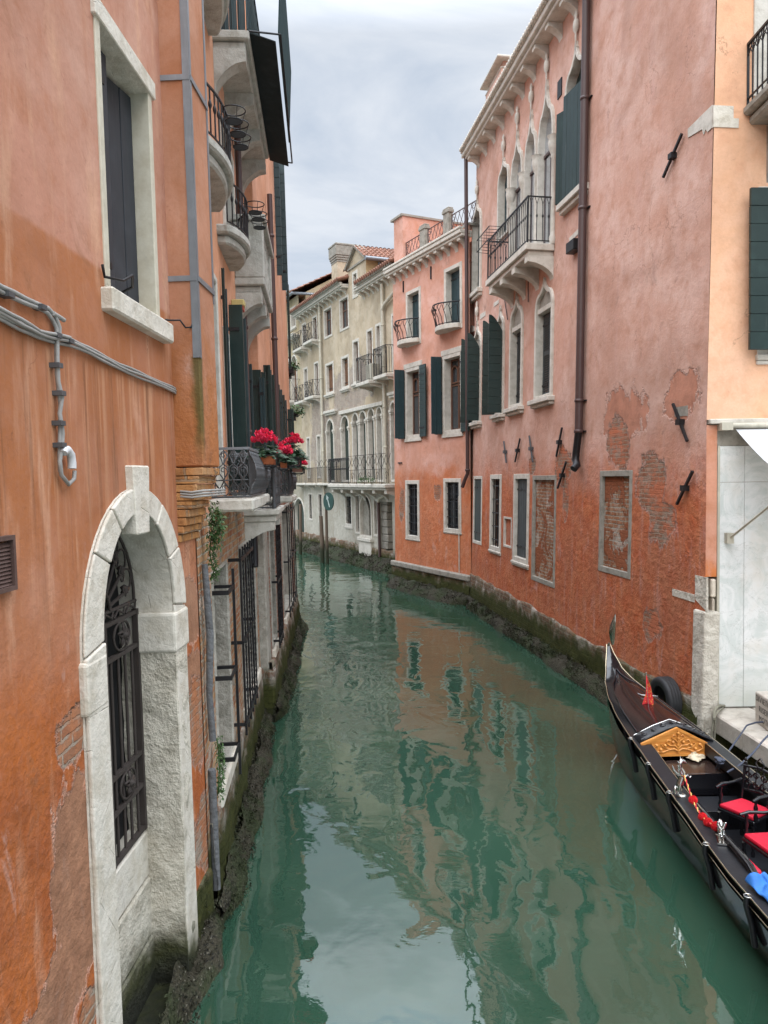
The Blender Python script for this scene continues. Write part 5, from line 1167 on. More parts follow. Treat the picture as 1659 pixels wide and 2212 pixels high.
# ================================================================ second house: brick below, orange plaster above
W = WB
MB1 = brickwork('patched_brick', (.38,.15,.075), (.50,.31,.16), (.44,.38,.29), pl=.25, tide=.75, tide_d=.22, seed=3, plaster=(.40,.34,.27), pale=(.52,.47,.4))
MB2 = stucco('apricot_plaster', (.68,.34,.20), (.74,.42,.29), (.58,.26,.14), streak=.25, tide=-3, tide_d=-4, seed=61, bumpk=.6)
root = W.thing('house', 'orange house on a worn brick base with dark green shutters and iron balconies', 'building')
holes = []; hu = []
L_ = 5.52; ZS = 3.5
STGT = stone('grey_stone_tide', (.40,.38,.33), (.26,.25,.21), crack=False, dirt=.6, tide=.75, bumpk=4)
r = (W.at('F5', 352, 1500)[0], W.at('F5', 500, 1400)[0], .95, 2.95); holes.append(rect(*r)); fr = MB().ring(rect(*r), inset(rect(*r), .04), -.02, .38).build('window', STGT, root, bevel=.02)
MB().box(r[0], r[1], .3, .32, r[2], r[3]).build('boarding', BRWN, fr); MB().box(r[0] - .1, r[1] + .15, -.05, .3, r[2] - .16, r[2] - .002).build('sill', STW, fr, bevel=.02)
r = (W.at('F5', 610, 1200)[0], W.at('F5', 756, 1200)[0], 1.02, 3.0); holes.append(rect(*r)); fr = MB().ring(rect(*r), inset(rect(*r), .08), -.03, .3).build('window', STGT, root, bevel=.015); MB().box(r[0], r[1], .25, .27, r[2], r[3]).build('pane', DARK, fr)
MB().box(r[0] - .05, r[1] + .05, -.06, .2, r[2] - .16, r[2] - .002).build('sill', STW, fr, bevel=.02)
def twist(x, d, z0, z1, tw, n=40, w_=.012):
    q = MB(); P = []
    for i in range(n+1):
        z = z0 + (z1-z0)*i/n; a = tw*i/n; P.append([(x + w_*math.cos(a+k*PI/2), d + w_*math.sin(a+k*PI/2), z) for k in range(5)])
    return q.grid(P, smooth=False)
def cage(W, root, s0, s1, z0, z1, d, n, th=.013, arms=3, tw=True):
    q = MB()
    for k in range(arms): z = z0 + .12 + (z1-z0-.24)*k/max(1, arms-1); q.box(s0 - .03, s1 + .03, d - .012, d + .012, z - .02, z + .02); [q.box(x - .012, x + .012, d, .02, z - .018, z + .018) for x in (s0, s1)]
    c = q.build('grille', IRON, root)
    for k in range(n): x = s0 + (s1-s0)*k/(n-1); (twist(x, d, z0, z1, 46 if k % 2 and tw else 0.0, w_=th)).build('bar', IRON, c)
s0 = W.at('F5', 630, 1200, -.13)[0]; s1 = W.at('F5', 748, 1200, -.13)[0]; cage(W, root, s0, s1, 1.0, 3.05, -.13, 6)
xb_ = W.at('F5', 556, 1300, -.16)[0]; q = MB(); q.box(xb_ - .014, xb_ + .014, -.175, -.15, .95, 2.95)
for z in (1.25, 2.0, 2.78): q.box(xb_ - .42, xb_, -.17, -.155, z - .02, z + .02); q.box(xb_ - .43, xb_ - .41, -.17, -.02, z - .02, z + .02); q.box(xb_ - .015, xb_ + .015, -.16, .02, z - .015, z + .015)
q.build('grille_post', IRON, root)
facade(rect(-.1, L_, -1, ZS), holes, .38).build('brick_base', MB1, root, recalc=False)
# upper windows
for (xa, ya, xb, yb, c) in ((268,380,372,1330,'F4'), (532,1500,612,2212,'F4')):
    a = W.at(c, xa, (ya+yb)/2); b = W.at(c, xb, (ya+yb)/2); r = (a[0], b[0], 6.7, 7.95); hu.append(rect(*r)); fr = MB().ring(rect(*r), inset(rect(*r), .07), -.03, .3).build('window', ST, root, bevel=.01); MB().box(r[0], r[1], .2, .22, r[2], r[3]).build('pane', GLS, fr)
r = (W.at('D', 479, 800)[0], W.at('D', 491, 800)[0], 3.66, 6.05)
r = (1.2, 1.75, 3.66, 5.9); hu.append(rect(*r)); fr = MB().ring(rect(*r), inset(rect(*r), .07), -.02, .3).build('window', ST, root, bevel=.01); MB().box(r[0], r[1], .2, .22, r[2], r[3]).build('pane', DARK, fr)
for s0_, s1_ in ((2.2, 2.75), (3.5, 4.3)):
    r = (s0_, s1_, 3.66, 5.5); hu.append(rect(*r)); fr = MB().ring(rect(*r), inset(rect(*r), .07), -.02, .3).build('window', ST, root, bevel=.01); MB().box(r[0], r[1], .2, .22, r[2], r[3]).build('pane', GLS, fr)
facade(rect(-.1, L_, ZS, 10.3), hu, .38).build('wall', MB2, root, recalc=False)
bodybox(W, -.1, L_, -1, 10.29, MB2, .38, 5)
# shutters standing open at right angles
def shut(W, root, xl, xr, yt, zb, mat=GRN, planks='panel', ym=850, ang=1.62):
    s = W.at('D', xl, ym)[0]; Y = W.w(s, 0, 4).y; wd = (xr-xl)/1661*Y; zt = W.at('D', xl, yt)[1]; leaf(W, s, -.02, ang, wd, zb, zt, mat, root, planks=planks)
shut(W, root, 484, 491, 600, 3.68, planks='v'); shut(W, root, 489, 495, 640, 3.68, GRN2, 'v')
shut(W, root, 497, 526, 672, 3.68, GRN, 'panel'); shut(W, root, 512, 534, 700, 3.68, GRN2, 'v')
for xl, xr, yt, pl in ((526,536,720,'v'), (534,544,790,'v'), (541,562,802,'panel'), (546,558,812,'v')): shut(W, root, xl, xr, yt, 3.5, GRN if pl == 'panel' else GRN2, pl)
# downpipes
def vpipe(W, root, D0, D1, d, r, z0, z1, mat, rings=2):
    s = W.at('D', (D0[0]+D1[0])/2, (D0[1]+D1[1])/2, d)[0]; q = MB(); q.tube([(s, d, z0), (s, d, z1)], r, 12)
    for k in range(rings): q.lathe([(r+.002, -.025), (r+.012, -.02), (r+.012, .02), (r+.002, .025)], Matrix.Translation((s, d, z0 + (z1-z0)*(k+.6)/rings)), 12)
    q.build('downpipe', mat, root); return s
vpipe(W, root, (506,95), (531,800), -.07, .042, 3.6, 9.2, PIPE, 4)
sp = W.at('F3', 765, 1400, -.12)[0]; q = MB(); q.tube([(sp, -.1, 3.5), (sp, -.1, 2.7), (sp - .03, -.1, 2.62)], .05, 12); q.build('downpipe', IRON, root)
q = MB(); a = W.at('F5', 285, 900, -.05); q.tube([(a[0], -.04, 3.1), (a[0] + .02, -.06, 2.5), (a[0] - .01, -.04, 2.0), (a[0] + .01, -.05, 1.6)], [.026, .032, .027, .03], 10); q.tube([(a[0] + .02, -.03, 1.35), (a[0] + .04, -.03, .3)], .035, 10); q.build('lead_pipe', paint('old_lead', (.13,.135,.14), rough=.7, wear=(.22,.22,.21), wear_k=.5, grain=(1,1,1), bumpk=6, scale=12), root)
# alarm box
a = W.R('G1', 240, 250, 330, 510, -.1); q = MB(); Yb = W.w(a[0], 0, 5.6).y; wb = .16
MB().box(a[0] - .02, a[0] + .14, -.05 - wb*.8, -.02, a[2], a[3]).build('alarm_box', paint('box_yellow', (.55,.45,.18), rough=.5, wear=None), root, bevel=.01); MB().box(a[0] - .015, a[0] + .135, -.05 - wb*.72, -.03, a[2] - .05, a[2] - .002).build('alarm_lamp', paint('lamp_red', (.4,.05,.03), rough=.4, wear=None), root)
# curved stone balconets with railings and pot rings
def balconet(s0, s1, z, out, h, railh, rings):
    k = 12; arc = [(s0 + (s1-s0)*i/k, -out*(math.sin(PI*min(1, max(0, .07 + .86*i/k)))**.55)) for i in range(k+1)]
    bal = MB().prism([(s0, .02)] + arc + [(s1, .02)], z - h*.5, z, 'z').prism([(s0 + .06, .02)] + [(s0 + .06 + (x-s0)*(s1-s0-.12)/(s1-s0), y*.8) for x, y in arc] + [(s1 - .06, .02)], z - h, z - h*.5 - .002, 'z').build('balcony', STD2, root, bevel=.02)
    railing([(x, y*.92) for x, y in arc], z, z + railh, .1, IRON, bal, r=.008, rail=.012, knob=True, posts=False, base=.02)
    for (c, x, y, yb, Y) in rings:
        p = at_depth(c, x, y, Y); p = W.I @ p; b_ = W.I @ at_depth(c, x - 5, yb, Y); q = MB(); n = 20; R1 = .105; R2 = .075
        q.tube([(p.x + R1*math.cos(2*PI*i/n), p.y + R1*math.sin(2*PI*i/n), p.z) for i in range(n)], .006, 5, closed=True); q.tube([(p.x + R2*math.cos(2*PI*i/n), p.y + R2*math.sin(2*PI*i/n), b_.z) for i in range(n)], .006, 5, closed=True)
        for i in range(-3, 4): w_ = math.sqrt(max(0, R2**2 - (i*.021)**2)); q.box(p.x + i*.021 - .005, p.x + i*.021 + .005, p.y - w_, p.y + w_, b_.z - .003, b_.z + .003)
        for i in range(4): a_ = 2*PI*i/4 + .4; q.tube([(p.x + R1*math.cos(a_), p.y + R1*math.sin(a_), p.z), (p.x + R2*math.cos(a_), p.y + R2*math.sin(a_), b_.z)], .004, 4)
        q.tube([(p.x, p.y + R1, p.z), (p.x, min(-out*.8, p.y + R1 + .2), p.z + .01)], .006, 4); q.build('pot_ring', IRON, bal)
    return bal
STD2 = stone('weathered_slab', (.42,.41,.37), (.3,.29,.25), crack=False, dirt=.6, bumpk=2, dark=(.08,.08,.07))
balconet(.12, 1.65, 6.72, .30, .2, .42, (('F4', 418, 1070, 1175, 7.1), ('F4', 455, 1200, 1300, 7.5), ('F4', 482, 1330, 1425, 7.9)))
balconet(2.0, 3.25, 6.55, .30, .2, .45, (('A1', 1388, 1112, 1158, 9.0), ('A1', 1405, 1165, 1195, 9.4), ('A1', 1412, 1205, 1240, 9.8)))
balconet(.3, 2.0, 8.68, .30, .22, .5, ())
# long stone balcony M with balustrade and heavy brackets
def stonebalc(s0, s1, z, out, rh, n, mat, bh, bal_=True):
    q = MB(); q.box(s0, s1, -out, .02, z - .1, z); q.box(s0 + .05, s1 - .05, -out + .05, .02, z - .19, z - .102); bal = q.build('balcony', mat, root, bevel=.015)
    for i in range(n): q = MB(); corbel(q, s0 + .12 + (s1-s0-.24)*i/(n-1), .2, out*.88, z - .19, bh); q.build('bracket', mat, bal, bevel=.03)
    if bal_:
        q = MB(); q.box(s0, s0 + .2, -out, .0, z, z + rh*.9); q.box(s1 - .2, s1, -out, 0, z, z + rh*.9); q.box(s0 - .03, s1 + .03, -out - .04, .0, z + rh*.9 + .002, z + rh); q.build('parapet', mat, bal, bevel=.012)
        m = int((s1-s0-.4)/.15)
        for i in range(m): MB().lathe([(.05, 0), (.05, .05), (.03, .08), (.065, rh*.3), (.03, rh*.55), (.045, rh*.7), (.03, rh*.78), (.05, rh*.84), (.05, rh*.9)], Matrix.Translation((s0 + .2 + (s1-s0-.4)*(i+.5)/m, -out + .07, z)), 10).build('baluster', mat, bal)
    return bal
stonebalc(3.72, 5.45, 6.42, .38, .8, 3, STD2, .5)
SHELF = paint('dark_screen', (.03,.038,.04), rough=.9, wear=None, spec=.1)
T = stonebalc(2.25, 5.45, 8.72, .40, .9, 4, STD2, .5, False)
q = MB(); s0, s1, z = 2.25, 5.45, 8.72; o_ = -.40
for k in range(15): x = s0 + (s1-s0)*k/14; q.tube([(x, o_ + .02, z), (x, o_ + .02, z + 1.1)], .012, 4)
for k in range(5): y = o_ + .02 + (-.0 - o_)*k/5; q.tube([(s0 + .02, y, z), (s0 + .02, y, z + 1.1)], .012, 4)
q.tube([(s0 + .02, 0, z + 1.1), (s0 + .02, o_ + .02, z + 1.1), (s1, o_ + .02, z + 1.1)], .02, 4); q.build('railing', GRN2, T)
for k in range(4): y0 = o_ + .04 + .09*k; MB().box(s0 + .04, s0 + .055, y0, y0 + .085, z + .02, z + 1.05).build('screen_board', GRN2, T)
MB().mbox(Matrix.Translation((0, o_, z)) @ Matrix.Rotation(.32, 4, 'X'), s0 + .05, s1 + .25, -.3, .0, -.012, .0).build('planter_shelf', SHELF, T)
q = MB(); q.mbox(Matrix.Translation((0, o_ - .3, z + .1)) @ Matrix.Rotation(.06, 4, 'X'), s0 + .3, s1, -.012, 0, .05, 1.1); q.build('screen', paint('screen_green', (.015,.04,.042), rough=.85, wear=None, spec=.1), T)
q = MB(); q.tube([(s0, o_, z - .02), (s0, o_ - .34, z - .05), (s1 + .25, o_ - .34, z - .05), (s1 + .25, o_, z)], .012, 5); q.build('shelf_rail', IRON, T)
# low ornamental cast-iron balconies with stone slabs
def castiron(s0, s1, z, h, out, bal, belly=.07, mat=None):
    mat = mat or IRONG
    def pf(t): return belly*math.sin(PI*min(1, (1-t)*1.05))**1.5
    P = [(s0, 0), (s0, -out), (s1, -out), (s1, 0)]
    for (x0, y0), (x1, y1) in zip(P[:-1], P[1:]):
        L__ = math.hypot(x1-x0, y1-y0); ux, uy = (x1-x0)/L__, (y1-y0)/L__; nx, ny = (uy, -ux) if (uy*0 - ux*1) < 0 or x0 == x1 else (uy, -ux)
        if x0 == x1: nx, ny = (-1, 0) if x0 == s0 else (1, 0)
        else: nx, ny = 0, -1
        n = max(2, round(L__/.10)); q = MB()
        def pt(u, t): b = pf(t); return Vector((x0 + ux*u + nx*b, y0 + uy*u + ny*b, z + h*t))
        for k in range(n):
            u = L__*(k+.5)/n; w_ = L__/n
            for sg in (-1, 1): q.tube([pt(u + sg*w_*f, t) for f, t in ((.05,.04),(.4,.1),(.45,.2),(.1,.3),(.0,.36),(.15,.42),(.42,.5),(.42,.62),(.05,.68),(.2,.78),(.42,.86),(.1,.95))], .0065, 4)
            q.tube([pt(u, 0), pt(u, 1)], .006, 4); c_ = pt(u, .36); q.lathe([(0, -.012), (.016, 0), (0, .012)], Matrix.Translation(c_), 6); c_ = pt(u, .7); q.lathe([(0, -.012), (.014, 0), (0, .012)], Matrix.Translation(c_), 6)
            for tt in (.2, .56, .86): scroll(q, pt(u, tt), (ux, uy, 0), (0, 0, 1), w_*.36, 1.1, .005, 9)
        q.tube([pt(0, .02), pt(L__, .02)], .011, 5); q.tube([pt(0, .36), pt(L__, .36)], .007, 5)
        q.build('ornament_panel', mat, bal)
    q = MB(); q.tube([(s0, 0, z+h), (s0, -out, z+h), (s1, -out, z+h), (s1, 0, z+h)], .017, 4, smooth=False); q.build('handrail', ZINC, bal)
STL = stone('balcony_slab', (.56,.54,.48), (.42,.40,.34), crack=False, dirt=.45, bumpk=2)
b1_ = MB().box(.75, 2.35, -.40, .02, 3.50, 3.62).build('balcony', STL, root, bevel=.02); castiron(.8, 2.3, 3.63, .46, .36, b1_)
b2_ = MB().box(2.5, 3.3, -.38, .02, 3.51, 3.62).build('balcony', STL, root, bevel=.02); castiron(2.55, 3.3, 3.63, .44, .33, b2_)
q = MB(); q.box(3.75, 5.35, -.46, .02, 3.32, 3.40); q.box(3.8, 5.3, -.42, .02, 3.23, 3.318); b3_ = q.build('balcony', STL, root, bevel=.015)
for x in (3.9, 5.15): q = MB(); corbel(q, x, .16, .4, 3.228, .38); q.build('bracket', STL, b3_, bevel=.02)
castiron(3.8, 5.3, 3.41, .78, .40, b3_, belly=.0); MB().lathe([(.03, 0), (.035, .05), (.02, .1), (.03, .35), (.02, .4), (.02, .7), (.032, .76), (.03, .8)], Matrix.Translation((3.8, -.40, 3.41)), 10).build('post', IRONG, b3_)
foundation(W, 0, L_, .85, .85, .04, FOOT)
shells(W, -.1, L_ + .1, .03, .02, .22, 480, 'mussels and weed along the foot of the patched brick wall', depth_out=.2, size=.025)

# ================================================================ third house on the left, at the turn
W = WC
root = W.thing('house', 'narrow far house with brick base, grey stone pier and a row of green shutters', 'building')
MC1 = brickwork('red_brick', (.30,.11,.07), (.36,.19,.12), (.38,.34,.29), pl=.35, tide=.8, tide_d=.3, seed=9)
holes = []; LC = W.at('D', 630, 1000)[0]; pass
for xl, xr, z0, z1 in ((893,938,1.0,3.2), (1018,1100,1.0,3.25)):
    r = (W.at('F5', xl, 700)[0], W.at('F5', xr, 700)[0], z0, z1); holes.append(rect(*r)); fr = MB().ring(rect(*r), inset(rect(*r), .08), -.02, .3).build('window', STGT, root, bevel=.01); MB().box(r[0], r[1], .22, .24, r[2], r[3]).build('pane', DARK, fr)
    MB().box(r[0] - .05, r[1] + .05, -.06, .2, r[2] - .15, r[2] - .002).build('sill', STW, fr, bevel=.02); cage(W, root, r[0] + .05, r[1] - .05, z0, z1, -.12, 5, tw=True)
facade(rect(.5, LC, -1, 3.5), holes, .38).build('brick_base', MC1, root, recalc=False); MB().box(0, .5, 0, .4, -1, 3.3).build('stone_pier', STGT, root, bevel=.02); MB().box(-.03, .5, -.09, .3, -1, .82).build('pier_foot', FOOT, root, bevel=.04)
MB().box(0, LC, .0, 5, 3.5, 11).build('wall', MB2, root); bodybox(W, .5, LC, -1, 3.49, MC1, .38, 5)
[shut(W, root, a_, b_, y_, 3.5, m_, p_) for a_, b_, y_, m_, p_ in ((558,570,818,GRN2,'v'), (563,573,806,GRN,'v'), (568,583,792,GRN,'panel'), (574,586,802,GRN2,'v'), (580,592,812,GRN,'v'), (588,597,820,GRN2,'v'), (595,603,832,GRN,'v'))]; shut(W, root, 602, 608, 842, 3.5, GRN2, 'v'); shut(W, root, 606, 613, 853, 3.5, GRN, 'v'); shut(W, root, 610, 617, 864, 3.5, GRN2, 'v'); shut(W, root, 613, 618, 600, 6.6, GRN, 'h', 500)
shut(W, root, 619, 632, 884, 3.55, GRN, 'louver', 880)
vpipe(W, root, (580,350), (600,942), -.08, .05, 3.4, 9.0, PIPE, 3)
b4_ = MB().box(.4, 1.9, -.42, .02, 3.42, 3.52).build('balcony', STL, root, bevel=.02); castiron(.45, 1.85, 3.53, .5, .36, b4_)
# weathered green shutters high up, standing open
[shut(W, root, a_, b_, y_, z_, GRN2, 'h', 400) for a_, b_, y_, z_ in ((590,602,300,8.1), (600,613,318,8.15))]
foundation(W, 0, LC, .9, .9, .08, FOOT)
shells(W, -.05, LC + .1, .06, .03, .25, 420, 'mussels and weed round the foot of the far brick house', depth_out=.2, size=.03)
MB().box(LC, LC + 6, 1.2, 6, -1, 8).build('back_wall', MB2, root)
# ================================================================ gondola
GM = Matrix.Translation((3.24, 11.1, 0)) @ Matrix.Rotation(.034, 4, 'Z'); GI = GM.inverted()
gr = empty('gondola', GM, 'black gondola with chrome rails and carved orange wooden board moored beside the quay', 'gondola')
LAC = paint('black_lacquer', (.008,.008,.010), rough=.10, wear=None, var=.05, bumpk=0, spec=.6); LAC2 = paint('black_paint_satin', (.011,.012,.015), rough=.42, wear=(.05,.05,.055), wear_k=.25, grain=(1,1,1))
CHR = paint('chrome', (.62,.62,.60), rough=.16, wear=None, metal=1, var=.05, bumpk=0); BRS = paint('brass_rail', (.55,.48,.34), rough=.25, wear=None, metal=1, var=.1, bumpk=0)
def itp(T, u):
    for (a, x), (b, y) in zip(T[:-1], T[1:]):
        if u <= b: t = (u-a)/(b-a); t = t*t*(3-2*t)*.35 + t*.65; return x + (y-x)*t
    return T[-1][1]
HB = [(0,.02),(.25,.11),(.55,.215),(1.0,.315),(1.6,.40),(2.2,.455),(3.5,.53),(5,.655),(6.2,.70),(8,.62),(9.6,.38),(10.6,.12),(10.9,.03)]
SH = [(0,1.32),(.1,1.18),(.25,1.03),(.5,.91),(1.0,.82),(1.6,.755),(2.2,.71),(3.5,.61),(5,.555),(7,.56),(9,.75),(10.2,1.15),(10.9,1.75)]
KL = [(0,1.25),(.1,.95),(.25,.6),(.5,.28),(.9,.02),(1.4,-.12),(3,-.2),(8,-.2),(9.6,0),(10.4,.5),(10.9,1.7)]
us = [0,.03,.07,.12,.18,.25,.33,.42,.55,.7,.85,1,1.2,1.4,1.6,1.9,2.2,2.6,3,3.5,4,4.5,5,5.6,6.2,7,7.6,8.3,9,9.5,10,10.4,10.7,10.9]
def sec(u, sx):
    b = itp(HB, u); g = itp(SH, u); k = itp(KL, u); P = []
    for t in (0, .12, .35, .6, .8, .92, 1): P.append((sx*b*(1 - .38*t**1.5 if t < 1 else 0.0), -u, g + (k-g)*t**.9))
    return P
q = MB(); q.grid([list(reversed(sec(u, -1))) [:-1][::-1] + [] for u in us]); q.grid([sec(u, 1)[:-1] for u in us])
q.grid([[sec(u, -1)[-2], sec(u, 1)[-2]] for u in us])
hull = q.build('hull', LAC, gr)
q = MB()                                             # inner skin and floor
iu = [u for u in us if 2.2 <= u <= 9.5]
for sx in (-1, 1): q.grid([[(sx*(itp(HB, u) - .03), -u, itp(SH, u) - .01), (sx*(itp(HB, u)*.82), -u, .2), (sx*(itp(HB, u)*.7), -u, .1)] for u in iu])
q.grid([[(-itp(HB, u)*.78, -u, .14), (itp(HB, u)*.78, -u, .14)] for u in iu]); q.build('floor', LAC2, gr)
q = MB()                                             # side decks
du = [u for u in us if 2.2 <= u <= 10.9]
for sx in (-1, 1): q.grid([[(sx*(itp(HB, u) + .005), -u, itp(SH, u) + .012), (sx*max(.0, itp(HB, u) - .15), -u, itp(SH, u) + .022), (sx*max(0, itp(HB, u) - .155), -u, itp(SH, u) - .10)] for u in du], smooth=False)
q.build('side_deck', LAC2, gr, solid=.012)
def crown(u, f): return itp([(0,.0),(.5,.05),(1.2,.10),(2.42,.185),(20,.185)], u)*(1 - abs(f)**1.25)
q = MB(); fu = [u for u in us if u <= 2.2]          # crowned fore deck
q.grid([[(f*(itp(HB, u) - .004), -u, itp(SH, u) + .01 + crown(u, f)) for f in (-1, -.85, -.6, -.3, 0, .3, .6, .85, 1)] for u in fu]); q.build('fore_deck', LAC, gr)
PAN = paint('dark_brown_panel', (.016,.009,.009), rough=.12, wear=None, var=.2, bumpk=0, spec=.6)
q = MB(); pu = [u for u in fu if u >= .42]; q.grid([[(f*(itp(HB, u) - .07)*min(1, (u-.3)*2.2), -u, itp(SH, u) + .022 + crown(u, f*.84)) for f in (-1, -.6, -.2, .2, .6, 1)] for u in pu]); q.build('deck_panel', PAN, gr)
for sx in (-1, 1):                                   # mouldings and rails
    q = MB(); q.tube([(sx*(itp(HB, u) - .075)*min(1, max(.1, (u-.25)*2.2)), -u, itp(SH, u) + .05 + .02*min(1, u)) for u in fu if u >= .33], .010, 6); q.build('deck_moulding', LAC, gr)
    q = MB(); q.tube([(sx*(itp(HB, u) + .008), -u, itp(SH, u) + .012) for u in us], .0085, 6); q.build('rail', BRS, gr)
    q = MB(); q.tube([(sx*(itp(HB, u) + .012), -u, itp(SH, u) - .055) for u in us if 2.2 < u < 9.8], .006, 6); q.build('lower_rail', BRS, gr)
    q = MB(); q.tube([(sx*(itp(HB, u) - .155), -u, itp(SH, u) + .03) for u in us if 2.2 <= u <= 9.5], .006, 6); q.build('inner_rail', BRS, gr)
# bow iron
q = MB(); P = []
for t, w_, dy in ((0, .016, 0), (.1, .026, .0), (.25, .038, .004), (.4, .044, .006), (.55, .042, .0), (.7, .034, -.01), (.85, .02, -.024), (1, .003, -.04)):
    z = 1.33 + .45*t; P.append([(-.006, dy - .06 - w_, z), (.0, dy - .06 - w_*1.0 - .004, z), (.006, dy - .06 - w_, z), (.009, dy - .06, z), (.006, dy - .06 + w_, z), (-.006, dy - .06 + w_, z), (-.009, dy - .06, z), (-.006, dy - .06 - w_, z)])
M = Matrix.Rotation(R(62), 4, 'Z'); q.grid([[M @ Vector(p) for p in r] for r in P]); q.tube([(0, .01, .9), (0, .04, 1.1), (0, .02, 1.25), (0, -.03, 1.36)], [.008, .012, .012, .018], 6); q.tube([(0, .02, 1.25), (0, -.005, .7), (0, -.12, .45), (0, -.35, .18), (0, -.6, .02)], .010, 6); q.build('bow_iron', CHR, gr)
def gp(c, x, y, z): return GI @ ground(c, x, y, z)
# carved band across the deck
q = MB(); fz = (-1, -.8, -.5, -.25, 0, .25, .5, .8, 1)
for (u0, u1, e_) in ((2.2, 2.40, .012),): q.grid([[(f*.43, -u, .708 + e_ + crown(2.42, f)) for f in fz] for u in (u0, u0 + .001, u1)])
bd = q.build('cross_band', LAC2, gr, solid=.02); q = MB(); yb = -2.21; bz = lambda x: .735 + crown(2.42, x/.43)
for k in range(7):
    x = -.33 + .11*k; scroll(q, (x, yb - .085, bz(x)), (1, 0, 0), (0, 1, 0), .05, 1.3, .008, 12, (-1)**k)
q.tube([(-.40, yb - .02, bz(-.4)), (0, yb - .02, bz(0)), (.40, yb - .02, bz(.4))], .008, 5); q.tube([(-.40, yb - .16, bz(-.4)), (0, yb - .16, bz(0)), (.40, yb - .16, bz(.4))], .008, 5); q.build('carving', LAC, bd)
MB().tube([(x, -2.19, bz(x)) for x in (-.42, -.2, 0, .2, .42)], .006, 5).build('chrome_strip', CHR, gr)
# carved wooden board
n_ = N('carved_board_wood'); g_ = n_.noise(5, 4, .6, n_.vec(scale=(.3, 1, 6)), .6); CW = n_.done(n_.mix(n_.rng(g_, .35, .65), (.50,.19,.035), (.62,.27,.06)), .35, n_.bump(g_, .002), spec=.5)
yb = -2.41; Pn = [(-.40, .575), (.335, .575), (.36, .71), (-.01, .905), (-.43, .725)]; q = MB(); q.prism(Pn, yb - .03, yb); cb = q.build('carved_board', CW, gr, bevel=.006)
q = MB(); q.ring(inset(Pn, .0), inset(Pn, .028), yb - .04, yb - .028)
def V3(x, z): return (x, yb - .038, z)
for sg in (-1, 1):
    q.tube([V3(0, .635), V3(sg*.05, .66), V3(sg*.11, .65), V3(sg*.17, .625), V3(sg*.24, .63), V3(sg*.285, .66), V3(sg*.27, .69), V3(sg*.235, .685)], [.012,.011,.010,.011,.012,.011,.009,.006], 6)
    q.tube([V3(0, .66), V3(sg*.04, .70), V3(sg*.10, .70), V3(sg*.14, .73), V3(sg*.12, .765), V3(sg*.09, .755)], [.011,.010,.010,.009,.008,.005], 6)
    q.tube([V3(0, .72), V3(sg*.03, .76), V3(sg*.075, .79), V3(sg*.055, .82), V3(sg*.03, .81)], [.01,.009,.008,.007,.005], 6); q.tube([V3(sg*.10, .66), V3(sg*.17, .68), V3(sg*.2, .72), V3(sg*.17, .73)], [.009,.008,.007,.004], 6)
    for (x, z) in ((.2, .655), (.06, .735), (.15, .70), (.25, .705)): q.lathe([(0, -.02), (.018, -.01), (.018, .01), (0, .02)], Matrix.Translation(V3(sg*x, z)), 8)
q.tube([V3(0, .62), V3(0, .87)], [.016, .006], 6)
for z in (.64, .70, .78, .84): q.lathe([(0, -.022), (.022, 0), (0, .022)], Matrix.Translation(V3(0, z)), 8)
q.build('carving', CW, cb)
# thwarts
DB = paint('dark_brown_bench', (.035,.022,.018), rough=.22, wear=None, var=.3, bumpk=0)
MB().box(-.35, .37, -2.86, -2.45, .50, .53).build('bench', DB, gr, bevel=.008); MB().box(-.36, .38, -2.88, -2.862, .3, .53).build('riser', LAC, gr)
MB().box(-.4, .42, -3.35, -2.98, .30, .33).build('step', LAC2, gr, bevel=.006); MB().box(-.4, .42, -3.365, -3.352, .14, .33).build('riser', LAC, gr)
# hanging fender battens
for k, u in enumerate((2.25, 2.9, 3.55, 4.55, 5.35, 6.15, 7.0)):
    b = itp(HB, u) + .02; g = itp(SH, u); q = MB(); q.tube([(-b - .01, -u, g + .02), (-b - .015, -u, g - .05), (-b + .03, -u, g - .2), (-b + .06, -u, g - .38)], [.02, .022, .024, .024], 8); q.build('fender_batten', LAC2, gr)
    q = MB(); q.tube([(-b - .0 + .03*math.cos(2*PI*i/12), -u + .03*math.sin(2*PI*i/12), g + .02) for i in range(12)], .004, 4, closed=True); q.build('ring', CHR, gr)
# port coaming: pedestal and swept side board
q = MB(); q.box(-.46, -.36, -3.72, -3.5, .45, .60); q.box(-.47, -.35, -3.74, -3.48, .60, .625); ped = q.build('pedestal', LAC, gr, bevel=.008)
def side(sx):
    cu = [3.74, 4.1, 4.5, 4.8, 5.0, 5.15, 5.3]; top = [.60, .61, .62, .63, .62, .56, .42]; q = MB(); P = []
    for u, t in zip(cu, top): x = sx*(itp(HB, u) - .16 - .0*(u-3.7)); P.append([(x - sx*.0, -u, .14), (x, -u, t - .05), (x + sx*.03, -u, t), (x - sx*.04, -u, t + .006), (x - sx*.06, -u, t - .05), (x - sx*.06, -u, .14)])
    q.grid(P); q.build('side_board', LAC, gr); q = MB(); q.tube([(sx*(itp(HB, u) - .15), -u, t + .012) for u, t in zip(cu, top)], .012, 6); q.build('side_moulding', LAC, gr)
side(-1); side(1)
CUSH = paint('red_cushion', (.50,.008,.03), rough=.6, wear=None, var=.15, bumpk=.5, grain=(1,1,1))
MB().box(-.40, -.24, -4.75, -4.1, .36, .44).build('side_seat', CUSH, gr, bevel=.03, seg=2); q = MB(); q.box(-.42, .42, -6.0, -5.4, .32, .42); q.build('main_seat', CUSH, gr, bevel=.04, seg=2); MB().box(-.5, .5, -6.12, -6.02, .3, 1.0).build('seat_back', LAC, gr, bevel=.04, seg=2)
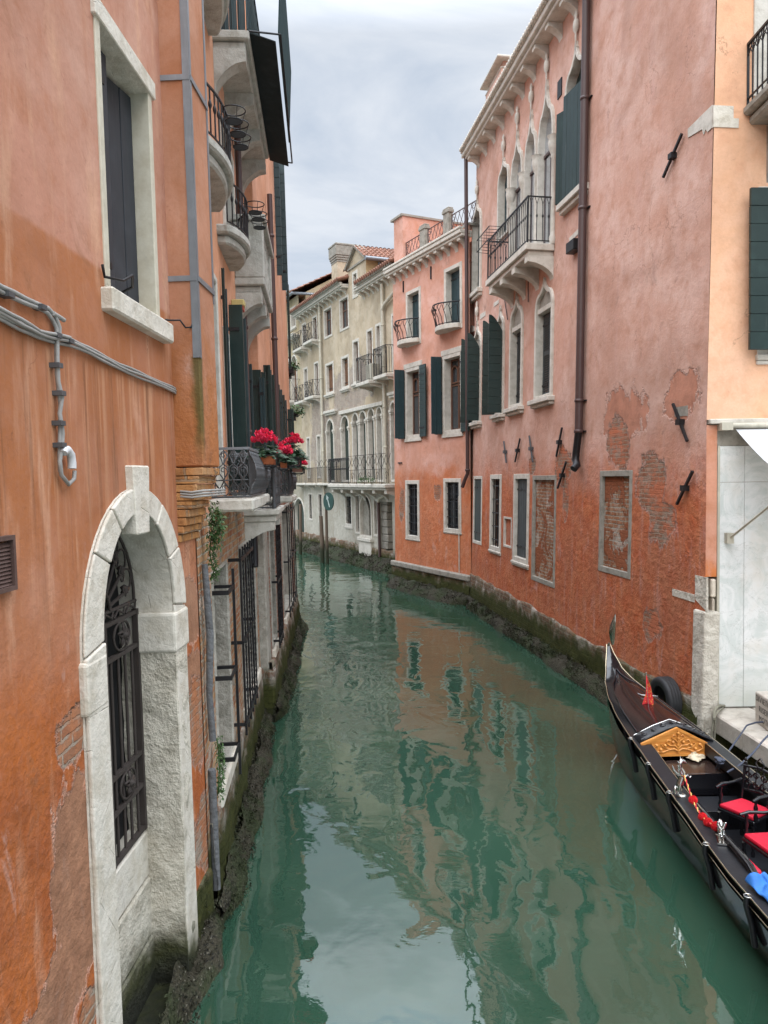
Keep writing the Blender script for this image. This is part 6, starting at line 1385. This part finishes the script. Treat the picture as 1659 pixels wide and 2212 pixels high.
# chrome ornaments: rearing sea horse and small winged figure
def rod(q, P, r, n=7): q.tube([Vector(p) for p in P], r, n)
def seahorse(name, base, s, flip=1):
    M_ = Matrix.Translation(base) @ Matrix.Rotation(R(200), 4, 'Z') @ Matrix.Scale(s, 4); q = MB(); q.lathe([(.11, 0), (.12, .02), (.09, .045), (.05, .06)], None, 14)
    rod(q, [(.03,0,.05), (.07,0,.16), (.04,0,.3), (-.03,0,.44), (-.02,0,.58), (.04,0,.68), (.05,0,.78), (.0,0,.85), (-.08,0,.82), (-.14,0,.76)], [.05,.075,.085,.085,.07,.05,.045,.05,.035,.02])
    rod(q, [(.03,0,.08), (.14,0,.07), (.2,0,.16), (.17,0,.26), (.12,0,.22)], [.045,.04,.032,.025,.01])
    for y in (-.05, .05): rod(q, [(-.03,y,.45), (-.14,y,.5), (-.2,y,.42), (-.24,y,.46)], [.03,.022,.015,.02]); rod(q, [(.0,y*.5,.86), (.0,y*.8,.94)], [.018,.005]); rod(q, [(.04,y,.5), (.13,y*2,.6), (.16,y*2.5,.72)], [.035,.03,.008])
    for z in (.5,.6,.7,.8): rod(q, [(.07,0,z), (.12,0,z+.05)], [.02,.006])
    q.v = [tuple(M_ @ Vector(p)) for p in q.v]; return q.build(name, CHR, gr)
c = gp('R5', 972, 468, .63); seahorse('seahorse_ornament', (c.x, c.y, .625), .42)
c2 = gp('R5', 1288, 825, .60)
q = MB(); q.box(-.07, .07, -.03, .03, 0, .012); rod(q, [(-.04,0,.06),(0,0,.075),(.045,0,.07)], [.02,.027,.022]); rod(q, [(.045,0,.07),(.065,0,.1),(.085,0,.11)], [.02,.018,.01])
for x, y in ((-.035,.012),(-.035,-.012),(.035,.012),(.035,-.012)): rod(q, [(x,y,.065),(x+.004,y,.035),(x,y,.01)], [.011,.007,.007])
for y in (-.012,.012): rod(q, [(0,y,.09),(-.02,y*1.6,.13),(-.045,y*2,.15)], [.014,.014,.003])
rod(q, [(-.055,0,.06),(-.08,0,.08),(-.075,0,.11)], [.006,.005,.008]); M_ = Matrix.Translation((c2.x, c2.y, .60)) @ Matrix.Rotation(R(70), 4, 'Z') @ Matrix.Scale(1.25, 4); q.v = [tuple(M_ @ Vector(p)) for p in q.v]; q.build('lion_ornament', CHR, gr)
# twisted cord with pompoms between them
a = gp('R5', 992, 335, .82); a = Vector((c.x + .02, c.y - .02, .84)); b = Vector((c2.x, c2.y + .03, .70)); YEL = paint('gold_cord', (.65,.42,.12), rough=.7, wear=None); POM = paint('red_wool', (.60,.012,.018), rough=.95, wear=None, var=.2, bumpk=2, grain=(1,1,1), scale=60)
def cp(t): p = a.lerp(b, t); p.z -= .16*math.sin(PI*t)*(1 - .25*t); return p
for ph, mt in ((0, YEL), (PI, CUSH)):
    q = MB(); q.tube([cp(i/60) + Vector((math.cos(i*1.1+ph), 0, math.sin(i*1.1+ph)))*.006 for i in range(61)], .006, 5); q.build('cord', mt, gr)
for t in (.27, .55, .70, .90):
    p = cp(t); q = MB(); rad = .042; n = 220; rnd = random.Random(int(t*100))
    q.lathe([(rad*.8*math.sin(PI*i/8), -rad*.8*math.cos(PI*i/8)) for i in range(1, 8)], Matrix.Translation(p), 12)
    for k in range(n):
        z = 1 - 2*(k+.5)/n; r_ = math.sqrt(1-z*z); f = k*2.39996; d_ = Vector((r_*math.cos(f), r_*math.sin(f), z)); e_ = d_.orthogonal().normalized()*.007; g_ = d_.cross(e_); o_ = p + d_*rad*.72; tp = p + d_*rad*rnd.uniform(.98, 1.12)
        q.add([o_ + e_, o_ - e_*.5 + g_*.8, o_ - e_*.5 - g_*.8, tp], [(0,1,3),(1,2,3),(2,0,3)])
    q.build('pompom', POM, gr, recalc=False)
# little deck flag
fp = gp('R4', 712, 975, .86); q = MB(); tp = GI @ at_depth('R4', 693, 712, (GM @ fp).y + .02); q.tube([fp, tp], .005, 6); q.tube([gp('R4', 600, 855, .9), gp('R4', 660, 880, .93), gp('R4', 785, 888, .9)], .006, 6); q.lathe([(0,0),(.012,.01),(0,.03)], Matrix.Translation(tp), 6); fs = q.build('flag_staff', CHR, gr)
n_ = N('flag_cloth'); v_ = n_.vor(38); CF = n_.done(n_.mix(n_.rng(v_, .25, .45), (.72,.28,.06), (.62,.03,.04)), .8)
def fpt(x, y, k=0): p = GI @ at_depth('R4', x, y, (GM @ fp).y + k); return p
q = MB(); rows = [[(695,722,0),(700,735,.01),(704,752,.0)], [(694,800,0),(710,795,.03),(730,815,-.01)], [(692,865,0),(715,850,.04),(742,880,-.01)], [(680,900,0),(715,890,.04),(750,915,-.02)], [(660,960,.01),(700,930,.05),(752,950,-.02)], [(655,998,.01),(705,975,.04),(742,978,-.02)]]
q.grid([[fpt(*p) for p in r] for r in rows]); q.build('flag', CF, fs, solid=.003)
tag(fs, 'thin chrome staff')
# loose things lying in the boat: top-level
def lump(name, pts, z0, mat, label, cat, th=.03, seed=0, res=16):
    """crumpled cloth over a quad outline given in gondola coordinates"""
    q = MB(); A, B, C_, D_ = [Vector(p) for p in pts]; P = []
    for i in range(res+1):
        row = []
        for j in range(res+1):
            u, v = i/res, j/res; p = A*(1-u)*(1-v) + B*u*(1-v) + C_*u*v + D_*(1-u)*v; e = min(u, 1-u, v, 1-v)
            p = p + Vector((.03*nz(u*3, v*3, seed), .03*nz(u*3, v*3, seed+5), th*(.6 + 1.3*nz(u*3.2, v*2.6, seed+9))*min(1, e*6) + z0*0)); row.append(GM @ p)
        P.append(row)
    o = q.grid(P).build(name, mat, solid=.004); return tag(o, label, cat)
CRM2 = paint('cream_cloth', (.58,.50,.36), rough=.9, wear=None, grain=(1,1,1)); BLU = paint('blue_cloth', (.03,.16,.50), rough=.7, wear=None, grain=(1,1,1))
lump('cloth', [gp('R4', 1005, 1375, .56), gp('R4', 1110, 1412, .55), gp('R4', 1165, 1370, .56), gp('R4', 1060, 1325, .62)], 0, CRM2, 'cream rag lying on the dark bench beside the carved board', 'cloth', .03, 3)
lump('cloth', [gp('R5', 1475, 1138, .62), gp('R5', 1680, 1330, .6), gp('R5', 1850, 1240, .62), gp('R5', 1640, 1110, .63)], 0, BLU, 'bright blue tarpaulin bunched over the gondola rail', 'tarpaulin', .06, 8, 26)
# two red seated chairs
def chair(px_, M_, label):
    r_ = empty('chair', GM @ M_, label, 'chair', 'red cushioned chairs in the gondola'); q = MB()
    sp_ = [(-.2, -.17), (.2, -.17), (.17, .17), (-.17, .17)]; q.prism(sp_, .31, .345, 'z'); q.build('seat_frame', LAC, r_, bevel=.008); q = MB(); q.prism([(a*.93, b*.93) for a, b in sp_], .345, .385, 'z'); q.build('cushion', CUSH, r_, bevel=.014, seg=2)
    for a, b in sp_: MB().lathe([(.016, 0), (.02, .03), (.011, .06), (.024, .10), (.012, .14), (.022, .2), (.013, .25), (.02, .30)], Matrix.Translation((a*.92, b*.92, .0)), 10).build('leg', LAC, r_)
    for sx in (-1, 1):
        q = MB(); q.lathe([(.018, 0), (.024, .03), (.012, .07), (.022, .12), (.012, .16), (.02, .2)], Matrix.Translation((sx*.19, -.13, .345)), 10); q.tube([(sx*.2, -.19, .55), (sx*.2, -.1, .565), (sx*.195, .05, .55), (sx*.17, .17, .57)], [.014, .018, .014, .014], 8); q.build('armrest', LAC, r_)
        q = MB(); q.tube([(sx*.17, .17, .34), (sx*.17, .2, .55), (sx*.16, .22, .74)], [.016, .014, .018], 8); q.lathe([(0, -.02), (.022, 0), (0, .03)], Matrix.Translation((sx*.16, .22, .76)), 8); q.build('back_post', LAC, r_)
    q = MB()
    for z in (.46, .70): q.tube([(-.17, .205, z), (0, .215, z + .02), (.17, .205, z)], .014, 6)
    for k in range(4): x = -.12 + .08*k; scroll(q, (x, .21, .54), (1,0,0), (0,0,1), .04, 1.4, .009, 12, (-1)**k); scroll(q, (x, .215, .63), (1,0,0), (0,0,1), .038, 1.4, .009, 12, -(-1)**k); q.tube([(x, .205, .46), (x, .215, .7)], .007, 5)
    q.tube([(0, .21, .7), (-.05, .215, .76), (0, .22, .82), (.05, .215, .76), (0, .21, .7)], .01, 5); q.build('carved_back', LAC, r_); return r_
p1 = gp('R5', 1470, 560, .52); p2 = gp('R5', 1700, 830, .52)
chair(0, Matrix.Translation((p1.x + .02, p1.y, .14)) @ Matrix.Rotation(R(-62), 4, 'Z'), 'red cushioned black chair nearer the carved wooden board of the gondola')
chair(1, Matrix.Translation((p2.x + .0, p2.y, .14)) @ Matrix.Rotation(R(-82), 4, 'Z'), 'red cushioned black chair nearer the blue tarpaulin, cut by the picture edge')
# mooring lines between the gondola and the quay
K = gp('R4', 1275, 1410, .66); Kw = GM @ K
def line(P, label, r=.011):
    q = MB(); V = []; k = 8
    for a, b in zip(P[:-1], P[1:]): V += [Vector(a).lerp(Vector(b), i/k) for i in range(k)]
    V.append(Vector(P[-1])); V = [V[0]] + [(V[i-1] + V[i]*2 + V[i+1])/4 for i in range(1, len(V)-1)] + [V[-1]]; q.tube(V, r, 6); return tag(q.build('mooring_line', ROPEB), label, 'rope', 'mooring lines of the gondola')
e1 = at_depth('R4', 1565, 1096, 9.5); line([Kw, at_depth('R4', 1330, 1350, 8.6), at_depth('R4', 1450, 1180, 9.15), at_depth('R4', 1490, 1120, 9.35), e1, e1 + Vector((.25, -.02, .02))], 'blue grey line from the gondola knot up to the inscribed stone')
K2 = GM @ gp('R4', 1335, 1492, .62); line([K2, at_depth('R4', 1430, 1440, 8.1), at_depth('R4', 1540, 1340, 8.3), at_depth('R4', 1620, 1240, 8.5), at_depth('R4', 1700, 1160, 8.7)], 'blue grey line sagging from the side deck to the picture edge')
line([Kw, GM @ gp('R4', 1215, 1515, .4), GM @ gp('R4', 1160, 1560, .34)], 'slack blue grey rope end hanging inside the gondola below the knot', .009)
line([Kw, GM @ gp('R4', 1270, 1500, .45), GM @ gp('R4', 1282, 1620, .3), GM @ gp('R4', 1240, 1640, .3)], 'longer slack rope end dropping to the gondola floor', .009)
q = MB()
for k in range(5): t = k*1.3; q.tube([K + Vector((.035*math.cos(t+a_), .05*math.sin(a_), .02*math.sin(t)+.012*k)) for a_ in (2*PI*i/10 for i in range(10))], .011, 5, closed=True)
q.build('rope_knot', ROPEB, gr)
# ================================================================ plants
def leafmat(name, a, b): n = N(name); m_ = n.mix(n.noise(30, 3), a, b); return n.done(m_, .5, spec=.4)
LFD = leafmat('cyclamen_leaf', (.015,.045,.02), (.05,.11,.055)); LFG = leafmat('weed_leaf', (.03,.075,.02), (.07,.14,.035)); PET = leafmat('cyclamen_petal', (.72,.015,.06), (.85,.05,.14)); TERR = paint('terracotta', (.45,.13,.05), rough=.8, wear=(.35,.2,.14), wear_k=.4, grain=(1,1,1)); TERP = paint('pale_terracotta', (.42,.2,.15), rough=.8, wear=None)
def leafcard(q, c, d, up, L_, w_, cup=.25):
    d = d.normalized(); s_ = d.cross(up); s_ = s_.normalized() if s_.length > 1e-4 else d.orthogonal().normalized(); n_ = s_.cross(d)
    q.add([c, c + d*L_*.4 + s_*w_*.5 - n_*L_*cup*.3, c + d*L_*.4 + n_*L_*cup*.2, c + d*L_*.4 - s_*w_*.5 - n_*L_*cup*.3, c + d*L_*.8 + s_*w_*.32 - n_*L_*cup*.5, c + d*L_*.8 - s_*w_*.32 - n_*L_*cup*.5, c + d*L_ - n_*L_*cup*.8], [(0,1,2),(0,2,3),(1,4,2),(2,5,3),(2,4,6),(2,6,5)], False)
def cyclamen(c, Y, cx, yt, ym, yb, wpx, label, boxrect, mat, seed, out_d):
    wpx *= 1.12
    """plant in a window box hung on the balcony rail; pixel rows give its real size at depth Y"""
    rnd = random.Random(seed); ctr = at_depth(c, cx, ym, Y); top = at_depth(c, cx, yt, Y); bot = at_depth(c, cx, yb, Y); rw = (at_depth(c, cx + wpx/2, ym, Y) - ctr).length
    x0, y0, x1, y1 = boxrect; a = at_depth(c, x0, y1, Y); b = at_depth(c, x1, y0, Y); bx = (a + b)/2; w_, h_ = abs(b.x - a.x), abs(b.z - a.z)
    rt = empty('flower_box', Matrix.Translation((bx.x, Y, bx.z - h_/2)) @ Matrix.Rotation(.075, 4, 'Z'), label, 'flower box', 'flower boxes hung on the iron balconies'); O = Vector((bx.x, Y, bx.z - h_/2)); L_ = max(.42, w_*1.9)
    q = MB(); wb = w_*.5; q.add([(-wb*.85, 0, 0), (wb*.85, 0, 0), (wb*.85, L_, 0), (-wb*.85, L_, 0), (-wb, -.02, h_), (wb, -.02, h_), (wb, L_ + .02, h_), (-wb, L_ + .02, h_)], [(0,3,2,1),(0,1,5,4),(1,2,6,5),(2,3,7,6),(3,0,4,7)]); q.box(-wb*.93, wb*.93, 0, L_, h_*.8, h_*.82)
    q.build('box', mat, rt, bevel=.008)
    q = MB()
    for z in (-.02, h_*1.02): q.tube([(-wb - .015, -.035, z), (wb + .015, -.035, z), (wb + .015, L_ + .035, z), (-wb - .015, L_ + .035, z)], .010, 4, closed=True, smooth=False)
    for x, y in ((-wb - .015, -.035), (wb + .015, -.035), (wb + .015, L_ + .035), (-wb - .015, L_*.5), (wb + .015, L_*.5)): q.tube([(x, y, -.02), (x, y, h_*1.02)], .008, 4)
    q.tube([(-wb, 0, -.03), (wb*.4, 0, -.05), (wb, 0, -.03)], .009, 4); q.build('hanger', IRON, rt)
    q = MB(); lh = (ctr.z - O.z)
    for k in range(210):
        th = rnd.uniform(0, 2*PI); rr = rw*math.sqrt(rnd.random())*.95; y = rnd.uniform(-.05, L_*.95); z = h_ + (lh - h_)*(1 - (rr/rw)**2)*rnd.uniform(.3, 1.0) - .02*rnd.random() - .25*max(0, rr - rw*.7)
        p = Vector((rr*math.cos(th), y + rr*.35*math.sin(th), z)); d = Vector((math.cos(th), math.sin(th)*.8 - .35, rnd.uniform(-.5, .35))); leafcard(q, p, d, Vector((0,0,1)), rnd.uniform(.05,.08), rnd.uniform(.05,.075))
        if k % 3 == 0: q.tube([(0, y, h_*.8), p], .0025, 3, cap=False)
    q.build('leaves', LFD, rt, recalc=False); q = MB(); th_ = top.z - O.z; dx = ctr.x - O.x
    for k in range(64):
        th = rnd.uniform(0, 2*PI); rr = rw*.75*math.sqrt(rnd.random()); y = rnd.uniform(-.05, L_*.9); z = lh + (th_ - lh)*(1 - (rr/(rw*.7))**2)*rnd.uniform(.25, .95) ; p = Vector((dx*.5 + rr*math.cos(th), y, z))
        for j in range(5):
            a_ = 2*PI*j/5 + rnd.random()*.5; leafcard(q, p, Vector((math.cos(a_)*.8, math.sin(a_)*.8, rnd.uniform(.5, 1.6))), Vector((math.cos(a_), math.sin(a_), 0)), rnd.uniform(.045,.065), .034, .1)
    q.build('flowers', PET, rt, recalc=False); return rt
cyclamen('F3', 8.35, 860, 270, 420, 560, 360, 'bright red cyclamen in an orange terracotta box at the near end of the balcony', (778, 580, 1000, 690), TERR, 1, 0)
cyclamen('F3', 9.9, 1120, 410, 560, 640, 230, 'red cyclamen trailing over a small brown box in the middle of the balcony row', (1065, 655, 1140, 730), TERR, 2, 0)
cyclamen('F3', 10.9, 1220, 325, 430, 600, 260, 'tallest deep red cyclamen at the back of the balcony row', (1160, 610, 1290, 690), IRON, 3, 0)
cyclamen('F3', 12.2, 1350, 600, 700, 770, 170, 'small red cyclamen in a pale pink box at the far end of the row', (1205, 725, 1330, 780), TERP, 4, 0)
def weed(name, c, P, Y, spread, n, label, cat='plant', L_=.05, mat=None, W=None):
    rnd = random.Random(len(label)); q = MB(); st = MB(); V = [at_depth(c, x, y, y_) for (x, y), y_ in zip(P, Y)]
    st.tube(V, .005, 5)
    for k in range(n):
        t = rnd.random()*(len(V)-1); i = int(t); p = V[i].lerp(V[min(i+1, len(V)-1)], t-i) + Vector((rnd.uniform(-.3, 1)*spread, rnd.uniform(-1, .6)*spread, rnd.uniform(-1, 1)*spread)); leafcard(q, p, Vector((rnd.uniform(-.4, 1), rnd.uniform(-1, .2), rnd.uniform(-.8, .8))), Vector((0,0,1)), L_*rnd.uniform(.6, 1.3), L_*.45)
    o = st.build(name, LFG); tag(o, label, cat); q.build('foliage', mat or LFG, o, recalc=False); return o
weed('weed', 'F3', [(225,1230),(260,1330),(300,1400),(250,1500),(240,1600)], [6.62,6.6,6.55,6.6,6.6], .085, 420, 'green fern like weed sprouting under the brick corbels', L_=.04)
weed('weed', 'F3', [(240,1600),(230,1750),(250,1850),(280,1950),(240,2060)], [6.62]*5, .045, 200, 'straggly weed trailing down beside the lead pipe', L_=.035)
weed('creeper', 'A4', [(1180,150),(1190,230),(1195,320),(1190,400),(1185,460)], [6.66,6.62,6.58,6.55,6.55], .045, 330, 'bright green creeper hanging low on the brick corner above the water', L_=.032)
weed('weed', 'R2', [(585,1840),(575,1810),(560,1835),(560,1880)], [24.0]*4, .16, 60, 'small green weed growing from the barred window of the salmon house', L_=.1)
# black planters at the far end of the left bank
def planter(name, c, x0, y0, x1, y1, Y, label, k=60, sp=.22):
    a = at_depth(c, x0, y1, Y); b = at_depth(c, x1, y0, Y); rt = empty(name, Matrix.Translation((a.x, Y, a.z)), label, 'planter', 'planters at the far end of the left bank'); w_, h_ = b.x - a.x, b.z - a.z
    MB().box(0, w_, 0, .5, 0, h_).build('box', IRON, rt, bevel=.02); q = MB(); q.box(-.4, w_*.6, .1, .4, -.1, -.004); q.build('bracket', IRON, rt); q = MB(); rnd = random.Random(k)
    for i in range(k*3): leafcard(q, Vector((rnd.uniform(-.1, w_ + .15), rnd.uniform(-.05, .5), h_ + rnd.uniform(-.12, sp)*rnd.random())), Vector((rnd.uniform(-1,1), rnd.uniform(-1,1), rnd.uniform(-.3,1))), Vector((0,0,1)), .09, .05)
    q.build('foliage', LFG, rt, recalc=False)
planter('planter', 'F1', 205, 1500, 285, 1580, 21.5, 'black planter box with pale trailing plant high on the far left wall', 60)
planter('planter', 'G1', 900, 1660, 975, 1700, 20.5, 'low planter with mossy green plants beside the louvred shutter', 80)
weed('moss', 'F2', [(850,1075),(900,1065),(980,1070),(1040,1085)], [31.0]*4, .1, 150, 'mossy weeds growing along the floor of the beige palazzo balcony', L_=.09)
# ---------------------------------------------------------------- canal water and ground under the town
n_ = N('canal_water')
a_ = n_.noise(.55, 2, .5, n_.vec(scale=(1, .8, 1))); b_ = n_.noise(2.2, 2, .45, n_.vec(scale=(1, .75, 1), loc=(3, 1, 0)), .5); c_ = n_.noise(8, 3, .55, n_.vec(scale=(.8, 1.2, 1), loc=(7, 3, 0)))
Yc = n_.xyz()[1]; far = n_.rng(Yc, 5.0, 15, .4, 1.0, smooth=False)
h_ = n_.math('ADD', n_.math('MULTIPLY', a_, .75), n_.math('MULTIPLY', n_.math('ADD', n_.math('MULTIPLY', b_, .34), n_.math('MULTIPLY', c_, .03)), far))
n_.b.inputs['IOR'].default_value = 2.1
WATER = n_.done(n_.mix(n_.rng(n_.noise(.35, 4), .35, .7), (.017,.050,.031), (.029,.070,.044)), .015, n_.bump(h_, .045), spec=.5)
wt = MB().grid([[(-60 + 40*j, -30 + 35*i, 0) for j in range(5)] for i in range(6)]).build('water', WATER); tag(wt, 'green canal water', kind='structure')
